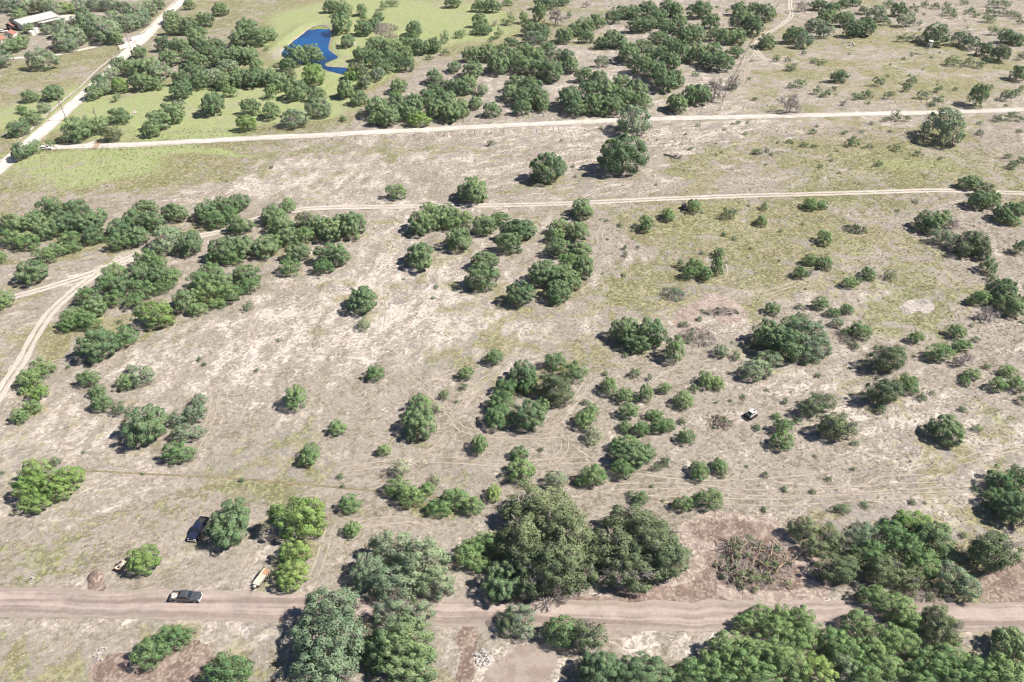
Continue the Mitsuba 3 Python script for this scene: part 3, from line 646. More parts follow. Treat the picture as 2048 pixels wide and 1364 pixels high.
S 316.15 545.81 4.95 3.47 3.07|low dark shrub in the top right scrub, leftmost, middle row
S 334.29 550.46 4.36 3.05 2.40|low dark shrub in the top right scrub, second from left, middle row
S 349.32 551.58 3.75 2.62 2.16|low dark shrub in the top right scrub, fourth from left, middle row
S 296.17 556.23 3.15 4.72 3.04|low dark shrub in the top right scrub, second from left, farthest row
S -95.93 564.84 2.87 4.30 3.46|tiny dark shrub along the top edge near centre
S 316.35 566.53 3.83 2.68 2.55|low dark shrub in the top right scrub, third from left, farthest row
S 325.28 566.53 3.83 2.68 2.55|low dark shrub in the top right scrub, fourth from left, farthest row
S 368.46 568.93 5.77 4.04 3.17|low dark shrub in the top right scrub, rightmost, farthest row
S 362.11 571.43 4.51 3.15 3.22|low dark shrub in the top right scrub, second from right, farthest row
S 311.34 572.19 2.58 3.87 2.50|tiny dark shrub in the top right scrub, rightmost
S 284.64 573.28 5.16 3.61 2.84|low dark shrub in the top right scrub, leftmost, farthest row
S -92.92 574.54 3.88 2.72 2.58|low dark shrub along the top edge near centre
S 344.78 579.41 3.91 2.74 2.15|low dark shrub in the top right scrub, third from right, farthest row
Y 87.20 61.67 2.45 1.72 1.35|tiny young oak in the bottom right wood, rightmost
Y 38.12 62.37 3.23 2.26 1.78|spreading small oak in the bottom right wood, leftmost, nearer row
Y 73.13 62.39 3.39 2.37 2.04|spreading small oak in the bottom right wood, fourth from left, nearer row
Y 84.03 62.53 3.70 2.73 2.96|spreading small oak in the bottom right wood, rightmost, nearer row
Y 45.65 62.54 3.39 2.37 2.05|spreading small oak in the bottom right wood, second from left, nearer row
Y 88.19 62.57 3.79 3.19 3.03|round small oak in the bottom right wood, rightmost, nearest row
Y 63.70 62.62 3.24 2.27 2.49|spreading small oak in the bottom right wood, third from left, nearer row
Y -51.16 62.87 4.48 3.13 2.90|spreading small oak below the brown dirt road, rightmost
Y 80.35 62.88 3.86 2.70 2.29|spreading small oak in the bottom right wood, second from right, nearer row
Y 32.58 62.94 3.09 2.47 2.47|round small oak along the bottom edge right of centre, rightmost
Y 51.03 63.96 3.26 2.85 2.61|round small oak in the bottom right wood, fourth from left, nearest row
Y 67.82 64.12 3.27 2.85 2.61|round small oak in the bottom right wood, second from right, nearest row
Y 41.58 64.14 3.58 2.79 2.86|round small oak in the bottom right wood, second from left, nearest row
Y 75.78 64.32 3.90 2.92 3.12|spreading small oak in the bottom right wood, third from right, nearer row
Y 36.54 64.73 2.97 2.53 2.37|round small oak in the bottom right wood, leftmost, nearest row
Y 80.29 65.64 3.46 2.44 2.76|spreading small oak in the bottom right wood, rightmost, farther row
Y 48.86 66.03 3.31 2.88 2.65|round small oak in the bottom right wood, third from left, nearest row
Y -66.48 66.44 3.47 3.06 2.78|round small oak below the brown dirt road
Y 61.58 66.51 3.32 2.69 2.65|round small oak in the bottom right wood, third from left, middle row
Y 66.11 66.84 3.32 2.70 2.66|round small oak in the bottom right wood, second from right, middle row
Y 44.88 67.00 3.33 2.70 2.66|round small oak in the bottom right wood, leftmost, middle row
Y -24.69 67.30 3.25 3.98 2.60|upright small oak below the brown dirt road
Y 40.04 67.56 3.97 2.78 3.12|spreading small oak in the bottom right wood, leftmost, farther row
Y 53.62 68.46 3.04 2.39 2.43|round small oak in the bottom right wood, second from left, middle row
Y 74.01 68.60 2.72 2.46 2.18|round small oak in the bottom right wood, rightmost, middle row
Y 60.59 68.88 3.20 2.56 2.56|round small oak in the bottom right wood, third from left, farthest row
Y 70.86 69.23 3.53 2.70 2.83|spreading small oak in the bottom right wood, fourth from left, farther row
Y -63.65 69.55 3.22 2.36 2.57|spreading small oak below the brown dirt road, leftmost
Y 9.20 70.67 3.72 2.89 2.98|round small oak along the bottom edge right of centre, leftmost
Y 50.06 71.09 3.41 2.39 2.58|spreading small oak in the bottom right wood, third from left, farther row
Y 56.17 71.14 2.76 2.29 2.21|round small oak in the bottom right wood, second from left, farthest row
Y 66.37 72.28 3.27 2.62 2.62|round small oak in the bottom right wood, second from right, farthest row
Y 44.84 72.85 2.46 1.75 1.97|tiny young oak in the bottom right wood, leftmost
Y 75.64 72.88 3.12 2.45 2.49|round small oak in the bottom right wood, rightmost, farthest row
Y 56.22 74.09 2.48 2.20 1.98|round small oak in the bottom right wood, leftmost, farthest row
Y 48.21 74.41 2.81 1.97 2.03|spreading small oak in the bottom right wood, second from left, farther row
Y 52.53 74.44 2.48 1.99 1.99|tiny young oak in the bottom right wood, second from left
Y 75.08 75.85 3.84 2.69 2.62|spreading small oak in the bottom right wood, second from right, farther row
Y 71.15 78.24 3.05 2.13 2.36|spreading small oak right of the big brush pile, leftmost
Y 83.92 85.04 4.04 3.13 3.23|round small oak right of the big brush pile, rightmost
Y -6.86 85.84 2.65 1.85 1.56|tiny young oak just above the brown dirt road
Y 74.25 87.26 3.74 3.04 2.99|round small oak right of the big brush pile, leftmost
Y -9.04 87.78 3.21 2.98 2.57|round small oak just above the brown dirt road, leftmost
Y 81.67 88.70 4.12 3.19 3.30|round small oak right of the big brush pile, second from left
Y -5.37 90.13 3.79 2.66 2.81|spreading small oak just above the brown dirt road, rightmost
Y 80.26 92.74 3.85 2.85 3.08|spreading small oak right of the big brush pile, rightmost
Y -34.60 94.61 1.94 2.00 1.55|tiny young oak on the mown field at lower left
Y -16.35 100.32 3.24 2.27 1.78|spreading small oak just above the brown dirt road, leftmost
Y -8.92 100.50 2.67 2.07 2.13|round small oak just above the brown dirt road, rightmost
Y -36.50 101.34 2.49 2.48 1.99|round small oak on the mown field at lower left
Y 38.58 101.39 2.49 1.74 1.93|tiny young oak right of the big brush pile
Y 109.04 101.59 2.80 3.45 2.24|upright small oak on the stony ground at right, second from left
Y 44.58 102.25 3.27 2.42 2.62|spreading small oak near the white loader
Y -12.64 102.49 3.47 2.43 2.61|spreading small oak among the tyre tracks nearer the road, rightmost
Y -22.67 102.97 3.28 2.43 2.62|spreading small oak among the tyre tracks nearer the road, second from left
Y 29.04 103.18 1.93 1.55 1.55|tiny young oak right of the central oak clump, second from left, nearer row
Y -26.15 105.92 3.33 2.33 2.38|spreading small oak among the tyre tracks nearer the road, leftmost
Y -19.48 106.02 1.76 1.98 1.41|tiny young oak among the tyre tracks nearer the road, second from left
Y 116.49 106.59 2.30 3.45 3.45|upright small oak on the stony ground at right, rightmost
Y 112.94 106.62 3.45 4.40 2.76|upright small oak on the stony ground at right, third from left
Y 16.12 108.34 1.59 1.47 1.27|tiny young oak among the tyre tracks nearer the road, rightmost
Y 19.07 109.08 3.18 2.62 2.55|round small oak among the tyre tracks nearer the road
Y 2.03 110.63 3.21 3.79 2.56|upright small oak among the tyre tracks nearer the road, rightmost
Y 44.11 111.11 2.21 3.12 1.77|upright small oak right of the central oak clump, rightmost
Y 26.10 111.30 3.02 2.41 2.41|round small oak right of the central oak clump, leftmost
Y 49.37 112.73 1.82 2.39 1.46|tiny young oak near the white loader, rightmost
Y -48.73 116.06 2.47 3.47 1.97|upright small oak on the mown field at lower left
Y -80.73 116.50 4.12 2.88 2.66|spreading small oak near the left forking tracks, rightmost
Y 1.89 116.77 2.27 1.89 1.82|tiny young oak among the tyre tracks nearer the road, third from left
Y 32.92 117.21 2.07 2.70 1.65|upright small oak right of the central oak clump, second from left
Y -31.34 118.04 1.87 1.41 1.49|tiny young oak among the tyre tracks nearer the road, leftmost
Y 27.95 119.23 3.96 2.77 2.18|spreading small oak right of the central oak clump, leftmost
Y -7.89 119.27 1.98 2.97 2.14|upright small oak among the tyre tracks nearer the road, leftmost
Y 66.47 120.37 2.94 2.66 2.35|round small oak near the white loader, rightmost
Y 43.28 122.24 2.22 2.21 1.78|tiny young oak right of the central oak clump, rightmost, nearer row
Y 32.34 124.80 2.35 2.17 1.88|tiny young oak right of the central oak clump, third from left, nearer row
Y -44.04 125.48 2.25 2.44 1.80|round small oak on the open field left of centre, leftmost
Y 68.12 125.51 2.58 2.23 2.06|round small oak near the white loader, leftmost
Y 37.17 125.75 2.79 1.96 2.12|spreading small oak right of the central oak clump, rightmost
Y 28.71 126.11 1.72 2.01 1.38|tiny young oak right of the central oak clump, leftmost, nearer row
Y 39.83 126.84 1.73 2.21 1.38|tiny young oak right of the central oak clump, rightmost, farther row
Y 18.46 127.93 2.60 3.06 2.08|round small oak among the tyre tracks left of centre, rightmost, nearer row
Y -3.66 128.91 3.27 4.59 2.62|upright small oak among the tyre tracks left of centre, leftmost
Y -126.38 129.66 2.41 2.01 1.92|tiny young oak near the left forking tracks, leftmost
Y 36.72 130.31 2.41 1.69 1.33|tiny young oak right of the central oak clump, second from left, farther row
Y 30.14 131.03 2.64 2.29 2.11|round small oak right of the central oak clump, third from left
Y 20.65 131.61 1.98 2.35 1.59|tiny young oak among the tyre tracks left of centre, rightmost
Y -23.82 132.66 3.32 3.94 2.66|round small oak among the tyre tracks left of centre, leftmost, nearer row
Y -125.19 133.13 2.44 2.05 1.95|tiny young oak near the left forking tracks, third from left
Y 8.06 133.85 2.00 2.77 1.60|upright small oak among the tyre tracks left of centre, rightmost
Y -2.86 134.38 3.57 2.95 2.86|round small oak among the tyre tracks left of centre, second from left, nearer row
Y -107.40 134.44 2.79 2.47 2.23|round small oak near the left forking tracks, second from left
Y 45.10 135.19 2.69 2.79 2.15|round small oak right of the central oak clump, rightmost
Y -56.78 135.68 2.69 4.04 3.16|upright small oak on the open field left of centre
Y 29.82 137.03 2.48 2.32 1.99|round small oak right of the central oak clump, second from left
Y 35.61 137.84 1.70 2.55 2.44|tiny young oak right of the central oak clump, leftmost, farther row
Y -111.02 139.25 2.28 2.07 1.82|tiny young oak near the left forking tracks, rightmost
Y -1.79 139.96 2.97 2.68 2.38|round small oak among the tyre tracks left of centre, third from left, nearer row
Y 41.04 140.24 1.95 1.40 1.56|tiny young oak right of the central oak clump, third from left, farther row
Y -131.31 140.76 1.38 2.06 1.12|tiny young oak near the left forking tracks, second from left
Y 26.14 140.78 2.18 3.27 2.26|upright small oak right of the central oak clump, leftmost
Y 4.39 140.86 2.75 2.88 2.20|round small oak among the tyre tracks left of centre, second from left, farther row
Y 130.91 141.28 2.53 2.13 2.02|round small oak on the stony ground at right, leftmost
Y 106.99 141.41 2.53 3.48 2.02|upright small oak on the stony ground at right, leftmost
Y 136.16 141.63 2.30 2.78 1.84|round small oak on the stony ground at right, rightmost
Y 55.71 142.41 1.85 2.66 1.48|tiny young oak near the white loader, leftmost
Y -104.74 142.80 2.54 2.63 2.04|round small oak near the left forking tracks, rightmost
Y 52.69 143.19 2.09 3.13 2.00|upright small oak near the white loader
Y -130.80 143.30 3.48 2.78 2.78|round small oak near the left forking tracks, leftmost
Y 123.42 143.41 1.39 1.91 1.11|tiny young oak on the stony ground at right, leftmost
Y -115.27 143.82 3.25 2.28 2.36|spreading small oak near the left forking tracks, leftmost
Y 126.32 145.92 2.58 1.80 1.51|tiny young oak on the stony ground at right, second from left
Y 17.33 146.12 3.52 2.81 2.81|round small oak among the tyre tracks left of centre, rightmost, farther row
Y -12.63 146.19 2.35 1.88 1.88|tiny young oak among the tyre tracks left of centre, leftmost
Y -37.72 146.32 2.58 2.92 2.07|round small oak on the open field left of centre, rightmost
Y 136.97 147.35 2.59 1.81 1.52|tiny young oak on the stony ground at right, rightmost
Y -130.16 148.10 3.55 2.48 2.68|spreading small oak in the slanting grove by the fork, leftmost
Y 12.19 150.57 3.10 2.82 2.48|round small oak among the tyre tracks left of centre, third from left, farther row
Y -5.02 152.92 2.65 2.52 2.12|round small oak among the tyre tracks left of centre, leftmost, farther row
Y 121.31 154.33 4.12 2.88 2.51|spreading small oak near the bare limestone slab, third from left
Y 45.93 154.47 2.70 4.04 4.04|upright small oak around the grey branch heaps, second from left
Y 130.15 158.64 2.96 2.07 1.63|spreading small oak near the bare limestone slab, rightmost
Y -113.26 161.65 3.79 3.83 3.04|round small oak in the slanting grove by the fork, third from left, nearer row
Y 118.31 162.12 2.37 1.83 1.90|tiny young oak near the bare limestone slab, second from right
Y 131.62 164.85 2.53 2.94 2.02|round small oak near the bare limestone slab, second from left
Y 103.09 164.98 2.78 3.54 2.22|round small oak near the bare limestone slab, leftmost
Y 100.11 165.74 2.03 1.42 1.38|tiny young oak near the bare limestone slab, third from left
Y 84.12 167.07 4.47 3.13 2.65|spreading small oak near the bare limestone slab, leftmost
Y -132.92 168.34 2.81 2.39 2.25|round small oak in the slanting grove by the fork, leftmost, nearer row
Y -127.64 169.57 3.86 2.70 2.90|spreading small oak in the slanting grove by the fork, third from left
Y -132.21 171.31 4.14 2.90 3.21|spreading small oak in the slanting grove by the fork, second from left
Y 98.89 175.09 2.36 1.65 1.53|tiny young oak near the bare limestone slab, leftmost
Y -97.32 176.59 3.17 2.22 2.06|spreading small oak in the grove left of pale clearing, leftmost, nearer row
Y 80.66 176.82 2.38 2.48 1.90|round small oak around the grey branch heaps, rightmost
Y 103.84 176.83 1.98 1.95 1.58|tiny young oak near the bare limestone slab, second from left
Y 96.19 179.18 2.93 2.05 2.17|spreading small oak near the bare limestone slab, second from left
Y 159.03 180.23 1.60 2.41 2.41|tiny young oak near the bare limestone slab, rightmost
Y -92.83 180.26 3.21 2.25 1.76|spreading small oak in the grove left of pale clearing, third from left, nearer row
Y -118.44 181.24 2.95 3.91 2.36|round small oak in the slanting grove by the fork, rightmost, nearer row
Y -159.51 181.38 2.42 3.62 2.57|upright small oak between white road and two-track
Y 13.74 181.60 2.42 1.76 1.93|tiny young oak in the grove at clearing right edge
Y -125.19 181.64 3.76 2.63 2.71|spreading small oak in the slanting grove by the fork, fourth from left
Y 147.43 181.85 3.23 2.50 2.58|round small oak near the bare limestone slab, rightmost
Y -133.86 182.27 4.04 3.23 3.23|round small oak in the slanting grove by the fork, second from left, nearer row
Y -89.25 183.68 4.06 3.25 3.25|round small oak in the grove left of pale clearing, third from left
Y -96.61 184.01 4.34 3.03 3.35|spreading small oak in the grove left of pale clearing, second from left, nearer row
Y -117.83 186.40 4.37 3.06 3.37|spreading small oak in the slanting grove by the fork, second from right
Y -113.40 188.70 3.03 2.12 2.24|spreading small oak in the slanting grove by the fork, rightmost
Y -85.11 189.15 3.86 2.70 2.58|spreading small oak in the grove left of pale clearing, rightmost, nearer row
Y -131.41 190.53 3.33 4.51 2.66|round small oak in the slanting grove by the fork, leftmost, farther row
Y -101.23 190.96 4.16 3.33 3.33|round small oak in the grove left of pale clearing, leftmost
Y 109.92 191.27 2.36 2.07 1.89|tiny young oak near the bare limestone slab, fourth from left
Y -111.50 193.65 2.80 4.20 2.94|upright small oak in the slanting grove by the fork
Y 64.08 196.58 2.26 3.40 2.11|upright small oak around the grey branch heaps, fourth from left
Y -131.62 196.77 3.68 3.50 2.95|round small oak in the slanting grove by the fork, second from left, farther row
Y 59.02 196.85 2.83 2.27 2.27|round small oak around the grey branch heaps, second from left
Y 118.67 197.07 2.27 3.12 1.81|round small oak on weedy ground at right, second from right
Y 95.98 197.22 2.55 2.33 2.04|round small oak on weedy ground at right, leftmost
Y -100.08 197.84 3.70 2.59 2.94|spreading small oak in the grove left of pale clearing, leftmost, farther row
Y 68.91 200.36 2.29 3.44 3.03|upright small oak around the grey branch heaps, second from right
Y -74.65 200.45 3.73 3.56 2.98|round small oak in the grove left of pale clearing, rightmost
Y -63.33 200.61 3.73 2.61 2.57|spreading small oak in the grove left of pale clearing, rightmost, farther row
Y 160.05 200.89 2.30 3.45 3.04|upright small oak on weedy ground at right, second from left
Y 61.57 201.22 3.16 2.73 2.53|round small oak around the grey branch heaps, third from left
Y 19.28 202.21 4.62 3.23 3.55|spreading small oak in the grove at clearing right edge, rightmost
Y -119.83 202.44 3.46 3.17 2.77|round small oak in the slanting grove by the fork, rightmost, farther row
Y 106.27 203.61 2.61 3.65 2.09|round small oak on weedy ground at right, third from left
Y -124.72 204.92 4.37 3.06 3.25|spreading small oak in the second grove from left
Y 101.83 205.36 2.91 2.04 2.04|spreading small oak on weedy ground at right, leftmost
Y -96.25 206.67 4.10 2.87 2.25|spreading small oak in the grove left of pale clearing, second from left, farther row
Y -174.99 206.77 1.46 2.20 2.20|tiny young oak between white road and two-track
Y -160.23 207.13 4.10 2.87 2.95|spreading small oak between white road and two-track, leftmost, nearer row
Y -103.48 208.03 2.65 2.91 2.12|round small oak in the grove left of pale clearing, second from left
Y 71.97 210.27 1.78 2.67 1.82|tiny young oak around the grey branch heaps
Y -157.96 212.01 3.87 2.71 2.47|spreading small oak between white road and two-track, second from left, nearer row
Y 177.45 212.79 1.79 2.69 2.69|tiny young oak on weedy ground at right, rightmost
Y -154.22 214.21 3.00 2.10 1.90|spreading small oak between white road and two-track, rightmost, nearer row
Y -138.44 215.68 4.22 3.13 3.38|round small oak between white road and two-track, second from left
Y -170.90 216.11 3.92 3.81 3.14|round small oak between white road and two-track, leftmost
Y -83.13 218.02 3.04 4.40 2.43|round small oak in the long grove below the two-track, leftmost
Y -177.00 218.07 4.56 3.19 3.39|spreading small oak between white road and two-track, leftmost, farther row
Y -157.89 219.68 4.58 3.21 2.52|spreading small oak between white road and two-track, third from left, nearer row
Y 111.79 219.86 2.38 3.57 2.42|upright small oak on weedy ground at right, leftmost
Y 15.67 221.59 3.69 2.58 2.82|spreading small oak in the grove at clearing right edge, leftmost
Y -74.55 221.96 3.69 3.43 2.95|round small oak in the long grove below the two-track, rightmost
Y 17.18 227.28 4.38 3.06 3.14|spreading small oak in the grove at clearing right edge, second from left
Y 49.38 229.81 2.68 4.02 2.84|upright small oak around the grey branch heaps, leftmost
Y -22.61 230.37 3.79 2.65 2.89|spreading small oak on the pale clearing below two-track, leftmost
Y -110.15 231.71 4.44 3.26 3.55|round small oak between white road and two-track, third from left
Y -18.32 233.01 4.45 3.27 3.56|round small oak on the pale clearing below two-track
Y 186.75 233.26 3.18 2.23 1.75|spreading small oak on weedy ground at right, rightmost
Y 159.85 233.35 3.82 3.59 3.06|round small oak on weedy ground at right, rightmost
Y 93.17 233.50 1.98 2.96 1.97|upright small oak around the grey branch heaps, rightmost
Y -4.74 234.56 4.15 2.91 2.45|spreading small oak on the pale clearing below two-track, rightmost
Y -106.17 236.66 3.86 3.64 3.09|round small oak between white road and two-track, second from right
Y 59.09 237.98 2.58 3.87 2.09|round small oak around the grey branch heaps, leftmost
Y -31.62 242.41 3.60 2.52 2.64|spreading small oak between white road and two-track, rightmost, farther row
Y -86.46 244.55 3.29 3.98 2.63|round small oak between white road and two-track, rightmost
Y 70.08 244.59 2.63 3.95 2.41|upright small oak around the grey branch heaps, third from left
Y 120.05 245.97 2.64 1.85 1.81|tiny young oak on weedy ground at right, leftmost
Y 115.59 246.33 2.65 3.56 2.12|round small oak on weedy ground at right, second from left
Y 187.10 248.54 2.66 4.00 3.14|upright small oak on weedy ground at right, rightmost
Y -45.98 255.44 4.42 3.09 3.26|spreading small oak between white road and two-track, second from left, farther row
Y -214.19 301.28 3.07 4.61 2.72|round small oak at the corner of the pale roads
Y -66.05 333.17 4.56 3.19 3.33|spreading small oak in the roadside thicket below pond, leftmost
Y 44.88 346.50 4.27 2.99 2.35|spreading small oak in the roadside thicket right of centre
Y -246.81 349.48 3.01 2.11 2.16|spreading small oak left of the pale diagonal road
Y -61.85 369.48 4.04 2.83 2.68|spreading small oak in the roadside thicket below pond, rightmost
Y -126.98 371.94 2.94 4.40 4.03|upright small oak in the wood below left of pond
Y -149.79 373.85 4.54 3.17 3.43|spreading small oak in the wood below left of pond
Y -49.14 452.79 3.18 2.22 2.11|spreading small oak in the woods above road centre
Y -315.14 474.15 4.40 3.08 3.32|spreading small oak around the metal-roofed barn
Y -64.88 480.87 4.45 3.12 3.35|spreading small oak in the grove right of the pond
Y 8.09 524.60 2.99 4.49 4.49|upright small oak in the top woods right of centre
Y -105.29 532.46 3.03 2.42 2.42|round small oak along the top edge near centre
Y -3.14 577.37 4.55 3.18 2.57|spreading small oak in the top woods right of centre
"""
ZONES = [[-194.2, 286.8, 36.9, 15.0, 0.9, -0.5], [-153.2, 276.6, 59.2, 15.2, 0.7, -0.3], [-155.4, 298.6, 85.1, 4.6, 0.8, -0.8], [-192.6, 255.7, 28.0, 15.7, 0.75, -0.4], [-175.6, 350.4, 65.8, 40.9, 1.3, -1], [-143.3, 368.8, 52.7, 48.5, 1.3, -1], [-62.8, 541.6, 93.8, 71.1, 1.4, -1], [-104.6, 384.6, 24.5, 34.7, 1.3, -1], [-108.4, 495.1, 40.1, 80.8, 1.3, -0.8], [-69.6, 429.3, 23.8, 41.9, 0.7, -0.5], [-173.2, 563.9, 74.6, 51.0, 0.5, -0.3], [-165.1, 471.4, 25.7, 49.4, 0.5, -0.2], [-276.5, 410.4, 43.0, 58.2, 0.85, -0.5], [-258.2, 376.6, 32.1, 16.8, -0.2, 0.3], [-265.9, 429.3, 35.7, 14.7, -0.1, 0.3], [-242.1, 346.9, 20.1, 36.5, 0.9, -0.5], [71.0, 240.9, 28.7, 18.5, 0.55, -0.3], [78.8, 221.8, 25.3, 16.4, 0.5, -0.3], [47.4, 195.4, 10.0, 15.2, 0.6, -0.4], [35.8, 182.4, 7.9, 6.9, 0.6, -0.4], [37.1, 192.4, 9.8, 11.9, 0.2, 0], [118.3, 253.5, 31.8, 9.8, 0.5, -0.4], [102.6, 240.9, 38.3, 20.5, 0.1, -0.1], [134.5, 225.5, 31.1, 14.9, 0.4, -0.2], [137.0, 195.4, 21.6, 16.7, 0.75, -0.4], [119.9, 171.7, 16.8, 9.0, 0.8, -0.4], [123.0, 214.8, 10.6, 13.9, 0.6, -0.3], [233.5, 449.5, 92.7, 90.9, 0.4, 0.1], [184.1, 384.6, 89.9, 34.7, 0.4, 0.1], [185.3, 276.6, 46.5, 25.4, 0.65, -0.4], [148.9, 292.0, 66.1, 22.1, 0.5, -0.1], [24.3, 160.7, 16.1, 9.4, 0.5, -0.3], [-5.0, 160.7, 13.2, 7.1, 0.25, -0.1], [-24.4, 124.2, 11.3, 7.0, 0.55, -0.5], [-22.4, 143.1, 16.4, 12.3, 0.2, -0.2], [-97.7, 92.7, 14.0, 5.4, 0.6, -0.5], [-91.4, 86.5, 11.5, 5.1, 0.5, -0.4], [-76.0, 95.3, 21.9, 8.2, 0.25, -0.2], [-59.8, 162.6, 4.1, 2.4, 1.2, -0.8], [-53.5, 105.8, 30.0, 3.8, 0.5, -0.4], [-82.6, 103.6, 11.4, 2.2, 0.4, -0.2], [-91.3, 69.0, 8.5, 6.5, 0.4, -0.3], [-43.9, 69.0, 9.5, 6.5, 0.25, -0.2], [-135.2, 160.7, 11.7, 14.2, 0.3, -0.2], [-127.5, 169.2, 9.1, 5.0, 0.4, -0.2], [-37.2, 92.7, 8.6, 8.0, 0.45, -0.4], [-47.0, 80.7, 6.1, 3.6, 0.3, -0.3], [-29.3, 98.0, 13.3, 5.6, 0.3, -0.2], [-2.8, 109.5, 23.5, 4.7, -0.2, -0.4], [3.2, 122.4, 25.0, 6.9, -0.3, -0.3], [21.6, 119.0, 30.7, 13.5, -0.25, -0.2], [54.9, 105.8, 57.7, 4.5, -0.2, -0.1], [-50.6, 178.3, 34.4, 24.2, -0.1, 1], [-77.5, 153.8, 28.5, 15.7, -0.1, 0.9], [-27.7, 183.8, 22.3, 28.0, -0.1, 0.8], [-86.6, 281.6, 36.4, 26.1, -0.1, 0.9], [-112.1, 267.0, 24.7, 19.2, -0.1, 0.5], [-49.4, 233.0, 18.7, 13.7, 0, 0.7], [-44.6, 225.5, 11.0, 44.7, 0, 0.4], [-0.6, 173.0, 26.0, 12.9, -0.1, 0.7], [115.1, 182.4, 12.7, 12.5, 0, 1.2], [119.6, 178.3, 9.4, 8.1, 0, 0.9], [57.6, 173.0, 12.3, 15.5, -0.2, 0.6], [87.7, 131.4, 20.8, 16.8, -0.1, 0.45], [95.3, 119.0, 36.9, 13.5, -0.1, 0.45], [-115.3, 122.4, 18.7, 10.4, -0.1, 0.6], [-88.6, 109.5, 11.7, 6.2, -0.1, 0.7], [-97.1, 139.0, 29.5, 13.9, -0.1, 0.45], [96.5, 303.0, 49.8, 29.3, -0.1, 0.55], [27.4, 286.8, 54.3, 26.8, -0.1, 0.4], [-26.9, 286.8, 43.5, 21.5, 0, 0.4], [17.3, 221.8, 21.7, 21.8, 0, 0.3], [34.2, 195.4, 14.9, 18.3, 0, 0.5], [-110.0, 103.6, 9.1, 5.9, -0.2, 0.5], [-98.2, 81.8, 8.2, 2.4, 0, 0.4], [-121.3, 198.5, 26.8, 21.8, -0.1, 0.25], [-116.6, 208.1, 20.8, 13.3, -0.2, 0.1], [115.0, 119.0, 14.7, 20.2, -0.1, 0.3], [94.9, 183.8, 12.7, 8.4, -0.1, 0.4], [101.6, 167.9, 9.0, 7.5, 0, 0.6], [84.7, 145.1, 16.5, 8.4, 0, 0.6], [-11.7, 69.0, 28.4, 6.5, -0.2, 0.4], [26.1, 69.0, 17.0, 5.4, -0.3, 0.5], [53.9, 79.5, 16.1, 4.7, -0.4, 0.5], [18.2, 84.1, 6.2, 2.5, -0.4, 0.3], [-55.3, 72.0, 19.3, 5.5, -0.1, 0.2], [95.9, 95.3, 21.9, 5.5, -0.3, 0.4], [21.1, 392.9, 55.4, 81.1, -0.25, 0.35], [-35.6, 410.4, 34.4, 38.8, -0.15, 0.3], [-30.8, 483.0, 45.9, 25.8, 0.4, 0.3], [67.2, 429.3, 47.6, 83.9, -0.2, 0.3], [130.7, 368.8, 39.5, 40.5, 0.1, 0.2], [112.5, 392.9, 16.6, 54.0, -0.3, 0.2], [260.6, 429.3, 59.5, 62.9, 0.2, 0.1], [-138.0, 429.3, 11.9, 52.4, 0.15, 0.6], [-92.8, 330.2, 29.0, 8.1, -0.2, 0.3], [6.1, 320.7, 118.2, 9.0, -0.2, 0.45], [-329.0, 483.0, 19.7, 51.5, 0.35, 0.0], [-303.0, 477.1, 19.5, 18.9, -0.3, 0.3], [-315.6, 507.7, 41.0, 42.2, 0.2, 0.2], [-225.4, 563.9, 44.8, 51.0, 0.3, 0.3], [-68.8, 303.0, 203.8, 15.2, 0.1, 0.0], [-124.0, 178.3, 21.9, 16.2, 0.25, -0.1], [-125.4, 221.8, 21.7, 14.6, 0.3, -0.1], [60.0, 286.8, 26.1, 21.5, 0.25, 0], [-82.0, 214.8, 10.6, 20.8, 0.3, -0.2], [-63.7, 195.4, 10.0, 9.1, 0.25, -0.1], [19.7, 178.3, 9.4, 5.4, 0.3, 0], [88.9, 195.4, 23.2, 15.2, 0.3, 0], [23.5, 449.5, 61.8, 56.8, 0.1, 0.0], [-65.3, 114.2, 19.2, 6.5, 0.2, 0]]
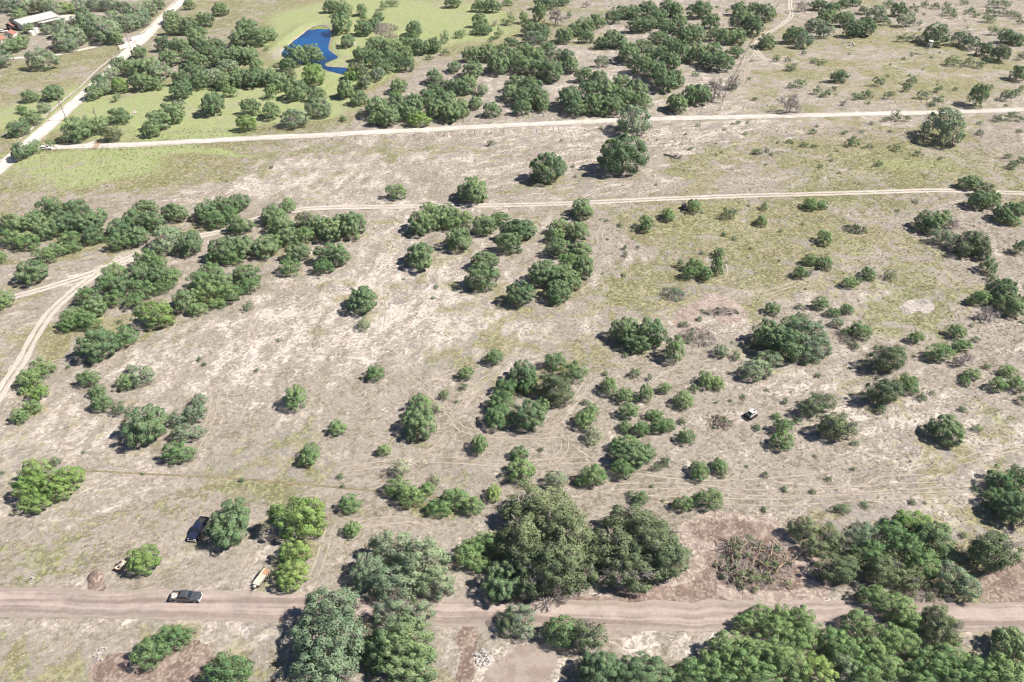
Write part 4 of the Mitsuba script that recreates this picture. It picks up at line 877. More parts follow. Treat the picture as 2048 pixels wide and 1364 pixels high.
ROADS = {"left_road": [[-219.26, 260.13], [-220.9, 287.81], [-224.27, 325.1], [-226.61, 347.61], [-229.17, 374.21], [-233.33, 413.18], [-239.97, 453.75], [-243.01, 488.97], [-251.62, 543.06], [-257.21, 591.06], [-269.04, 666.78], [-287.47, 790.55]], "white_road": [[-216.46, 304.74], [-209.62, 306.46], [-193.73, 307.61], [-172.71, 309.35], [-142.63, 313.48], [-113.49, 317.38], [-88.28, 320.12], [-76.93, 322.6], [-42.97, 327.31], [-7.78, 332.78], [51.1, 339.4], [80.92, 341.76], [132.12, 344.49], [184.89, 348.31], [229.58, 351.48], [261.63, 354.69], [304.32, 360.52]], "two_track": [[238.91, 255.67], [206.34, 258.78], [187.53, 260.58], [169.94, 261.49], [134.37, 259.23], [95.44, 257.0], [64.56, 254.8], [20.5, 250.9], [-8.63, 249.41], [-35.02, 248.35], [-72.9, 247.09], [-84.38, 244.59], [-97.03, 238.11], [-107.53, 228.46], [-113.92, 225.12], [-124.3, 218.99], [-132.21, 211.06], [-140.61, 200.66], [-149.7, 192.71], [-158.95, 186.02], [-168.48, 182.1]], "two_track_branch": [[-138.15, 204.16], [-141.03, 194.51], [-142.7, 186.59], [-143.65, 176.68], [-141.82, 163.51], [-139.61, 153.09], [-138.6, 144.09], [-137.52, 137.06], [-136.54, 127.7]], "dirt_road": [[-114.53, 78.64], [-102.2, 78.09], [-82.04, 77.65], [-58.03, 77.33], [-32.1, 76.79], [-14.99, 76.03], [5.22, 75.6], [31.98, 75.07], [60.24, 75.07], [88.68, 74.86], [100.15, 74.54], [112.79, 74.12]], "upper_track": [[235.0, 641.03], [213.45, 582.84], [203.92, 548.88], [189.98, 523.51], [174.08, 501.3], [161.89, 482.99], [154.25, 464.64], [153.26, 445.34], [156.42, 434.18], [160.34, 426.35]], "upper_track2": [[160.34, 426.35], [175.35, 423.47], [195.58, 422.52], [218.34, 429.26], [254.62, 441.23], [265.48, 439.19], [280.5, 433.19]], "upper_track3": [[152.48, 455.9], [142.91, 434.18], [136.78, 417.81], [130.77, 397.19]], "driveway": [[-319.42, 439.19], [-312.39, 442.76], [-300.1, 444.82], [-288.92, 447.42], [-280.29, 451.62], [-269.93, 462.98], [-262.52, 470.25], [-253.82, 475.97], [-244.12, 478.29]], "yard": [[-333.26, 539.48], [-327.15, 540.19], [-318.88, 539.48], [-311.8, 533.13]], "strip_a": [[-229.25, 310.52], [-230.24, 320.74], [-232.7, 338.72], [-235.37, 359.79], [-237.82, 392.08], [-241.98, 416.87], [-244.79, 452.69]], "strip_b": [[-250.4, 496.31], [-251.5, 512.86], [-254.34, 534.53], [-257.39, 557.8], [-263.0, 596.09], [-271.85, 650.73]]}
TRACKS = [[[[-79.98, 142.86], [-79.27, 137.06], [-78.18, 132.29], [-77.55, 125.91], [-77.9, 123.64], [-78.36, 115.61], [-79.18, 109.5]], 1], [[[-31.62, 151.55], [-24.93, 144.09], [-20.3, 138.04], [-15.42, 130.98], [-12.57, 126.27], [-4.27, 124.16], [8.91, 123.81], [15.89, 124.86]], 1], [[[-27.7, 142.04], [-18.64, 147.87], [-9.29, 150.89], [-3.41, 153.32]], 1], [[[-14.17, 131.73], [-11.84, 137.06], [-9.0, 143.06], [-4.06, 149.37], [2.31, 157.16]], 1], [[[21.64, 150.45], [20.77, 145.13], [17.97, 139.03], [13.81, 132.29], [8.98, 125.56], [0.75, 123.81]], 1], [[[12.78, 125.56], [13.07, 119.88], [10.16, 115.61], [6.02, 114.65]], 1], [[[-23.75, 116.1], [-11.96, 115.45], [0.72, 114.49], [18.88, 115.77], [36.75, 114.17]], 1], [[[-44.42, 111.81], [-31.76, 114.49], [-23.75, 116.1], [-17.83, 120.73], [-15.2, 127.7]], 1], [[[13.22, 122.43], [18.95, 116.58], [21.14, 114.17]], 0], [[[61.5, 143.06], [63.46, 138.63], [62.95, 134.75]], 1], [[[39.65, 118.22], [48.1, 116.58], [56.02, 119.05]], 1], [[[19.29, 107.25], [37.73, 107.69], [54.92, 105.77], [72.23, 105.77], [90.18, 107.25], [119.87, 108.74]], 1], [[[21.31, 104.31], [40.64, 103.59], [60.97, 102.87], [83.17, 104.31], [117.73, 105.04]], 1], [[[26.85, 111.81], [44.17, 109.5], [63.2, 110.27], [80.59, 112.59]], 0], [[[55.92, 109.5], [78.56, 107.25], [86.78, 110.27], [98.94, 111.04]], 0], [[[-78.69, 183.77], [-79.5, 178.28], [-78.78, 170.44], [-77.38, 160.65]], 1], [[[-136.65, 195.42], [-124.52, 186.59], [-110.94, 173.01]], 0], [[[-41.03, 81.22], [-40.4, 87.7], [-40.13, 94.01], [-39.79, 99.37]], 1], [[[-56.09, 80.66], [-55.13, 87.7], [-54.45, 92.71]], 1], [[[-83.18, 81.22], [-82.97, 84.11], [-82.15, 85.05]], 1], [[[-74.79, 81.79], [-74.15, 85.29], [-72.78, 87.09]], 1], [[[-36.08, 92.71], [-33.52, 96.65], [-24.87, 98.0], [-17.96, 95.32]], 1], [[[-15.68, 94.27], [-21.46, 97.32], [-26.94, 96.92]], 0], [[[69.82, 195.42], [72.6, 200.04], [73.29, 206.42], [71.47, 209.72]], 0], [[[71.21, 190.94], [72.92, 188.03], [69.59, 184.33], [64.35, 182.38], [58.17, 175.62], [52.52, 170.44]], 1], [[[78.03, 186.02], [89.17, 190.94], [103.76, 200.04], [111.14, 206.42]], 1], [[[-43.78, 195.42], [-40.46, 178.28], [-39.7, 167.93]], 1], [[[31.99, 214.8], [32.17, 225.49], [35.19, 236.92]], 1], [[[136.56, 234.96], [119.9, 225.49]], 0], [[[28.12, 149.37], [32.04, 152.65], [34.57, 150.45], [31.99, 146.81]], 0], [[[37.64, 143.06], [42.63, 148.3], [50.03, 150.45]], 0], [[[-128.05, 143.06], [-131.83, 151.55], [-127.3, 153.76], [-116.03, 157.16], [-109.79, 159.48]], 1], [[[-123.13, 127.7], [-119.59, 133.23], [-118.55, 139.03]], 1], [[[-128.75, 124.16], [-121.85, 127.7], [-114.27, 130.43]], 1], [[[105.22, 114.17], [118.23, 118.22], [128.26, 120.73]], 1], [[[-76.95, 195.42], [-77.86, 186.59], [-77.47, 178.28]], 1]]
MOWN_LINE = [[-108.18, 113.38], [-102.25, 112.75], [-87.83, 111.65], [-64.29, 109.96], [-37.6, 106.95], [-18.83, 104.74], [-7.31, 103.59]]
PATCHES = [["bare_dirt", [[34.6, 95.32], [40.21, 98.68], [47.68, 99.64], [57.36, 98.27], [59.73, 93.36], [63.12, 88.93], [67.86, 81.79], [61.4, 77.87], [47.36, 77.55], [35.49, 77.87], [15.6, 78.42], [13.68, 79.53], [27.02, 81.22], [35.7, 84.11], [39.29, 88.93], [36.18, 92.07]], "pink"], ["bare_dirt", [[40.08, 90.17], [44.49, 90.8], [47.8, 91.18], [57.22, 90.42], [61.13, 87.7], [58.69, 81.79], [54.1, 80.09], [45.3, 81.22], [41.12, 82.94]], "brown"], ["bare_dirt", [[6.6, 78.42], [12.68, 79.53], [21.67, 78.98], [30.6, 78.42], [39.47, 77.87], [45.18, 76.79], [37.09, 76.03], [22.35, 76.46], [9.51, 76.79]], "brown"], ["bare_dirt", [[38.7, 96.65], [44.11, 98.68], [50.69, 98.27], [57.08, 97.32], [56.8, 93.36], [54.12, 90.8], [48.61, 90.17], [45.87, 92.07], [41.56, 92.07], [39.26, 94.01]], "brown"], ["bare_dirt", [[-11.08, 70.52], [-9.37, 74.12], [-7.67, 73.29], [-6.31, 70.52], [-7.3, 67.07], [-6.77, 63.3], [-8.81, 58.81], [-11.21, 58.81], [-10.09, 63.76], [-9.6, 68.05]], "brown"], ["bare_dirt", [[-7.03, 58.81], [-5.4, 63.3], [-1.31, 67.07], [3.42, 69.52], [7.2, 69.03], [8.93, 66.11], [6.0, 62.38], [3.2, 58.81]], "greydirt"], ["bare_dirt", [[-78.54, 66.11], [-73.81, 68.05], [-64.02, 67.07], [-59.8, 71.03], [-55.92, 68.05], [-55.41, 63.76], [-57.93, 60.58], [-68.85, 58.81], [-76.32, 62.38]], "brown"], ["bare_dirt", [[95.97, 82.94], [100.98, 86.49], [109.36, 88.31], [115.31, 87.7], [108.91, 77.33], [100.84, 77.11], [95.5, 77.33], [94.68, 79.53]], "brown"], ["bare_dirt", [[20.73, 79.53], [27.19, 82.37], [36.16, 81.22], [42.19, 87.7], [43.2, 85.29], [40.85, 79.53], [45.45, 77.87], [51.44, 77.87], [47.21, 77.0], [21.44, 77.11]], "brown"], ["bare_dirt", [[14.16, 73.08], [22.92, 73.29], [26.67, 72.46], [21.59, 70.52], [14.91, 70.52]], "greydirt"], ["bare_dirt", [[-87.3, 84.11], [-85.93, 84.94], [-83.78, 83.18], [-81.81, 80.43], [-85.55, 80.43], [-86.51, 82.02]], "brown"], ["limestone_slab", [[122.08, 181.0], [127.84, 184.33], [131.57, 183.77], [133.38, 181.55], [131.58, 177.75], [128.03, 176.15], [126.68, 178.28], [123.45, 175.62], [120.59, 176.15]], "slab"], ["bare_dirt", [[60.68, 173.01], [59.02, 179.63], [66.92, 186.59], [71.84, 183.77], [72.94, 173.01], [66.18, 170.44]], "pink"], ["bare_dirt", [[48.49, 169.18], [51.45, 176.94], [60.19, 185.17], [67.26, 188.03], [62.46, 181.0], [56.08, 173.01], [49.88, 160.65], [48.57, 165.46]], "pink"], ["limestone_slab", [[-52.38, 71.84], [-52.08, 73.08], [-50.96, 72.56], [-50.15, 70.83], [-51.06, 70.02]], "slab"], ["limestone_slab", [[96.17, 119.55], [97.9, 120.39], [98.68, 119.38], [97.74, 118.39], [96.27, 118.39]], "slab"], ["limestone_slab", [[85.97, 235.74], [88.38, 237.72], [89.1, 236.14], [87.55, 234.57]], "slab"], ["limestone_slab", [[33.95, 197.86], [35.67, 199.72], [36.75, 197.55], [35.56, 196.02]], "slab"], ["concrete_slab", [[-192.3, 349.71], [-192.8, 353.26], [-190.76, 353.26], [-189.38, 347.61]], "slab"], ["concrete_slab", [[-180.08, 304.74], [-181.13, 307.61], [-179.53, 307.61], [-178.49, 304.74]], "slab"], ["forecourt", [[-256.53, 480.63], [-257.71, 487.76], [-250.51, 492.61], [-245.62, 484.17], [-247.2, 477.13], [-247.97, 473.67], [-253.82, 475.97]], "paving"]]
POND = [[-144.45, 455.01], [-144.74, 465.43], [-143.33, 481.81], [-141.62, 495.62], [-140.21, 508.87], [-139.62, 516.35], [-137.11, 521.44], [-133.06, 522.72], [-128.59, 518.88], [-124.8, 510.1], [-122.58, 503.99], [-120.72, 493.28], [-118.48, 476.25], [-116.43, 463.31], [-111.23, 453.99], [-105.81, 445.96], [-109.3, 440.08], [-112.8, 433.39], [-109.54, 427.32], [-101.45, 426.4], [-96.77, 425.48], [-94.22, 411.65], [-98.94, 413.39], [-103.78, 416.92], [-109.51, 420.49], [-113.96, 426.86], [-119.38, 433.39], [-125.09, 433.39], [-134.62, 437.19], [-141.17, 446.95]]
ALGAE = [[-139.98, 510.72], [-139.15, 515.72], [-136.77, 519.9], [-132.67, 520.92], [-128.66, 517.61], [-125.75, 510.72], [-129.37, 511.59], [-133.79, 512.34], [-136.57, 510.1]]
FENCES = {"n1": [[-185.99, 304.74], [-181.86, 312.88], [-169.65, 317.08], [-157.89, 322.6], [-130.12, 325.73], [-102.17, 328.9], [-78.66, 332.13], [-42.63, 336.06], [-5.95, 341.42], [21.06, 346.22]], "n2": [[77.32, 349.71], [108.33, 352.54], [153.43, 362.0], [202.43, 364.24], [245.37, 366.51], [283.45, 368.79]], "s1": [[-216.88, 296.37], [-211.72, 301.35], [-185.05, 302.19], [-157.8, 304.74], [-129.15, 307.61], [-98.07, 311.7], [-63.83, 316.17], [-15.17, 321.97], [30.32, 328.26]], "w": [[-230.55, 293.12], [-228.54, 321.97], [-231.31, 345.53], [-235.63, 379.75], [-239.8, 417.81], [-244.97, 455.9]], "e": [[207.26, 587.75], [178.52, 527.59], [152.88, 471.38], [131.72, 419.68], [114.09, 376.57], [105.78, 352.54]]}
SPOT = {"truck": [-65.12, 78.75], "truck2": [-68.5, 95.19], "trailer": [-51.26, 83.29], "cart": [-81.48, 86.13], "loader": [61.58, 130.61], "utv": [66.89, 246.25], "blind": [257.34, 451.62], "hut": [-166.75, 328.26], "car": [-210.87, 303.61], "barn": [-331.18, 519.47], "redshed": [-340.0, 511.55], "redroof": [-331.4, 488.97], "redroof2": [-331.2, 475.97], "tank": [-320.46, 495.07], "tank2": [-321.45, 501.3], "vanA": [-343.42, 501.3], "gate": [-252.3, 472.52], "wallA": [-245.8, 485.36], "wallB": [-245.5, 465.75], "pole1": [-219.85, 339.4], "post2": [-205.48, 311.88], "post3": [-183.24, 330.83], "pole4": [-199.16, 330.19], "pole5": [-241.68, 463.53], "pole6": [-257.97, 476.55], "pole7": [-323.91, 537.35], "grid": [-190.43, 307.9], "pile1": [50.34, 86.73], "pile2": [53.3, 128.42], "pile3": [55.02, 164.24], "pile4": [64.67, 176.94], "pile5": [126.82, 229.21], "pile6": [51.64, 186.59], "pile7": [98.76, 164.24], "rubble": [-5.51, 66.59], "rubble2": [-77.22, 67.27], "rubble3": [-98.76, 83.18], "mound": [-85.9, 83.76], "log": [6.43, 112.28], "fallen": [70.83, 295.28], "pile8": [-87.13, 510.25], "rubble4": [217.98, 473.67], "rubble5": [-106.85, 469.12], "brush9": [82.36, 80.09]}
# ------------------------------------------------------------------ helpers
def tag(key, label=None, cat=None, group=None, kind=None):
    labels[key] = {k: v for k, v in dict(label=label, category=cat, group=group, kind=kind).items() if v}
    return key
_count = {}
def numbered(name):
    n = _count.get(name, 0); _count[name] = n + 1
    return name if n == 0 else f'{name}_{n:03d}'
def put(key, mesh, bsdf, smooth=False, uv=None, tw=None):
    d = mikit.ply(mesh, bsdf, smooth, uv=uv)
    if tw is not None: d['to_world'] = tw
    scene[key] = d
    return key
def part(root, name, mesh, bsdf, smooth=False, tw=None):
    return put(numbered(root + '__' + name), mesh, bsdf, smooth, tw=tw)
def cat(ms): return trimesh.util.concatenate(ms)
def box(sx, sy, sz, x=0, y=0, z=0, rz=0, ch=0.0):
    """A box standing on z, chamfered by ch on all edges."""
    if ch > 0:
        a, b, c = sx / 2, sy / 2, sz / 2
        p = [[i * (a - ch * (k != 0)), j * (b - ch * (k != 1)), l * (c - ch * (k != 2))] for i in (-1, 1) for j in (-1, 1) for l in (-1, 1) for k in range(3)]
        m = trimesh.convex.convex_hull(np.array(p))
    else:
        m = trimesh.creation.box((sx, sy, sz))
    m.apply_translation([0, 0, sz / 2])
    if rz: m.apply_transform(trimesh.transformations.rotation_matrix(rz, [0, 0, 1]))
    m.apply_translation([x, y, z])
    return m
def tube(pts, rad, sides=6, cap=False):
    """A tapered tube along a polyline."""
    p = np.asarray(pts, float); r = np.broadcast_to(np.asarray(rad, float), (len(p),))
    t = np.gradient(p, axis=0); t /= np.linalg.norm(t, axis=1, keepdims=True) + 1e-9
    a = np.cross(t, np.where(np.abs(t[:, 2:]) < .9, [[0, 0, 1.]], [[1., 0, 0]])); a /= np.linalg.norm(a, axis=1, keepdims=True) + 1e-9
    b = np.cross(t, a); ang = np.arange(sides) * 2 * np.pi / sides
    v = p[:, None] + r[:, None, None] * (np.cos(ang)[None, :, None] * a[:, None] + np.sin(ang)[None, :, None] * b[:, None])
    i, j = np.meshgrid(np.arange(len(p) - 1), np.arange(sides), indexing='ij')
    q = np.stack([i * sides + j, i * sides + (j + 1) % sides, (i + 1) * sides + (j + 1) % sides, (i + 1) * sides + j], -1).reshape(-1, 4)
    f = np.vstack([q[:, [0, 1, 2]], q[:, [0, 2, 3]]]); v = v.reshape(-1, 3)
    if cap:
        n = len(p); v = np.vstack([v, p[:1], p[-1:]]); k = np.arange(sides)
        f = np.vstack([f, np.stack([k * 0 + n * sides, (k + 1) % sides, k], 1), np.stack([k * 0 + n * sides + 1, (n - 1) * sides + k, (n - 1) * sides + (k + 1) % sides], 1)])
    return trimesh.Trimesh(v, f, process=False)
def man(m):
    return m3.Manifold(m3.Mesh(vert_properties=np.asarray(m.vertices, np.float32), tri_verts=np.asarray(m.faces, np.uint32)))
def unman(m):
    q = m.to_mesh(); return trimesh.Trimesh(q.vert_properties[:, :3], q.tri_verts, process=False)
def extrude_y(poly, w):
    """A side profile (x, z) extruded to the width w along y, centred."""
    m = trimesh.creation.extrude_polygon(sg.Polygon(poly), w, engine='earcut')
    v = m.vertices.copy(); m.vertices = np.stack([v[:, 0], w / 2 - v[:, 2], v[:, 1]], 1)
    return m
def cyl_y(r, w, x, y, z, n=20):
    m = trimesh.creation.cylinder(r, w, sections=n)
    m.apply_transform(trimesh.transformations.rotation_matrix(math.pi / 2, [1, 0, 0])); m.apply_translation([x, y, z])
    return m
def shp(points): return sg.Polygon(points).buffer(0)
def resample(P, step):
    P = np.asarray(P, float); d = np.r_[0, np.cumsum(np.linalg.norm(np.diff(P, axis=0), axis=1))]
    # Catmull-Rom through the points, then equal steps
    Q = np.vstack([2 * P[0] - P[1], P, 2 * P[-1] - P[-2]]); out = []
    for i in range(1, len(Q) - 2):
        n = max(2, int(np.linalg.norm(Q[i + 1] - Q[i]) / step)); t = np.arange(n)[:, None] / n
        out.append(.5 * (2 * Q[i] + (Q[i + 1] - Q[i - 1]) * t + (2 * Q[i - 1] - 5 * Q[i] + 4 * Q[i + 1] - Q[i + 2]) * t**2 + (3 * Q[i] - Q[i - 1] - 3 * Q[i + 1] + Q[i + 2]) * t**3))
    return np.vstack([*out, P[-1:]])
def noise2(x, y, f, seed=0, oct=3):
    return meshkit.fbm(np.stack([np.asarray(x) * f, np.asarray(y) * f, np.zeros_like(np.asarray(x)) + .37], -1), oct, seed)
# ------------------------------------------------------------------ terrain
def chaikin(P, n=2):
    P = np.asarray(P, float)
    for _ in range(n):
        Q = np.roll(P, -1, 0); P = np.stack([.75 * P + .25 * Q, .25 * P + .75 * Q], 1).reshape(-1, 2)
    return P
POND_P = sg.Polygon(chaikin(POND)).buffer(0)
PX0, PY0, PX1, PY1 = POND_P.bounds
def pond_distance(x, y):
    """Signed distance to the shore, positive inside, only near the pond."""
    import shapely
    out = np.full(x.shape, -99.0)
    near = (x > PX0 - 30) & (x < PX1 + 30) & (y > PY0 - 30) & (y < PY1 + 30)
    pts = shapely.points(x[near], y[near])
    d = shapely.distance(POND_P.boundary, pts)
    out[near] = np.where(shapely.contains(POND_P, pts), d, -d)
    return out
def ground_z(x, y, pond=True):
    x, y = np.asarray(x, float), np.asarray(y, float)
    z = 1.2 * (noise2(x, y, 1 / 110, 3, 2) - .5)
    if pond:
        d = pond_distance(np.atleast_1d(x), np.atleast_1d(y)).reshape(x.shape)
        t = np.clip(1 + d / 14, 0, 1); z = z * (1 - t) + 0 * t
        z = z - 1.6 * np.clip((d + 1.5) / 5, 0, 1)
        z = z + .9 * np.exp(-((d + 7) / 3.5) ** 2) * np.clip((20 - (x + 115)) / 40, 0, 1)   # the earth dam round the left shore
    return z
gz = lambda x, y: float(ground_z(np.array([x]), np.array([y]))[0])

# ------------------------------------------------------------------ materials
def rgb(*c): return {'type': 'rgb', 'value': list(c)}
def diffuse(c): return {'type': 'twosided', 'bsdf': {'type': 'diffuse', 'reflectance': c}}
def plain(c, rough=.6, spec=.3, metallic=0., coat=0.):
    return {'type': 'twosided', 'bsdf': {'type': 'principled', 'base_color': c if isinstance(c, dict) else rgb(*c), 'roughness': rough, 'specular': spec, 'metallic': metallic, 'clearcoat': coat}}
def ground_color(p, n, uv):
    """Dry pasture: straw, thin grey-mauve grass, bleached caliche, green weeds. uv carries how green and how bleached the place is."""
    g, w = uv.x, uv.y
    wx, wy = noise(p.x * .09, p.y * .09) * 9, noise(p.x * .09 + 40, p.y * .09) * 9
    big = fbm(p.x * .045 + wx * .12, p.y * .045 + wy * .12, octaves=3)
    mid = fbm(p.x * .33 + wx * .3, p.y * .33, 2.0, octaves=4)
    fine = fbm(p.x * 1.5, p.y * 1.5, 5.0, octaves=3)
    speck = noise(p.x * 3.3, p.y * 3.3, 2.0)
    streak = fbm(p.x * .7 + p.y * .5, p.y * 1.9 - p.x * .9, 9.0, octaves=3)
    turn = smoothstep(.38, .62, noise(p.x * .014, p.y * .014, 8.0))
    drift = fbm(p.x * .10 + p.y * .16 + wx * .08, p.y * .36 - p.x * .20 + wy * .05, 6.0, octaves=3) * turn + fbm(p.x * .34 - p.y * .10 + wy * .06, p.y * .15 + p.x * .10 + wx * .06, 16.0, octaves=3) * (1 - turn)
    straw = mix([.262, .246, .230], [.236, .227, .220], smoothstep(.35, .65, big))
    col = mix(straw, [.148, .140, .116], smoothstep(.44, .66, mid * .5 + streak * .5) * .8)
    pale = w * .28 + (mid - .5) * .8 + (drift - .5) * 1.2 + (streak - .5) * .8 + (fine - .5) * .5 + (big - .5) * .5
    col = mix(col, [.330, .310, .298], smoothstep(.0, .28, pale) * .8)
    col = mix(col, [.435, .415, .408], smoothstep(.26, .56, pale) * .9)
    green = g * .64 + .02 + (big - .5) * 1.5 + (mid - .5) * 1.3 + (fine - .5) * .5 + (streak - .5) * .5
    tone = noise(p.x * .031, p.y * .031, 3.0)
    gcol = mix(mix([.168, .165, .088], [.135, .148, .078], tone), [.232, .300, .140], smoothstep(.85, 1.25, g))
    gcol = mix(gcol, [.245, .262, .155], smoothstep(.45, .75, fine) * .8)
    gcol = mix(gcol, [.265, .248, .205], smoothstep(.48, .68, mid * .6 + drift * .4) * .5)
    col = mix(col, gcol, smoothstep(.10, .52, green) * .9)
    return col * (.60 + .50 * fine + .30 * speck)
def dirt(a, b, c, f=1.0, s=.35):
    def fn(p, n, uv):
        q = fbm(p.x * .5 * f, p.y * .5 * f, 1.0, octaves=4); r = fbm(p.x * 2.3 * f, p.y * 2.3 * f, 4.0, octaves=3)
        col = mix(a, b, smoothstep(.35, .62, q)); col = mix(col, c, smoothstep(.46, .80, r) * .6)
        return col * (1 - s / 2 + s * r)
    return mikit.proc(fn)
def road_fn(a, b, edge, bands):
    """A worn road: uv.x runs along it in metres, uv.y across it from 0 to 1; wheel bands lighter or darker."""
    def fn(p, n, uv):
        q = fbm(p.x * .35, p.y * .35, 1.0, octaves=3); r = fbm(p.x * 2.0, p.y * 2.0, 4.0, octaves=3)
        v = uv.y + (noise(uv.x * .06, 3.0) - .5) * .12
        band = noise(v * bands, uv.x * .025, 7.0) * .6 + noise(v * bands * 2.7, uv.x * .06, 2.0) * .4
        col = mix(a, b, smoothstep(.32, .68, band * .7 + q * .3))
        e = smoothstep(.25, .5, dr.abs(uv.y - .5) + (q - .5) * .3)
        return mix(col, edge, e * .8) * (.86 + .28 * r)
    return mikit.proc(fn)
def leaf_fn(a, b, c, patch=.5):
    def fn(p, n, uv):
        q = noise(p.x * .16, p.y * .16, p.z * .16); r = noise(p.x * .9, p.y * .9, p.z * .9); s = cell_rand(p.x * 3.1, p.y * 3.1, p.z * 3.1)
        col = mix(a, b, smoothstep(.25, .75, q)); col = mix(col, c, smoothstep(.5, .85, r) * patch)
        t = noise(p.x * .075, p.y * .075, 3.0)
        return col * mix([.80, .86, .90], [1.14, 1.12, 1.10], smoothstep(.2, .8, t)) * (.84 + .32 * s)
    return mikit.proc(fn)
scene['mat_ground'] = diffuse(mikit.proc(ground_color))
LEAF = {'oak_leaf': ([0.129, 0.208, 0.116], [0.171, 0.255, 0.136], [0.243, 0.304, 0.183]), 'young_leaf': ([0.134, 0.236, 0.108], [0.181, 0.279, 0.129], [0.243, 0.323, 0.176]),
        'bright_leaf': ([0.162, 0.279, 0.091], [0.212, 0.316, 0.116], [0.268, 0.346, 0.153]), 'grey_leaf': ([0.174, 0.257, 0.164], [0.218, 0.298, 0.190], [0.302, 0.371, 0.282]),
        'cedar_leaf': ([0.142, 0.192, 0.112], [0.177, 0.227, 0.133], [0.223, 0.260, 0.172]), 'shrub_leaf': ([0.112, 0.185, 0.102], [0.156, 0.227, 0.121], [0.206, 0.260, 0.162]),
        'sage_leaf': ([0.249, 0.310, 0.211], [0.299, 0.346, 0.245], [0.373, 0.396, 0.305])}
for k, (a, b, c) in LEAF.items():
    scene[k] = {'type': 'principledthin', 'base_color': leaf_fn(a, b, c), 'roughness': .55, 'diff_trans': .25, 'spec_trans': 0.0}
scene['oak_bark'] = diffuse(rgb(.15, .13, .115))
scene['dead_wood'] = diffuse(mikit.proc(lambda p, n, uv: mix([.26, .235, .235], [.40, .37, .37], noise(p.x * 2.5, p.y * 2.5, p.z * 2.5))))
scene['log_wood'] = diffuse(mikit.proc(lambda p, n, uv: mix([.15, .105, .08], [.36, .29, .23], noise(p.x * 1.7, p.y * 1.7, p.z * 1.7))))
scene['red_wood'] = diffuse(rgb(.215, .145, .115))
scene['mat_white_road'] = diffuse(road_fn([.50, .495, .49], [.40, .395, .39], [.28, .268, .242], 4.0))
scene['mat_left_road'] = diffuse(road_fn([.54, .535, .53], [.45, .445, .44], [.30, .285, .26], 4.0))
scene['mat_rut'] = diffuse(road_fn([.46, .44, .428], [.39, .37, .352], [.29, .272, .25], 2.0))
scene['mat_track'] = diffuse(road_fn([.355, .328, .298], [.30, .276, .248], [.26, .242, .215], 2.0))
scene['mat_dirt_road'] = diffuse(road_fn([.335, .295, .288], [.20, .172, .168], [.27, .248, .23], 7.0))
scene['mat_drive'] = diffuse(road_fn([.50, .50, .49], [.44, .44, .43], [.42, .40, .34], 3.0))
scene['mat_mown'] = diffuse(dirt([.16, .15, .105], [.20, .18, .125], [.25, .22, .16]))
scene['mat_brown'] = diffuse(dirt([.150, .118, .108], [.215, .176, .163], [.30, .268, .25], 1.0, s=.55))
scene['mat_greydirt'] = diffuse(dirt([.235, .205, .195], [.29, .262, .25], [.17, .14, .13], s=.5))
scene['mat_pink'] = diffuse(dirt([.222, .186, .174], [.285, .248, .235], [.38, .345, .328], 1.0, s=.6))
scene['mat_slab'] = diffuse(dirt([.34, .325, .325], [.23, .22, .225], [.44, .42, .41], .9, s=.6))
scene['mat_paving'] = diffuse(dirt([.30, .28, .33], [.35, .33, .37], [.26, .25, .30], s=.2))
scene['mat_shore'] = diffuse(dirt([.27, .245, .19], [.36, .325, .28], [.20, .195, .12]))
scene['mat_rock'] = diffuse(dirt([.58, .55, .51], [.68, .65, .61], [.42, .39, .36]))
scene['rubble_rock'] = diffuse(dirt([.42, .42, .43], [.34, .34, .35], [.26, .25, .25], 2., s=.5))
scene['mat_straw'] = diffuse(mikit.proc(lambda p, n, uv: mix([.25, .22, .165], [.36, .32, .25], noise(p.x * .8, p.y * .8))))
scene['mat_weed'] = diffuse(mikit.proc(lambda p, n, uv: mix([.15, .175, .07], [.23, .25, .11], noise(p.x * .5, p.y * .5))))
scene['mat_water'] = {'type': 'bumpmap', 'arbitrary': mikit.proc(lambda p, n, uv: .02 * noise(p.x * 1.3, p.y * 1.3) + .03 * noise(p.x * .5, p.y * .5), eps=.05), 'scale': 1.0,
                      'bsdf': {'type': 'principled', 'base_color': mikit.proc(lambda p, n, uv: mix([.004, .028, .095], [.004, .062, .205], smoothstep(.25, .75, fbm(p.x * .05, p.y * .028)))), 'roughness': .08, 'specular': .4}}
scene['white_paint'] = plain((.72, .72, .72), .35, .5, coat=.5)
scene['loader_paint'] = plain((.50, .51, .53), .4, .4)
scene['metal_roof'] = plain((.36, .385, .40), .45, .5)
scene['red_roof'] = plain((.27, .135, .115), .6, .3)
scene['stucco'] = plain((.62, .60, .55), .8, .2)
scene['dark_wall'] = plain((.06, .055, .06), .8, .2)
scene['tin'] = plain((.32, .29, .28), .6, .4)
scene['dark_paint'] = plain((.010, .016, .045), .22, .6, coat=1.)
scene['slate_paint'] = plain((.045, .055, .07), .28, .6, coat=1.)
scene['silver_paint'] = plain((.50, .52, .54), .35, .5, metallic=.4)
scene['car_glass'] = plain((.015, .02, .028), .05, .8)
scene['rubber'] = plain((.03, .03, .03), .8, .2)
scene['rim_metal'] = plain((.45, .45, .46), .35, .5, metallic=.7)
scene['black_steel'] = plain((.03, .03, .033), .5, .4)
scene['deck_wood'] = diffuse(mikit.proc(lambda p, n, uv: mix([.47, .42, .35], [.62, .58, .52], noise(p.x * 3, p.y * .8))))
scene['rust'] = diffuse(mikit.proc(lambda p, n, uv: mix([.30, .17, .11], [.42, .27, .18], noise(p.x * 3, p.y * 3))))
scene['red_paint'] = plain((.26, .07, .055), .6, .3)
scene['lamp_lens'] = plain((.75, .75, .7), .15, .6)
scene['tail_red'] = plain((.35, .02, .02), .3, .5)
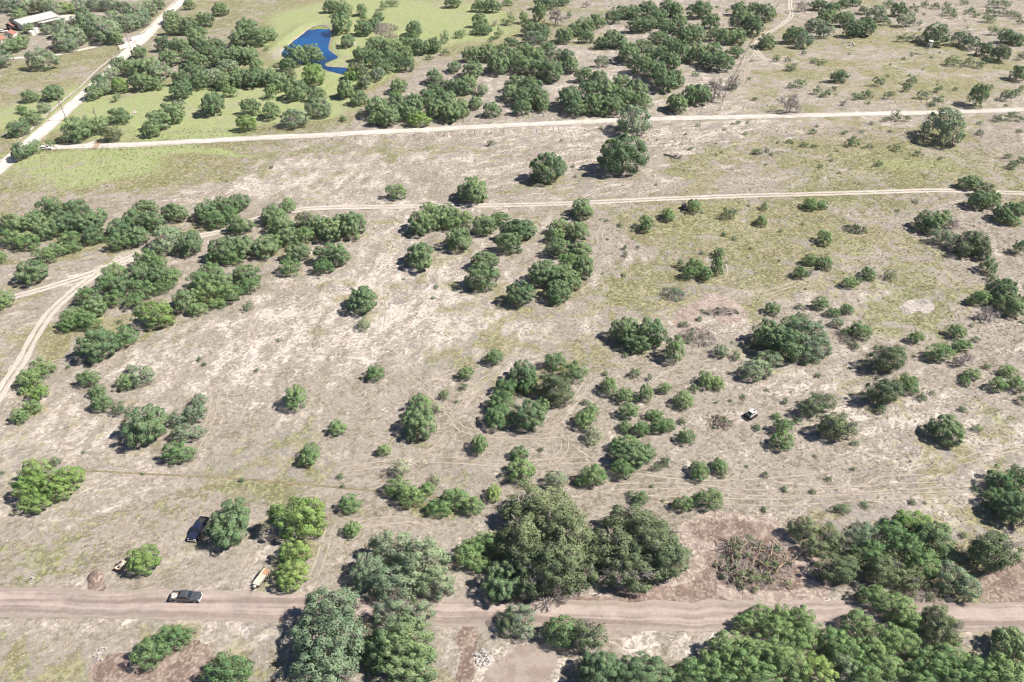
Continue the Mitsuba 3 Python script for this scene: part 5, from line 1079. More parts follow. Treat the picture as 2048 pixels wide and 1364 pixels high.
scene['pole_wood'] = plain((.20, .165, .14), .9, .1)
scene['pole_pale'] = plain((.62, .63, .62), .5, .3)
scene['steel'] = plain((.45, .45, .46), .45, .5, metallic=.6)
scene['canvas'] = plain((.60, .58, .55), .9, .1)

# ------------------------------------------------------------------ the ground sheet
def axis(lo, hi, step, *ext):
    a = list(np.arange(lo, hi + 1e-6, step))
    for end, st in ext:
        while (a[-1] < end) if end > lo else (a[0] > end):
            if end > lo: a.append(a[-1] + st)
            else: a.insert(0, a[0] - st)
    return np.array(a)
gx = axis(-165, 165, 1.5, (440, 3.0), (-440, 3.0), (800, 30.), (-800, 30.), (3600, 200.), (-3600, 200.))
gy = axis(38, 330, 1.5, (640, 3.0), (0, 3.0), (1000, 30.), (-400, 40.), (4200, 200.), (-1200, 200.))
X, Y = np.meshgrid(gx, gy)
Zg = ground_z(X.ravel(), Y.ravel()).reshape(X.shape)
rows = [r.split('|') for r in TREES.strip().split('\n')]
trees = []
for a, lab in rows:
    k, *v = a.split(); trees.append((k, *map(float, v), lab))
green, pale = np.zeros(X.shape), np.zeros(X.shape)
wx = X + 26 * (noise2(X, Y, 1 / 30, 11) - .5); wy = Y + 34 * (noise2(X, Y, 1 / 30, 12) - .5)
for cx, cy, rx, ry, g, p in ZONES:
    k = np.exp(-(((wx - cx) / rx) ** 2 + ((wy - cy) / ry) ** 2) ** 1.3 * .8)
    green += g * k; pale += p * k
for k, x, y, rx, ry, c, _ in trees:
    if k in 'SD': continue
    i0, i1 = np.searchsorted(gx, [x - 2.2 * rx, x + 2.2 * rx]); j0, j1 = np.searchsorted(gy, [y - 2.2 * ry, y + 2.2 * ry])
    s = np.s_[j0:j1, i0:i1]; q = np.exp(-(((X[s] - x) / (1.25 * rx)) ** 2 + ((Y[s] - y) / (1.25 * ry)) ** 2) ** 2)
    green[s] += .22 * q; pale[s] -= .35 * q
def along(P, r):
    """How near each grid point is to a polyline, from 0 to 1."""
    import shapely
    L = sg.LineString(P); b = L.bounds
    i0, i1 = np.searchsorted(gx, [b[0] - 2 * r, b[2] + 2 * r]); j0, j1 = np.searchsorted(gy, [b[1] - 2 * r, b[3] + 2 * r]); s = np.s_[j0:j1, i0:i1]
    return s, np.exp(-(shapely.distance(L, shapely.points(X[s], Y[s])) / r) ** 2)
for name, r, g, p in (('white_road', 7, .1, .25), ('left_road', 9, .3, .1), ('two_track', 5, -.1, .35), ('two_track_branch', 5, -.1, .35), ('dirt_road', 6, -.5, .3)):
    s, q = along(ROADS[name], r); green[s] += g * q; pale[s] += p * q
for P, b in TRACKS:
    s, q = along(P, 3.0); pale[s] += .12 * q; green[s] -= .15 * q
nx, ny = len(gx), len(gy); i, j = np.meshgrid(np.arange(ny - 1), np.arange(nx - 1), indexing='ij'); q = (i * nx + j).ravel()
F = np.stack([q, q + 1, q + nx + 1, q + nx], 1)
put('ground', (np.stack([X, Y, Zg], -1).reshape(-1, 3), F), 'mat_ground', True, uv=np.stack([np.clip(green, -1, 1.6), np.clip(pale, -1, 1.8)], -1).reshape(-1, 2))
tag('ground', 'dry straw pasture with pale caliche and green weedy patches', 'ground', kind='structure')
def zone_at(x, y):
    i = np.clip(np.searchsorted(gx, x), 0, nx - 1); j = np.clip(np.searchsorted(gy, y), 0, ny - 1)
    return green[j, i], pale[j, i]

# ------------------------------------------------------------------ roads, tracks, bare patches: sheets lying just above one another
def ribbon(P, w, lift, step=1.5, rag=.12, seed=0, across=4, taper=0, hump=0.):
    C = resample(P, step); n = len(C); t = np.gradient(C, axis=0); t /= np.linalg.norm(t, axis=1, keepdims=True); nrm = np.stack([-t[:, 1], t[:, 0]], 1)
    s = np.r_[0, np.cumsum(np.linalg.norm(np.diff(C, axis=0), axis=1))]; rng = np.random.default_rng(seed)
    k = np.arange(n); wl = w / 2 * (1 + rag * 2 * (noise2(k * step, k * 0, .25, seed) - .5)); wr = w / 2 * (1 + rag * 2 * (noise2(k * step, k * 0 + 50, .25, seed + 1) - .5))
    if taper: f = np.clip(np.minimum(k, n - 1 - k) * step / taper, .15, 1); wl *= f; wr *= f
    a = np.linspace(0, 1, across + 1); off = -wr[:, None] + (wl + wr)[:, None] * a[None]
    V = C[:, None] + nrm[:, None] * off[..., None]; x, y = V[..., 0], V[..., 1]
    z = ground_z(x.ravel(), y.ravel()).reshape(x.shape) + lift + hump * (1 - (2 * a[None] - 1) ** 2)
    m = across + 1; i, j = np.meshgrid(np.arange(n - 1), np.arange(across), indexing='ij'); q = (i * m + j).ravel()
    f = np.stack([q, q + m, q + m + 1, q + 1], 1)[:, ::-1]
    return np.stack([x, y, z], -1).reshape(-1, 3), f, np.stack([np.repeat(s, m), np.tile(a, n)], 1)
def joined(rs):
    v, f, u, o = [], [], [], 0
    for a, b, c in rs: v.append(a); f.append(b + o); u.append(c); o += len(a)
    return np.vstack(v), np.vstack(f), np.vstack(u)
def sheet(name, rs, mat, label, c):
    v, f, u = joined(rs); k = put(numbered(name), (v, f), mat, True, uv=u); tag(k, label, c, kind='structure')
def twin(P, gauge, w, lift, seed, **kw):
    C = resample(P, 3.0); t = np.gradient(C, axis=0); t /= np.linalg.norm(t, axis=1, keepdims=True); nr = np.stack([-t[:, 1], t[:, 0]], 1)
    return [ribbon(C + s * nr * gauge / 2, w, lift, seed=seed + s, **kw) for s in (-1, 1)]
sheet('gravel_road', [ribbon(ROADS['left_road'], 8.0, .05, 2., .08, 1, hump=.08)], 'mat_left_road', 'wide pale gravel road running diagonally up the left edge', 'road')
sheet('gravel_road', [ribbon(ROADS['white_road'], 6.2, .055, 2., .10, 2, hump=.08)], 'mat_white_road', 'white gravel road crossing the whole picture above the middle', 'road')
sheet('dirt_road', [ribbon(ROADS['dirt_road'], 6.4, .045, 1.0, .26, 3, across=8, hump=.04)], 'mat_dirt_road', 'pinkish brown dirt road under the dark pickup', 'road')
sheet('two_track', twin(ROADS['two_track'], 2.0, 1.65, .05, 4, rag=.45), 'mat_rut', 'pale two-track ranch road crossing between the oak groves', 'track')
sheet('two_track', twin(ROADS['two_track_branch'], 2.0, 1.65, .055, 9, rag=.45), 'mat_rut', 'pale two-track fork bending down to the left edge', 'track')
sheet('two_track', twin(ROADS['upper_track'], 1.9, 1.3, .05, 14, rag=.3), 'mat_rut', 'pale winding two-track coming down from the top edge', 'track')
sheet('two_track', twin(ROADS['upper_track2'], 1.9, .9, .05, 17, rag=.6), 'mat_track', 'faint two-track fading out across the upper right scrub', 'track')
sheet('two_track', twin(ROADS['upper_track3'], 1.9, .9, .055, 18, rag=.6), 'mat_track', 'short faint two-track beside the upper fence line', 'track')
sheet('driveway', [ribbon(ROADS['driveway'], 4.2, .06, 2., .1, 20)], 'mat_drive', 'grey driveway curving from the gate towards the barn', 'driveway')
sheet('driveway', [ribbon(ROADS['yard'], 16, .06, 2., .2, 21)], 'mat_drive', 'grey concrete yard behind the metal-roofed barn', 'driveway')
sheet('dirt_strip', [ribbon(ROADS['strip_a'], 1.5, .05, 2., .5, 23, taper=6), ribbon(ROADS['strip_b'], 1.6, .05, 2., .5, 24, taper=6)], 'mat_rut', 'narrow pale strip of bare dirt left of the diagonal gravel road', 'dirt strip')
sheet('mown_line', [ribbon(MOWN_LINE, .55, .03, 1.2, .5, 22, taper=8)], 'mat_mown', 'thin dark grassy line across the lower left field', 'grass strip')
for n, (P, b) in enumerate(TRACKS):
    rs = twin(P, 1.75, .42, .035 + .002 * (n % 7), 30 + 3 * n, rag=.8, taper=6, across=2) if b else [ribbon(P, .6, .035 + .002 * (n % 7), 1.2, .8, 30 + 3 * n, across=2, taper=5)]
    v, f, u = joined(rs); k = put(numbered('tyre_track'), (v, f), 'mat_track', True, uv=u)
    tag(k, 'pale tyre tracks pressed into the dry grass', 'tyre track', 'tyre tracks over the pasture', 'structure')
def patch(P, lift, seed, step=.8, rag=.9):
    import shapely
    poly = sg.Polygon(chaikin(P)).buffer(0)
    C = np.array(poly.exterior.segmentize(step).coords)[:-1]; c = C.mean(0); d = C - c
    C = c + d * (1 + rag * .16 * ((noise2(C[:, 0], C[:, 1], .22, seed) - .5) * 4 + (noise2(C[:, 0], C[:, 1], .9, seed + 1) - .5) * 1.2))[:, None]
    poly = sg.Polygon(C).buffer(0)
    if poly.geom_type != 'Polygon': poly = max(poly.geoms, key=lambda g: g.area)
    x0, y0, x1, y1 = poly.bounds; st = max(1.5, (x1 - x0) / 40)
    inner = np.stack(np.meshgrid(np.arange(x0, x1, st), np.arange(y0, y1, st)), -1).reshape(-1, 2)
    inner = inner[shapely.contains(poly.buffer(-.5), shapely.points(inner))]
    B = np.array(poly.exterior.coords)[:-1]; A = np.vstack([B, inner])
    from scipy.spatial import Delaunay
    tri = Delaunay(A).simplices; cen = A[tri].mean(1); tri = tri[shapely.contains(poly, shapely.points(cen))]
    e = A[tri]; cr = (e[:, 1, 0] - e[:, 0, 0]) * (e[:, 2, 1] - e[:, 0, 1]) - (e[:, 1, 1] - e[:, 0, 1]) * (e[:, 2, 0] - e[:, 0, 0])
    tri = np.where(cr[:, None] > 0, tri, tri[:, ::-1]); tri = tri[np.abs(cr) > 1e-6]
    return np.column_stack([A, ground_z(A[:, 0], A[:, 1]) + lift]), tri
PATCH_LABEL = {'bare_dirt': 'scraped brown bare earth', 'limestone_slab': 'bare pale limestone showing through the grass', 'concrete_slab': 'small pale concrete pad', 'forecourt': 'grey paved forecourt inside the entrance walls'}
for n, (name, P, m) in enumerate(PATCHES):
    k = put(numbered(name), patch(P, .02 + .0015 * n, 60 + n), 'mat_' + m); tag(k, PATCH_LABEL[name], name.replace('_', ' '), PATCH_LABEL[name] + ' patches', 'structure')
# the pond: water in its basin, a pale shore round it
k = put('pond_water', (lambda v, f: (v * [1, 1, 0] + [0, 0, -.45], f))(*patch(list(POND_P.buffer(1.0).exterior.coords)[:-1:2], 0, 90, 1.5, .0)), 'mat_water'); tag(k, 'deep blue stock pond water', 'pond', kind='structure')
def ring(r0, r1):
    ps = np.array(POND_P.exterior.segmentize(1.5).coords); t = np.gradient(ps, axis=0); t /= np.linalg.norm(t, axis=1, keepdims=True); nr = np.stack([t[:, 1], -t[:, 0]], 1)
    if POND_P.exterior.is_ccw is False: nr = -nr
    k = np.arange(len(ps)); k[-1] = 0; wob = 1.1 * (noise2(ps[:, 0], ps[:, 1], .16, 5) - .5); wob[-1] = wob[0]
    rows_ = [ps + nr * (r0 + (r1 + 2.4 * wob[:, None] - r0) * a) for a in (0, .5, 1)]; V = np.stack(rows_, 1); x, y = V[..., 0].ravel(), V[..., 1].ravel()
    i, j = np.meshgrid(np.arange(len(ps) - 1), np.arange(2), indexing='ij'); q = (i * 3 + j).ravel()
    return np.column_stack([x, y, ground_z(x, y) + .07]), np.stack([q, q + 1, q + 4, q + 3], 1)[:, ::-1]
k = put('algae', (lambda v, f: (v * [1, 1, 0] + [0, 0, -.43], f))(*patch(ALGAE, 0, 91, 1.5, .3)), 'mat_weed'); tag(k, 'thin pale green scum on the far end of the pond', 'algae', kind='stuff')
k = put('pond_shore', ring(-1.4, .7), 'mat_shore'); tag(k, 'pale bare earth margin around the blue pond', 'shore', kind='structure')

# ------------------------------------------------------------------ trees
def unit(v): return v / (np.linalg.norm(v, axis=-1, keepdims=True) + 1e-9)
def sphere(rng, n): return unit(rng.normal(size=(n, 3)))
def spread(rng, n, zmin):
    """n directions spread evenly over the sphere above zmin."""
    i = np.arange(n) + .5; z = 1 - (1 - zmin) * i / n; a = i * 2.39996 + rng.uniform(0, 6.28); r = np.sqrt(1 - z * z)
    return unit(np.stack([r * np.cos(a), r * np.sin(a), z], 1) + rng.normal(size=(n, 3)) * .16)
def crown(rng, R, c, clumps, leaves, leaf, zmin=-.5, cr=.21, open_=0., spiky=0., fill=1.5, ragged=.2):
    """Leaf faces grouped in clumps over a bumpy dome, a sparser core inside; normals lean outwards so a clump shades as one. Returns vertices, quads, normals, limb ends."""
    ax = np.array([R, R, c]); P, G, N = [], [], []; D = spread(rng, clumps, zmin); D = unit(D + rng.normal(size=D.shape) * .14)
    big_ = spread(rng, 7, -.2); grow = 1 + ragged * 2.2 * (np.max(D @ big_.T, 1) - .78)           # a few leading limbs push the outline out
    base = big_ * ax * .55
    for d, g in zip(D, grow):
        if rng.uniform() < open_ * .4: continue
        pc = d * ax * g * rng.uniform(.70, .90) ; rad = cr * R * rng.uniform(.65, 1.3) * np.array([1, 1, .85]); n = int(leaves * rng.uniform(.8, 1.2))
        q = unit(sphere(rng, n) + d * .55 + [0, 0, .22]); st = rng.uniform(.62, 1.05, (n, 1)) * (1 + spiky * rng.exponential(.28, (n, 1)))
        P.append(pc + q * rad * st); G.append(unit(q + rng.normal(size=(n, 3)) * .45)); N.append(unit(q * .9 + d * .2 + rng.normal(size=(n, 3)) * .13))
    m = int(clumps * leaves * .22 * fill); q = sphere(rng, m); q[:, 2] = np.where(q[:, 2] < zmin, -q[:, 2], q[:, 2]); P.append(q * ax * rng.uniform(.35, .78, (m, 1))); G.append(unit(q + rng.normal(size=(m, 3)) * .6)); N.append(unit(q + rng.normal(size=(m, 3)) * .3))
    P, G, N = np.vstack(P), np.vstack(G), np.vstack(N)
    rr = np.hypot(P[:, 0], P[:, 1]); P[:, :2] *= R / np.percentile(rr, 96); lo, hi = np.percentile(P[:, 2], [3, 99]); P[:, 2] = (P[:, 2] - lo) / (hi - lo) * 1.80 * c + .30 * c
    n = len(P); a = unit(np.cross(G, sphere(rng, n))); b = np.cross(G, a); L = leaf * rng.uniform(.65, 1.35, (n, 1))
    V = np.stack([P + a * L * .5, P + b * L * .36, P - a * L * .5, P - b * L * .36], 1).reshape(-1, 3)
    return V, np.arange(4 * n).reshape(n, 4), np.repeat(N, 4, 0), base + [0, 0, c]
def crown_ply(V, Q, N, mat):
    path = meshkit.write_ply((V, Q), normals=N)
    return {'type': 'ply', 'filename': path, 'face_normals': False, 'bsdf': {'type': 'ref', 'id': mat}}
def trunk_mesh(rng, R, c, tips, stems=1, r0=None):
    r0 = r0 or .055 * R; ms = []
    for s in range(stems):
        o = rng.normal(size=2) * .12 * R * (stems > 1); top = np.array([o[0] * 1.6, o[1] * 1.6, .62 * c])
        ms.append(tube([[o[0], o[1], -.5], [o[0], o[1], .12 * c], top * [.9, .9, .7], top], [r0 * 1.35, r0 * 1.05, r0 * .85, r0 * .7]))
        for t in tips[s::stems]:
            mid = (top + t) / 2 + [0, 0, .12 * c] + rng.normal(size=3) * .05 * R
            ms.append(tube([top * [.9, .9, .8], mid, t], [r0 * .6, r0 * .38, r0 * .15], 4))
    return cat(ms)
def dead_mesh(rng, R, c, n0=6, droop=.0):
    """A bare tree: a short trunk and branches that fork three times."""
    ms = [tube([[0, 0, -.4], [.02 * R, 0, .35 * c], [0, .03 * R, .6 * c]], [.075 * R, .055 * R, .045 * R])]
    def grow(p, d, L, r, lev):
        q = p + d * L * .55 + rng.normal(size=3) * .05 * L; e = q + unit(d + rng.normal(size=3) * .25 + [0, 0, -droop]) * L * .5; e[2] = max(e[2], .05)
        r = max(r, .012 * R); ms.append(tube([p, q, e], [r, r * .8, r * .55], 4 if lev < 1 else 3))
        if lev < 3:
            for _ in range(5 if lev < 2 else 4):
                s = rng.uniform(.35, 1); b = p + (q - p) * min(1, s * 2) if s < .5 else q + (e - q) * (s * 2 - 1)
                grow(b, unit(d + rng.normal(size=3) * .75 + [0, 0, .1]), L * rng.uniform(.45, .68), r * .5, lev + 1)
    for d in spread(rng, n0, .12): grow(np.array([0, 0, .5 * c * rng.uniform(.7, 1.1)]), unit(d * [R, R, c]), R * .62, .032 * R, 0)
    m = cat(ms); v = m.vertices.copy(); rr = np.percentile(np.hypot(v[:, 0], v[:, 1]), 99); v[:, :2] *= R / rr; up = v[:, 2] > 0; v[up, 2] *= 2 * c / np.percentile(v[:, 2], 99.5); m.vertices = v
    return m
PROTO = {}
def proto(kind, size, n, R, ratio, leaf_mat, bark, parts, **kw):
    for i in range(n):
        rng = np.random.default_rng(abs(hash_(kind + size)) + i); c = R * ratio * rng.uniform(.92, 1.08)
        V, Q, N, base = crown(rng, R, c, **kw); d = {'type': 'shapegroup'}
        if parts == 1:
            t = trunk_mesh(rng, R, c, base[:7], stems=1 if kind not in ('C',) else 3); d['trunk'] = mikit.ply(t, bark, 40)
        d['crown'] = crown_ply(V, Q, N, leaf_mat)
        if parts == 2:
            b = dead_mesh(rng, R * .97, c, 3); d['branches'] = mikit.ply(b, 'dead_wood', False)
        key = f'shape_{kind}_{size}_{i}'; scene[key] = d; PROTO.setdefault((kind, size), []).append((key, R, c))
def hash_(s): return sum((i + 1) * ord(ch) * 131 for i, ch in enumerate(s))
big = dict(clumps=68, leaves=165, leaf=.40, cr=.172); med = dict(clumps=48, leaves=140, leaf=.32, cr=.20); sma = dict(clumps=28, leaves=110, leaf=.235, cr=.245)
far_big = dict(clumps=58, leaves=78, leaf=.58, cr=.20); far_med = dict(clumps=40, leaves=66, leaf=.46, cr=.235); far_sma = dict(clumps=24, leaves=56, leaf=.33, cr=.285)
BARK = 'oak_bark'
for kind, mat, kw in (('O', 'oak_leaf', {}), ('Y', 'young_leaf', dict(spiky=.5)), ('B', 'bright_leaf', {}), ('G', 'grey_leaf', dict(open_=.45, spiky=.6, fill=.5)), ('J', 'cedar_leaf', dict(spiky=.9, zmin=-.6, open_=.3, ragged=.3))):
    n = 4 if kind in 'OY' else 3
    part_ = 1 if kind in 'OYB' else 2
    if kind != 'Y':
        proto(kind, 'big', n, 7.0, .82, mat, BARK, part_, **{**big, **kw}); proto(kind, 'far_big', max(2, n - 1), 7.0, .82, mat, BARK, part_, **{**far_big, **kw})
        proto(kind, 'med', n, 4.6, .84, mat, BARK, part_, **{**med, **kw}); proto(kind, 'far_med', max(2, n - 1), 4.6, .84, mat, BARK, part_, **{**far_med, **kw})
    proto(kind, 'sma', n, 2.8, .9, mat, BARK, part_, **{**sma, **kw}); proto(kind, 'far_sma', max(2, n - 1), 2.8, .9, mat, BARK, part_, **{**far_sma, **kw})
for kind, mat in (('S', 'shrub_leaf'), ('P', 'sage_leaf')):
    proto(kind, 'sma', 5 if kind == 'S' else 3, 1.6, .8, mat, BARK, 0, clumps=16, leaves=70, leaf=.17, spiky=.8, open_=.3, cr=.3)
    proto(kind, 'far_sma', 4 if kind == 'S' else 2, 1.6, .8, mat, BARK, 0, clumps=14, leaves=36, leaf=.25, spiky=.8, open_=.3, cr=.3)
for i in range(5):
    rng = np.random.default_rng(700 + i); scene[f'shape_D_med_{i}'] = {'type': 'shapegroup', 'branches': mikit.ply(dead_mesh(rng, 4.5, 3.6, 8), 'dead_wood')}; PROTO.setdefault(('D', 'med'), []).append((f'shape_D_med_{i}', 4.5, 3.6))
NAME = {'O': 'live_oak', 'o': 'oak_thicket', 'B': 'bright_oak', 'G': 'grey_oak', 'J': 'cedar_tree', 'S': 'shrub', 'P': 'sage_shrub', 'D': 'dead_tree', 'Y': 'young_oak'}
CAT = {'O': 'oak tree', 'B': 'oak tree', 'G': 'oak tree', 'J': 'cedar tree', 'S': 'shrub', 'P': 'shrub', 'D': 'dead tree', 'Y': 'oak tree'}
GROUP = {'O': 'live oaks over the pasture', 'B': 'bright green oaks', 'G': 'grey-green thin oaks', 'J': 'olive cedar trees', 'S': 'low shrubs over the scrub', 'P': 'pale sage shrubs', 'D': 'bare dead trees', 'Y': 'small young oaks'}
def stand(key, group, x, y, rz, sx, sy, sz, z=None):
    scene[key] = {'type': 'instance', 'shapegroup': {'type': 'ref', 'id': group},
                  'to_world': T().translate([x, y, gz(x, y) - .05 if z is None else z]).scale([sx, sy, sz]).rotate([0, 0, 1], rz)}
rt = np.random.default_rng(42); used = 0
for k, x, y, rx, ry, c, lab in trees:
    R = math.sqrt(rx * ry); kk = 'O' if k == 'o' else k; far = y > 300
    size = 'med' if kk == 'D' else 'sma' if kk in 'SPY' else 'big' if R > 5.6 else 'med' if R > 3.6 else 'sma'
    if far and kk != 'D': size = 'far_' + size
    P = PROTO[(kk, size)]; g, R0, c0 = P[int(rt.integers(len(P)))]
    if k == 'o': used += 1; key = f'oak_thicket__{used:03d}'
    else: key = numbered(NAME[k]); tag(key, lab, CAT[k], GROUP[k])
    stand(key, g, x, y, float(rt.uniform(0, 360)), rx / R0, ry / R0, .86 * c / c0)
tag('oak_thicket', 'far small oaks merging into the distant thickets', 'oak thicket', kind='stuff')
def scrub():
    rng = np.random.default_rng(77); n = 0
    for x0, x1, y0, y1, m in ((20, 210, 150, 335, 150), (60, 420, 335, 580, 170), (20, 150, 90, 150, 50), (-150, 20, 90, 330, 40)):
        for x, y in rng.uniform([x0, y0], [x1, y1], (m, 2)):
            if float(noise2(np.array([x]), np.array([y]), .035, 21)[0]) < .46 or not off_road(np.array([x]), np.array([y]))[0]: continue
            n += 1; P = PROTO[(('S', 'P')[int(rng.integers(5) == 0)], 'sma' if y < 200 else 'far_sma')]; g, R0, c0 = P[int(rng.integers(len(P)))]; r = rng.uniform(.35, .85) * (1 + y / 700)
            stand(f'low_scrub__{n:03d}', g, float(x), float(y), float(rng.uniform(0, 360)), r / R0, r / R0 * rng.uniform(.8, 1.5), r * .6 / c0)

# ------------------------------------------------------------------ grass, weeds, loose stones
import shapely
ROAD_AREA = shapely.union_all([sg.LineString(ROADS[k]).buffer(w) for k, w in (('white_road', 3.4), ('left_road', 4.4), ('dirt_road', 3.2), ('two_track', 1.8), ('two_track_branch', 1.8), ('driveway', 2.4))] + [sg.Polygon(P).buffer(0) for _, P, _ in PATCHES] + [POND_P.buffer(2)])
shapely.prepare(ROAD_AREA)
def off_road(x, y): return ~shapely.contains(ROAD_AREA, shapely.points(x, y))
def tufts(n, seed, w, h, keep, x0=-175, x1=175, y0=46, y1=330):
    rng = np.random.default_rng(seed); y = y0 + (y1 - y0) * rng.uniform(0, 1, n) ** 1.6; x = rng.uniform(-1, 1, n) * (100 + .50 * y)
    g, p = zone_at(x, y); ok = keep(g, p, noise2(x, y, .12, seed), rng.uniform(0, 1, n)); x, y = x[ok], y[ok]; n = len(x)
    off = off_road(x, y); x, y = x[off], y[off]; n = len(x); z = ground_z(x, y); s = rng.uniform(.5, 1.4, n) * (1 + y / 300); a = rng.uniform(0, 6.28, n); V = []
    for b in range(3):
        t = a + b * 2.1; u = np.stack([np.cos(t), np.sin(t), 0 * t], 1) * (w * s)[:, None]; o = np.stack([x, y, z], 1)
        lean = np.stack([np.cos(t + 1.57), np.sin(t + 1.57), 0 * t], 1) * (w * s * .9)[:, None]
        V.append(np.stack([o - u * .5, o + u * .5, o + lean + np.stack([0 * x, 0 * x, h * s], 1)], 1))
    V = np.stack(V, 1).reshape(-1, 3); return V, np.arange(len(V)).reshape(-1, 3)
scrub(); tag('low_scrub', 'tiny weedy tufts and seedlings among the larger shrubs', 'scrub', kind='stuff')
put('dry_grass', tufts(120000, 1, .17, .13, lambda g, p, q, r: (g < .55) & (r < .35 + q)), 'mat_straw'); tag('dry_grass', 'tufts of dry straw grass over the pasture', 'grass', kind='stuff')
put('green_weeds', tufts(90000, 2, .20, .16, lambda g, p, q, r: r < np.clip(g * .9 - .1, 0, 1) * q * 1.6), 'mat_weed'); tag('green_weeds', 'low green weeds in the greener patches', 'weeds', kind='stuff')
def stones(n, seed, keep, smin, smax):
    rng = np.random.default_rng(seed); y = 46 + 290 * rng.uniform(0, 1, n) ** 1.5; x = rng.uniform(-1, 1, n) * (95 + .48 * y); g, p = zone_at(x, y)
    ok = keep(g, p, noise2(x, y, .1, seed), rng.uniform(0, 1, n)) & off_road(x, y); x, y = x[ok], y[ok]; z = ground_z(x, y)
    oc = np.array([[1, 0, 0], [0, 1, 0], [-1, 0, 0], [0, -1, 0], [.5, .5, .8], [-.5, .3, .9], [0, -.6, .7]], float); hull = trimesh.convex.convex_hull(oc); b, f = hull.vertices, hull.faces
    s = rng.uniform(smin, smax, (len(x), 1, 3)) * [1, 1, .55]; a = rng.uniform(0, 6.28, len(x)); c_, s_ = np.cos(a), np.sin(a)
    v = b[None] * s * rng.uniform(.8, 1.2, (len(x), len(b), 1)); v = np.stack([v[..., 0] * c_[:, None] - v[..., 1] * s_[:, None], v[..., 0] * s_[:, None] + v[..., 1] * c_[:, None], v[..., 2]], -1) + np.stack([x, y, z - .02], 1)[:, None]
    return v.reshape(-1, 3), (f[None] + (np.arange(len(x)) * len(b))[:, None, None]).reshape(-1, 3)
put('loose_stones', stones(9000, 3, lambda g, p, q, r: r < .25 + q * .4 + np.clip(p, 0, 1) * .3, .06, .20), 'mat_rock'); tag('loose_stones', 'pale limestone pieces scattered over the pasture', 'stones', kind='stuff')

# ------------------------------------------------------------------ piles: brush, logs, rubble, earth
LUMPS = []
def lump(rng, x, y, rx, ry):
    if not LUMPS: return x, y
    cx, cy, r = LUMPS[int(rng.integers(len(LUMPS)))]; return cx + x / rx * r, cy + y / ry * r
def heap_logs(rng, n, rx, ry, h, L, r, mat_alt=None):
    out = []
    for _ in range(n):
        a, q = rng.uniform(0, 6.28), math.sqrt(rng.uniform(0, 1)); x, y = lump(rng, rx * q * math.cos(a), ry * q * math.sin(a), rx, ry); z = h * (1 - q * q) * rng.uniform(.3, 1) + .12
        t = rng.uniform(0, 6.28); l = L * rng.uniform(.5, 1.2); d = unit(np.array([math.cos(t), math.sin(t), rng.normal() * .22])); p = np.array([x, y, z]); rr = r * rng.uniform(.5, 1.2)
        k = rng.normal(size=3) * .08 * l; e0, e1 = p - d * l / 2, p + d * l / 2; e0[2], e1[2] = max(e0[2], .05), max(e1[2], .05)
        out.append(tube([e0, p + k * [1, 1, .3], e1], [rr, rr * .9, rr * .55], 5, True))
    return out
def brush(name, at, rx, ry, h, seed, label, leafy=.5, logs=8, twigs=160, mat='log_wood', leaf='cedar_leaf', L=3.5, r=.14, rz=0, lumps=0):
    rng = np.random.default_rng(seed); x, y = at; z = gz(x, y); root = numbered(name); tag(root, label, 'brush pile'); LUMPS[:] = [(rx * .62 * math.cos(a), ry * .62 * math.sin(a), .42 * rx) for a in rng.uniform(0, .5, lumps) + np.arange(lumps) * 6.28 / max(lumps, 1)]; M = T().translate([x, y, z]).rotate([0, 0, 1], rz)
    for i, m in enumerate(heap_logs(rng, logs, rx * .8, ry * .8, h, L, r)): part(root, 'log', m, 'red_wood' if i % 6 == 3 else mat, tw=M)
    k = part(root, 'twigs', cat(heap_logs(rng, twigs, rx, ry, h, L * .55, r * .33)), 'dead_wood', tw=M); labels[k] = {'kind': 'stuff', 'label': 'tangled dead twigs'}
    if leafy:
        nb = int(26 * leafy * rx * ry / 6); P, N = [], []
        for _ in range(nb):
            a, q = rng.uniform(0, 6.28), math.sqrt(rng.uniform(0, 1)); c = np.array([*lump(rng, rx * q * math.cos(a), ry * q * math.sin(a), rx, ry), h * (1 - q * q) * rng.uniform(.4, 1) + .2]); d = unit(sphere(rng, 60) + [0, 0, .5]); P.append(c + d * rng.uniform(.2, .75, (60, 1)) * [1.2, 1.2, .7]); N.append(d)
        P, N = np.vstack(P), np.vstack(N); n = len(P); g = unit(N + rng.normal(size=(n, 3)) * .5); a = unit(np.cross(g, sphere(rng, n))); b = np.cross(g, a); V = np.stack([P + a * .15, P + b * .1, P - a * .15, P - b * .1], 1).reshape(-1, 3)
        d = crown_ply(V, np.arange(4 * n).reshape(n, 4), np.repeat(N, 4, 0), leaf); d['to_world'] = M; k = root + '__cut_branches'; scene[k] = d; labels[k] = {'kind': 'stuff', 'label': 'cut leafy cedar branches'}
brush('brush_pile', SPOT['pile1'], 8.4, 5.4, 1.7, 1, 'big ragged brush pile of cut cedar and logs above the dirt road', .42, 46, 520, L=5.0, r=.15, lumps=6)
brush('brush_pile', SPOT['pile2'], 3.0, 2.4, 1.2, 2, 'dark log pile beside the white loader', .35, 9, 90, L=3.2, r=.2)
brush('brush_pile', SPOT['pile3'], 5.2, 4.6, 1.1, 3, 'grey heap of bare branches left of the oak clump', .12, 16, 330, 'dead_wood')
brush('brush_pile', SPOT['pile4'], 6.0, 1.9, .9, 4, 'long low heap of grey branches on scraped pink earth', .25, 10, 200, 'dead_wood')
brush('brush_pile', SPOT['pile5'], 4.6, 3.4, 1.2, 5, 'heap of grey wood on the green weedy ground', .5, 9, 150, 'dead_wood')
brush('brush_pile', SPOT['pile6'], 4.2, 3.6, 1.3, 6, 'grey branch heap beside the pale clearing edge', .45, 8, 220, 'dead_wood', 'grey_leaf')
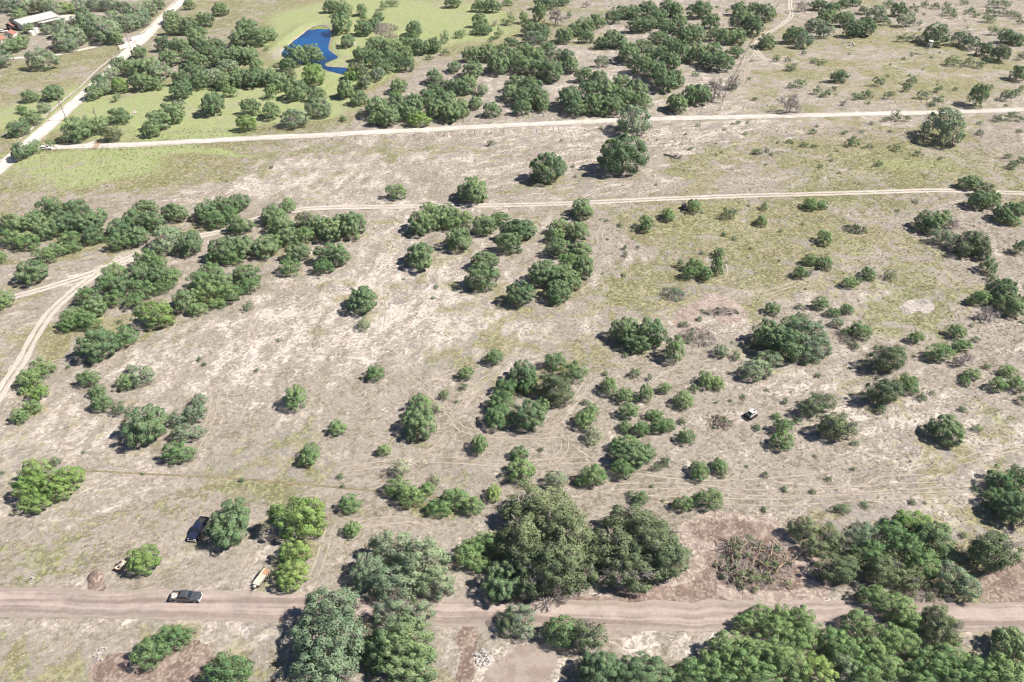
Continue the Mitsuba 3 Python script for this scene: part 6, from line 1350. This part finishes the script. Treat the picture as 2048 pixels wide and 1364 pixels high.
brush('brush_pile', SPOT['pile7'], 3.0, 4.0, 1.0, 7, 'pale bare branches lying right of the oak clump', .1, 7, 130, 'dead_wood')
brush('brush_pile', SPOT['pile8'], 9.0, 12., 2.2, 8, 'grey heap of dead branches near the pond', .1, 14, 260, 'dead_wood', L=7, r=.25)
brush('brush_pile', SPOT['brush9'], 6.0, 2.4, .9, 9, 'bare twigs and cut brush below the cedar clump', .3, 8, 200, 'dead_wood')
def log_thing(at, seed, label, n, L, r, mat='dead_wood', rz=0):
    rng = np.random.default_rng(seed); x, y = at; root = numbered('fallen_tree'); tag(root, label, 'fallen tree'); M = T().translate([x, y, gz(x, y)]).rotate([0, 0, 1], rz)
    part(root, 'trunk', tube([[-L / 2, 0, r], [0, .1 * L * .3, r * 1.2], [L / 2, 0, r * 1.5]], [r, r * .9, r * .6], 8, True), mat, tw=M); ms = []
    for _ in range(n):
        s = rng.uniform(-.1, .5) * L; d = unit(np.array([rng.uniform(.1, 1), rng.normal(), abs(rng.normal()) * .5])); l = L * rng.uniform(.15, .35); p = np.array([s, .0, r * 1.2]); ms.append(tube([p, p + d * l * .5 + rng.normal(size=3) * .05 * l, p + d * l], [r * .4, r * .28, r * .1], 4))
    k = part(root, 'branches', cat(ms), mat, tw=M); labels[k] = {'kind': 'stuff', 'label': 'bare broken branches'}
log_thing(SPOT['fallen'], 1, 'grey fallen tree lying on the pale ground below the white road', 26, 7.5, .4, rz=-35)
log_thing(SPOT['log'], 2, 'bleached fallen log beside an upright oak', 6, 3.6, .2, rz=35)
def rubble(at, n, rad, seed, label, smax=.5):
    rng = np.random.default_rng(seed); root = numbered('rubble_heap'); tag(root, label, 'rubble heap'); x, y = at; z = gz(x, y)
    for i in range(n):
        q = math.sqrt(rng.uniform(0, 1)); a = rng.uniform(0, 6.28); s = rng.uniform(.35, 1) * smax; v = trimesh.convex.convex_hull(sphere(rng, 12) * [s, s * rng.uniform(.6, 1), s * .55] * rng.uniform(.8, 1.1, (12, 1)))
        v.apply_translation([x + rad * q * math.cos(a), y + rad * q * math.sin(a), z + s * .3 + .35 * (1 - q) * rng.uniform(0, 1)]); part(root, 'rock', v, 'rubble_rock')
rubble(SPOT['rubble'], 46, 1.7, 1, 'round heap of white broken rock between the dirt strips')
rubble(SPOT['rubble2'], 18, 1.4, 2, 'small white rubble heap on the lower left grass', .4)
rubble(SPOT['rubble3'], 12, 1.2, 3, 'white stones at the left end of the dirt road', .35)
rubble(SPOT['rubble4'], 14, 5., 4, 'pale rocks in the upper right scrub', 1.2)
rubble(SPOT['rubble5'], 22, 7., 5, 'dark rocks under the oak right of the pond', 1.3)
def mound():
    x, y = SPOT['mound']; a = np.linspace(0, 2 * math.pi, 33)[:-1]; V = [[x, y, gz(x, y) + .75]]; rr = (.5, .9, 1.35, 1.75); hh = (.66, .48, .2, -.08)
    for r, h in zip(rr, hh):
        for t in a: k = 1 + .25 * (float(noise2(np.array([r * math.cos(t) + 9]), np.array([r * math.sin(t)]), .9)[0]) - .5) * 2; V.append([x + r * k * math.cos(t), y + r * k * math.sin(t), gz(x, y) + h * k])
    f = [[0, 1 + i, 1 + (i + 1) % 32] for i in range(32)]
    for q in range(3):
        for i in range(32): a0, a1 = 1 + q * 32 + i, 1 + q * 32 + (i + 1) % 32; f += [[a0, a0 + 32, a1 + 32], [a0, a1 + 32, a1]]
    k = put('earth_mound', trimesh.Trimesh(V, f, process=False), 'mat_brown', True); tag(k, 'small brown earth mound at the edge of the dirt road', 'earth mound')
mound()

# ------------------------------------------------------------------ vehicles (x forward, built in metres)
def wheels(root, xs, y, r, w, M, rim='rim_metal'):
    for x in xs:
        for s in (-1, 1):
            k = part(root, 'wheel', cyl_y(r, w, x, s * y, r), 'rubber', 30, M); put(k + '__rim', cat([cyl_y(r * .62, .03, x, s * (y + w / 2 + .012), r), cyl_y(r * .2, .05, x, s * (y + w / 2 + .03), r, 10)]), rim, 30, tw=M)
def place(at, deg, lift=0.): x, y = at; return T().translate([x, y, gz(x, y) + .05 + lift]).rotate([0, 0, 1], deg)
def pickup(at, deg, paint, label, cargo, lift=0.):
    root = numbered('pickup_truck'); tag(root, label, 'pickup truck'); M = place(at, deg, lift)
    side = [(-2.95, .55), (-2.95, 1.12), (-2.9, 1.18), (-1.0, 1.20), (1.25, 1.18), (1.5, 1.17), (2.65, 1.10), (2.88, 1.0), (2.95, .80), (2.95, .45), (2.8, .38), (-2.85, .42)]
    body = man(extrude_y(side, 1.92)); bed = box(1.72, 1.56, 1.0, -2.02, 0, .74); body = body - man(bed)
    for x in (-1.75, 1.95): body = body - man(cyl_y(.50, .5, x, .85, .40, 24)) - man(cyl_y(.50, .5, x, -.85, .40, 24))
    part(root, 'body', unman(body), paint, 25, M)
    cab = [(-1.08, 1.15), (-.98, 1.78), (-.80, 1.88), (.45, 1.90), (.62, 1.84), (1.38, 1.15)]
    c = extrude_y(cab, 1.80); v = c.vertices.copy(); v[:, 1] *= np.where(v[:, 2] > 1.5, .84, 1.0); c.vertices = v
    part(root, 'cab', c, paint, 25, M)
    part(root, 'windscreen', trimesh.Trimesh([[1.305, -.80, 1.245], [1.305, .80, 1.245], [.70, .68, 1.80], [.70, -.68, 1.80]], [[0, 1, 2], [0, 2, 3]], process=False), 'car_glass', tw=M)
    part(root, 'rear_window', trimesh.Trimesh([[-1.10, .7, 1.26], [-1.10, -.7, 1.26], [-1.015, -.62, 1.72], [-1.015, .62, 1.72]], [[0, 1, 2], [0, 2, 3]], process=False), 'car_glass', tw=M)
    for s in (-1, 1):
        for a, b, c2, d in ((-.92, .02, -.84, .02), (.12, 1.16, .12, .66)):
            q = [[a, s * .905, 1.24], [b, s * .905, 1.24], [d, s * .79, 1.74], [c2, s * .79, 1.74]]; part(root, 'side_window', trimesh.Trimesh(q, [[0, 1, 2], [0, 2, 3]] if s < 0 else [[0, 2, 1], [0, 3, 2]], process=False), 'car_glass', tw=M)
        part(root, 'mirror', box(.16, .24, .2, 1.0, s * 1.08, 1.2, ch=.03), 'black_steel', tw=M)
        part(root, 'headlight', box(.12, .34, .16, 2.90, s * .72, .82, ch=.02), 'lamp_lens', tw=M); part(root, 'tail_light', box(.06, .14, .34, -2.955, s * .84, .74), 'tail_red', tw=M)
    part(root, 'front_bumper', box(.22, 1.94, .26, 2.98, 0, .36, ch=.05), 'silver_paint', tw=M); part(root, 'rear_bumper', box(.2, 1.9, .2, -3.03, 0, .42, ch=.04), 'silver_paint', tw=M); part(root, 'grille', box(.05, 1.1, .34, 2.95, 0, .66), 'black_steel', tw=M)
    part(root, 'bed_liner', box(1.70, 1.54, .03, -2.02, 0, .742), 'black_steel' if not cargo else 'tin', tw=M)
    wheels(root, (-1.75, 1.95), .80, .40, .27, M)
    return root, M
r1, M1 = pickup(SPOT['truck'], -2.0, 'slate_paint', 'dark crew-cab pickup with a loaded bed on the dirt road', True)
rng = np.random.default_rng(8)
for i in range(7):
    k = put(numbered('cargo_sack'), box(rng.uniform(.35, .6), rng.uniform(.3, .5), rng.uniform(.2, .38), -2.75 + .24 * i, rng.uniform(-.45, .45), .775, rng.uniform(0, 3), .05), 'canvas' if i % 3 else 'white_paint', tw=M1); tag(k, 'pale sack of gear in the pickup bed, ' + ('at the tailgate', 'second from the tailgate', 'third from the tailgate', 'in the middle of the row', 'third from the cab', 'second from the cab', 'against the cab')[i], 'sack', 'sacks in the pickup bed')
k = put('fuel_can', cat([box(.34, .22, .42, -1.5, .5, .775, ch=.04), box(.08, .06, .08, -1.42, .5, 1.19)]), 'red_paint', tw=M1); tag(k, 'small red fuel can in the pickup bed', 'fuel can')
pickup(SPOT['truck2'], -98, 'dark_paint', 'glossy black pickup parked in the shade of an oak', False)
def trailer(at, deg, W, L, label, red):
    root = numbered('utility_trailer'); tag(root, label, 'trailer'); M = place(at, deg); h = .58
    n = 8
    for i in range(n): k = part(root, 'deck_plank', box(L - .1, W / n - .015, .045, 0, -W / 2 + W / n * (i + .5), h), 'rust' if (red and i % 2) else 'deck_wood', tw=M)
    part(root, 'frame', cat([box(L, .09, .14, 0, s * (W / 2 + .03), h - .11) for s in (-1, 1)] + [box(.09, W + .1, .14, s * L / 2, 0, h - .11) for s in (-1, 1)]), 'black_steel', tw=M)
    part(root, 'side_rail', cat([box(L, .05, .06, 0, s * (W / 2 + .05), h + .32) for s in (-1, 1)] + [box(.05, .05, .34, -L / 2 + L * t / 4, s * (W / 2 + .05), h) for s in (-1, 1) for t in range(5)]), 'black_steel', tw=M)
    part(root, 'tongue', cat([tube([[L / 2, s * W * .38, h - .1], [L / 2 + 1.15, 0, h - .12]], .05, 6, True) for s in (-1, 1)] + [box(.5, .12, .1, L / 2 + 1.25, 0, h - .16)]), 'black_steel', tw=M)
    part(root, 'tool_box', box(.42, .62, .34, L / 2 + .38, 0, h - .04, ch=.03), 'silver_paint', tw=M)
    for s in (-1, 1): part(root, 'fender', box(1.3, .2, .05, -.2, s * (W / 2 + .2), .74, ch=.02), 'black_steel', tw=M)
    wheels(root, (-.5, .22), W / 2 + .2, .31, .2, M)
    return root, M
_, MT = trailer(SPOT['trailer'], -110, 1.75, 4.0, 'flat utility trailer with plank deck beside bright oaks', False)
k = put('rust_sheet', box(1.25, 1.15, .02, -1.2, .1, .64, .05), 'rust', tw=MT); tag(k, 'rusty orange sheet lying on the trailer deck', 'metal sheet')
def cart():
    root = numbered('rusty_cart'); tag(root, 'small rusty cart with a red front board by a bush', 'cart'); M = place(SPOT['cart'], -112); L, W = 2.3, 1.3
    for i in range(6): part(root, 'deck_plank', box(L, W / 6 - .02, .04, 0, -W / 2 + W / 6 * (i + .5), .5), 'deck_wood' if i % 3 else 'canvas', tw=M)
    part(root, 'front_board', box(.07, W + .15, .42, L / 2, 0, .42, ch=.01), 'red_paint', tw=M)
    for s in (-1, 1): part(root, 'side_board', box(L, .05, .22, 0, s * (W / 2 + .03), .46), 'rust', tw=M)
    part(root, 'seat', box(.45, .5, .12, .55, 0, .54, ch=.04), 'black_steel', tw=M); wheels(root, (-.5,), W / 2 + .12, .28, .16, M)
cart()
def loader():
    root = numbered('compact_loader'); tag(root, 'white compact track loader working beside the log pile', 'loader'); M = place(SPOT['loader'], 216); K = .98
    side = [(-1.75, .55), (-1.75, 1.35), (-1.45, 1.62), (-.75, 1.72), (-.6, 1.98), (.45, 1.98), (.75, 1.2), (.9, .75), (.8, .45), (-1.6, .45)]
    m = extrude_y(side, 1.30); m.apply_scale(K); part(root, 'body', m, 'loader_paint', 25, M)
    for s in (-1, 1):
        t = sg.Polygon([(-1.55, .06), (-1.75, .3), (-1.5, .62), (.75, .62), (1.05, .32), (.85, .06)]).buffer(.06); m = trimesh.creation.extrude_polygon(t, .36, engine='earcut'); v = m.vertices.copy(); m.vertices = np.stack([v[:, 0], s * .88 - .18 + v[:, 2], v[:, 1]], 1); m.apply_scale(K); part(root, 'track', m, 'rubber', 25, M)
        m = cat([tube([[-1.6, s * .74, 1.45], [-.9, s * .76, 1.62], [.6, s * .76, 1.1], [1.25, s * .72, .5]], [.09, .09, .09, .08], 6, True)]); m.apply_scale(K); part(root, 'lift_arm', m, 'loader_paint', 30, M)
        q = [[-.5, s * .652, 1.25], [.5, s * .652, 1.25], [.38, s * .652, 1.85], [-.5, s * .652, 1.85]]; m = trimesh.Trimesh(q, [[0, 1, 2], [0, 2, 3]] if s < 0 else [[0, 2, 1], [0, 3, 2]], process=False); m.apply_scale(K); part(root, 'side_window', m, 'car_glass', tw=M)
    m = trimesh.Trimesh([[.76, -.55, 1.21], [.76, .55, 1.21], [.478, .52, 1.93], [.478, -.52, 1.93]], [[0, 1, 2], [0, 2, 3]], process=False); m.apply_translation([.012, 0, .004]); m.apply_scale(K); part(root, 'front_window', m, 'car_glass', tw=M)
    m = box(.5, .42, .06, -1.1, .1, 1.68, ch=.02); m.apply_scale(K); part(root, 'vent', m, 'black_steel', tw=M)
    m = extrude_y([(1.15, .1), (1.9, .1), (1.95, .2), (1.3, .28), (1.2, .75), (1.12, .75)], 1.7); m.apply_scale(K); part(root, 'bucket', m, 'black_steel', 25, M)
loader()
def utv():
    root = numbered('utility_vehicle'); tag(root, 'dark off-road buggy parked beside a small oak', 'buggy'); M = place(SPOT['utv'], -88)
    part(root, 'body', extrude_y([(-1.5, .45), (-1.5, 1.0), (-.5, 1.0), (-.4, .6), (.5, .6), (.65, 1.02), (1.35, .9), (1.5, .6), (1.4, .4), (-1.4, .4)], 1.4), 'dark_paint', 25, M)
    part(root, 'roof', box(1.5, 1.35, .06, -.2, 0, 1.86, ch=.025), 'slate_paint', tw=M); part(root, 'cage', cat([tube([[x, s * .62, .95], [x * .8, s * .6, 1.87]], .035, 6) for x in (-.95, .62) for s in (-1, 1)]), 'black_steel', tw=M)
    part(root, 'seat', box(.5, 1.2, .55, -.25, 0, .62, ch=.06), 'black_steel', tw=M); part(root, 'front_guard', cat([tube([[1.5, -.55, .5], [1.62, -.5, .95], [1.62, .5, .95], [1.5, .55, .5]], .05, 6), box(.08, .9, .12, 1.5, 0, .62)]), 'pole_pale', tw=M)
    part(root, 'windscreen', trimesh.Trimesh([[.66, -.58, 1.05], [.66, .58, 1.05], [.5, .55, 1.82], [.5, -.55, 1.82]], [[0, 1, 2], [0, 2, 3]], process=False), 'car_glass', tw=M); wheels(root, (-1.0, 1.05), .68, .34, .26, M)
utv()
def suv(at, deg, paint, label):
    root = numbered('parked_car'); tag(root, label, 'car'); M = place(at, deg, .05)
    b = man(extrude_y([(-2.35, .45), (-2.35, 1.0), (-2.2, 1.08), (1.0, 1.05), (2.2, .92), (2.4, .7), (2.35, .38), (-2.2, .38)], 1.84))
    for x in (-1.45, 1.5): b = b - man(cyl_y(.42, .5, x, .8, .34, 20)) - man(cyl_y(.42, .5, x, -.8, .34, 20))
    part(root, 'body', unman(b), paint, 25, M); c = extrude_y([(-2.2, 1.04), (-1.95, 1.62), (-1.6, 1.70), (.1, 1.68), (1.0, 1.03)], 1.74); v = c.vertices.copy(); v[:, 1] *= np.where(v[:, 2] > 1.4, .84, 1.); c.vertices = v; part(root, 'cabin', c, paint, 25, M)
    part(root, 'windscreen', trimesh.Trimesh([[.95, -.75, 1.1], [.95, .75, 1.1], [.20, .66, 1.63], [.20, -.66, 1.63]], [[0, 1, 2], [0, 2, 3]], process=False), 'car_glass', tw=M)
    for s in (-1, 1): q = [[-1.95, s * .876, 1.12], [.62, s * .876, 1.12], [.02, s * .76, 1.58], [-1.8, s * .76, 1.58]]; part(root, 'side_window', trimesh.Trimesh(q, [[0, 1, 2], [0, 2, 3]] if s < 0 else [[0, 2, 1], [0, 3, 2]], process=False), 'car_glass', tw=M)
    wheels(root, (-1.45, 1.5), .78, .34, .24, M)
suv(SPOT['car'], 8, 'white_paint', 'pale car half under the oaks at the road corner')
suv(SPOT['vanA'], 20, 'white_paint', 'white vehicle parked on the grass left of the barn')

# ------------------------------------------------------------------ buildings and small structures
def gable(root, W, L, h, rise, over, wall, roof, M, seams=14, tail=None):
    part(root, 'wall', extrude_y([(-W / 2, -.6), (W / 2, -.6), (W / 2, h), (0, h + rise), (-W / 2, h)], L), wall, tw=M)
    for s in (-1, 1):
        e = W / 2 + over; z0 = h + rise - rise / (W / 2) * e; th = .12
        m = extrude_y([(0, h + rise + .02), (s * e, z0 + .02), (s * e, z0 + .02 + th), (0, h + rise + .02 + th)][:: s], L + 2 * over)
        k = part(root, 'roof', m, roof, tw=M); a = math.atan2(h + rise - z0, e); ribs = []
        for i in range(seams):
            y = -(L / 2 + over) + (L + 2 * over) * (i + .5) / seams; ribs.append(tube([[0.05 * s, y, h + rise + .15], [s * (e - .05), y, z0 + .17]], .05, 4))
        kk = put(k + '__seam', cat(ribs), roof, tw=M); labels[kk] = {'kind': 'stuff'}
B = numbered('barn'); tag(B, 'long barn with a pale metal roof at the upper left corner', 'barn'); MB = place(SPOT['barn'], -27); gable(B, 13, 26, 4.0, 2.2, .8, 'stucco', 'metal_roof', MB, 20)
part(B, 'door', box(.1, 4.0, 3.2, 6.52, -4, .1), 'dark_wall', tw=MB); [part(B, 'window', box(.1, 1.5, 1.1, 6.52, y, 1.3), 'car_glass', tw=MB) for y in (1, 4, 8)]; part(B, 'lean_to', cat([box(4.2, 14, .14, 9.2, 5, 2.9)] + [box(.2, .2, 3.5, 11.1, y, -.5) for y in (-1.5, 5, 11.5)]), 'metal_roof', tw=MB)
B = numbered('shed'); tag(B, 'open shed with a red roof beside the barn', 'shed'); MS = place(SPOT['redshed'], -27); gable(B, 8, 9, 2.8, 1.3, .5, 'dark_wall', 'red_roof', MS, 10); part(B, 'door', box(3.0, .1, 2.3, 0, -4.53, 0), 'tin', tw=MS)
B = numbered('shed'); tag(B, 'small red-roofed shed half hidden by grey oaks', 'shed'); MS = place(SPOT['redroof'], 10); gable(B, 5.5, 6, 2.6, 1.6, .4, 'stucco', 'red_roof', MS, 8); part(B, 'door', box(1.0, .1, 2.0, 0, -3.03, 0), 'dark_wall', tw=MS)
B = numbered('shed'); tag(B, 'red-roofed shed cut off by the left edge', 'shed'); MS = place(SPOT['redroof2'], 5); gable(B, 5, 6, 2.6, 1.4, .4, 'stucco', 'red_roof', MS, 8); part(B, 'door', box(1.0, .1, 2.0, 0, -3.03, 0), 'dark_wall', tw=MS)
for s, (k, lab) in enumerate((('tank', 'white round water tank among the oaks below the barn'), ('tank2', 'white water tank nearest the barn'))):
    t = numbered('water_tank'); M = place(SPOT[k], 30 * s); tag(t, lab, 'water tank'); part(t, 'wall', trimesh.creation.cylinder(1.6, 2.6, sections=24).apply_translation([0, 0, 1.2]), 'white_paint', 30, M); part(t, 'lid', trimesh.creation.cone(1.66, .5, sections=24).apply_translation([0, 0, 2.505]), 'white_paint', 30, M); part(t, 'hatch', trimesh.creation.cylinder(.3, .2, sections=12).apply_translation([.6, 0, 2.88]), 'tin', 30, M)
def wall_thing(k, deg, L, h, lab):
    r = numbered('entrance_wall'); M = place(SPOT[k], deg); tag(r, lab, 'entrance wall'); part(r, 'panel', box(L, .4, h, 0, 0, -.3, ch=.03), 'stucco', tw=M); part(r, 'cap', box(L + .2, .6, .16, 0, 0, h - .298, ch=.03), 'white_paint', tw=M)
    for s in (-1, 1): part(r, 'pillar', box(.8, .8, h + .5, s * (L / 2 + .42), 0, -.3, ch=.04), 'stucco', tw=M)
wall_thing('wallA', 62, 9, 2.2, 'white entrance wall on the far side of the driveway'); wall_thing('wallB', 62, 8, 2.2, 'white entrance wall on the near side of the driveway')
def gate(at, deg, W, h, mat, lab, bars=5):
    r = numbered('gate'); M = place(at, deg); tag(r, lab, 'gate')
    for i in range(bars): part(r, 'bar', box(W, .06, .07, 0, 0, .25 + (h - .35) * i / (bars - 1)), mat, tw=M)
    part(r, 'frame', cat([box(.08, .08, h, s * W / 2, 0, .1) for s in (-1, 0, 1)]), mat, tw=M); [part(r, 'post', box(.22, .22, h + .6, s * (W / 2 + .3), 0, -.4, ch=.02), mat, tw=M) for s in (-1, 1)]
gate(SPOT['gate'], 80, 6.5, 1.7, 'black_steel', 'dark metal gate across the driveway'); 
gx0, gy0 = SPOT['grid']
gate((gx0 - 3.0, gy0 + 1.0), 64, 5.5, 1.2, 'pole_pale', 'white bar gate standing open on the white road')
r = numbered('cattle_grid'); tag(r, 'brown cattle grid set across the white road', 'cattle grid'); MG = place(SPOT['grid'], 14, .10)
part(r, 'frame', cat([box(2.6, .16, .14, 0, s * 4.6, -.08) for s in (-1, 1)]), 'log_wood', tw=MG); [part(r, 'bar', box(.09, 9.0, .10, -1.2 + .2 * i, 0, -.06), 'log_wood', tw=MG) for i in range(13)]
r = numbered('pump_shed'); tag(r, 'small grey tin hut beside the oak clump', 'hut'); MH = place(SPOT['hut'], 12); part(r, 'wall', box(2.6, 2.2, 2.3, 0, 0, -.1, ch=.03), 'tin', tw=MH); part(r, 'roof', box(3.0, 2.6, .14, 0, 0, 2.21, ch=.03), 'metal_roof', tw=MH); part(r, 'door', box(.06, .9, 1.8, 1.325, 0, .05), 'dark_wall', tw=MH)
r = numbered('hunting_blind'); tag(r, 'tall box blind on stilts in the upper right scrub', 'hunting blind'); MBl = place(SPOT['blind'], 10)
part(r, 'cabin', box(1.9, 1.9, 2.0, 0, 0, 5.6, ch=.03), 'pole_pale', tw=MBl); part(r, 'roof', box(2.3, 2.3, .14, 0, 0, 7.61, ch=.03), 'white_paint', tw=MBl); [part(r, 'leg', tube([[s * 1.25, t * 1.25, -.2], [s * .85, t * .85, 5.61]], .08, 6), 'pole_pale', tw=MBl) for s in (-1, 1) for t in (-1, 1)]; part(r, 'window', box(1.2, .06, .5, 0, -.958, 6.5), 'dark_wall', tw=MBl); part(r, 'window', box(.06, 1.2, .5, -.958, 0, 6.5), 'dark_wall', tw=MBl)
part(r, 'ladder', cat([tube([[s * .25 - .2, -2.6, -.1], [s * .25 - .2, -1.0, 5.6]], .04, 5) for s in (-1, 1)] + [tube([[-.45, -2.6 + 1.6 * t, -.1 + 5.7 * t], [.05, -2.6 + 1.6 * t, -.1 + 5.7 * t]], .03, 4) for t in np.linspace(.06, .96, 14)]), 'pole_pale', tw=MBl)
def pole(k, h, r0, mat, lab, arms=True):
    r = numbered('utility_pole'); M = place(SPOT[k], 35); tag(r, lab, 'utility pole' if arms else 'lamp post'); part(r, 'shaft', tube([[0, 0, -.5], [0, 0, h * .5], [0, 0, h]], [r0, r0 * .85, r0 * .7], 8, True), mat, 30, M)
    if arms:
        part(r, 'crossarm', box(.14, 2.4, .14, .16, 0, h - .8), mat, tw=M); [part(r, 'insulator', trimesh.creation.cylinder(.07, .22, sections=8).apply_translation([.16, y, h - .54]), 'pole_pale', tw=M) for y in (-1.1, -.4, 1.1)]
        part(r, 'transformer', trimesh.creation.cylinder(.28, .9, sections=12).apply_translation([-.42, 0, h - 2.0]), 'steel', 30, M)
    else: part(r, 'arm', tube([[0, 0, h - .1], [.5, 0, h + .1], [1.1, 0, h + .1]], .05, 6), mat, tw=M); part(r, 'lamp_head', box(.5, .22, .12, 1.3, 0, h + .02, ch=.03), 'steel', tw=M)
    part(r, 'footing', trimesh.creation.cylinder(r0 * 2.6, .3, sections=14), 'mat_slab', tw=M)
pole('pole1', 11, .19, 'pole_wood', 'tall brown utility pole beside the pale diagonal road'); pole('post2', 6.6, .13, 'pole_pale', 'white lamp post at the corner of the white road', False); pole('post3', 5.2, .12, 'pole_pale', 'white lamp post on the green lawn', False)
pole('pole4', 9.5, .17, 'pole_wood', 'brown utility pole standing behind the corner oaks'); pole('pole5', 10, .2, 'pole_wood', 'leaning brown utility pole at the driveway entrance'); pole('pole6', 6, .14, 'pole_pale', 'white post with crossarm beside the driveway gate'); pole('pole7', 10, .17, 'pole_wood', 'brown utility pole beside the concrete yard')
for nm, lab in (('n1', 'wire fence along the upper side of the white road'), ('n2', 'wire fence along the scrub right of the white road'), ('s1', 'wire fence along the lower side of the white road'), ('w', 'wire fence beside the pale diagonal road'), ('e', 'wire fence running up from the white road beside a two-track')):
    r = numbered('wire_fence'); tag(r, lab, 'fence'); C = resample(FENCES[nm], 2.6); z = ground_z(C[:, 0], C[:, 1]); rng = np.random.default_rng(hash_(nm))
    ps = [box(.11 if i % 5 else .2, .11 if i % 5 else .2, 1.75 if i % 5 else 1.95, x, y, zz - .4, rng.uniform(0, 1)) for i, ((x, y), zz) in enumerate(zip(C, z))]
    k = part(r, 'post_row', cat(ps), 'pole_wood'); labels[k] = {'kind': 'stuff', 'label': 'weathered wooden fence posts'}
    part(r, 'wire', cat([tube(np.column_stack([C, z + h]), .012, 3) for h in (.4, .8, 1.2)]), 'steel')

# ------------------------------------------------------------------ air: a thin haze round the whole scene
scene['haze_air'] = {'type': 'homogeneous', 'albedo': rgb(.95, .95, .95), 'sigma_t': HAZE}
scene['haze'] = {'type': 'cube', 'to_world': T().translate([0, 1500, 66]).scale([3900, 2900, 72]), 'bsdf': {'type': 'null'}, 'interior': {'type': 'ref', 'id': 'haze_air'}}
tag('haze', 'thin summer haze over the far pasture', 'haze', kind='stuff')
scene['camera']['medium'] = {'type': 'ref', 'id': 'haze_air'}
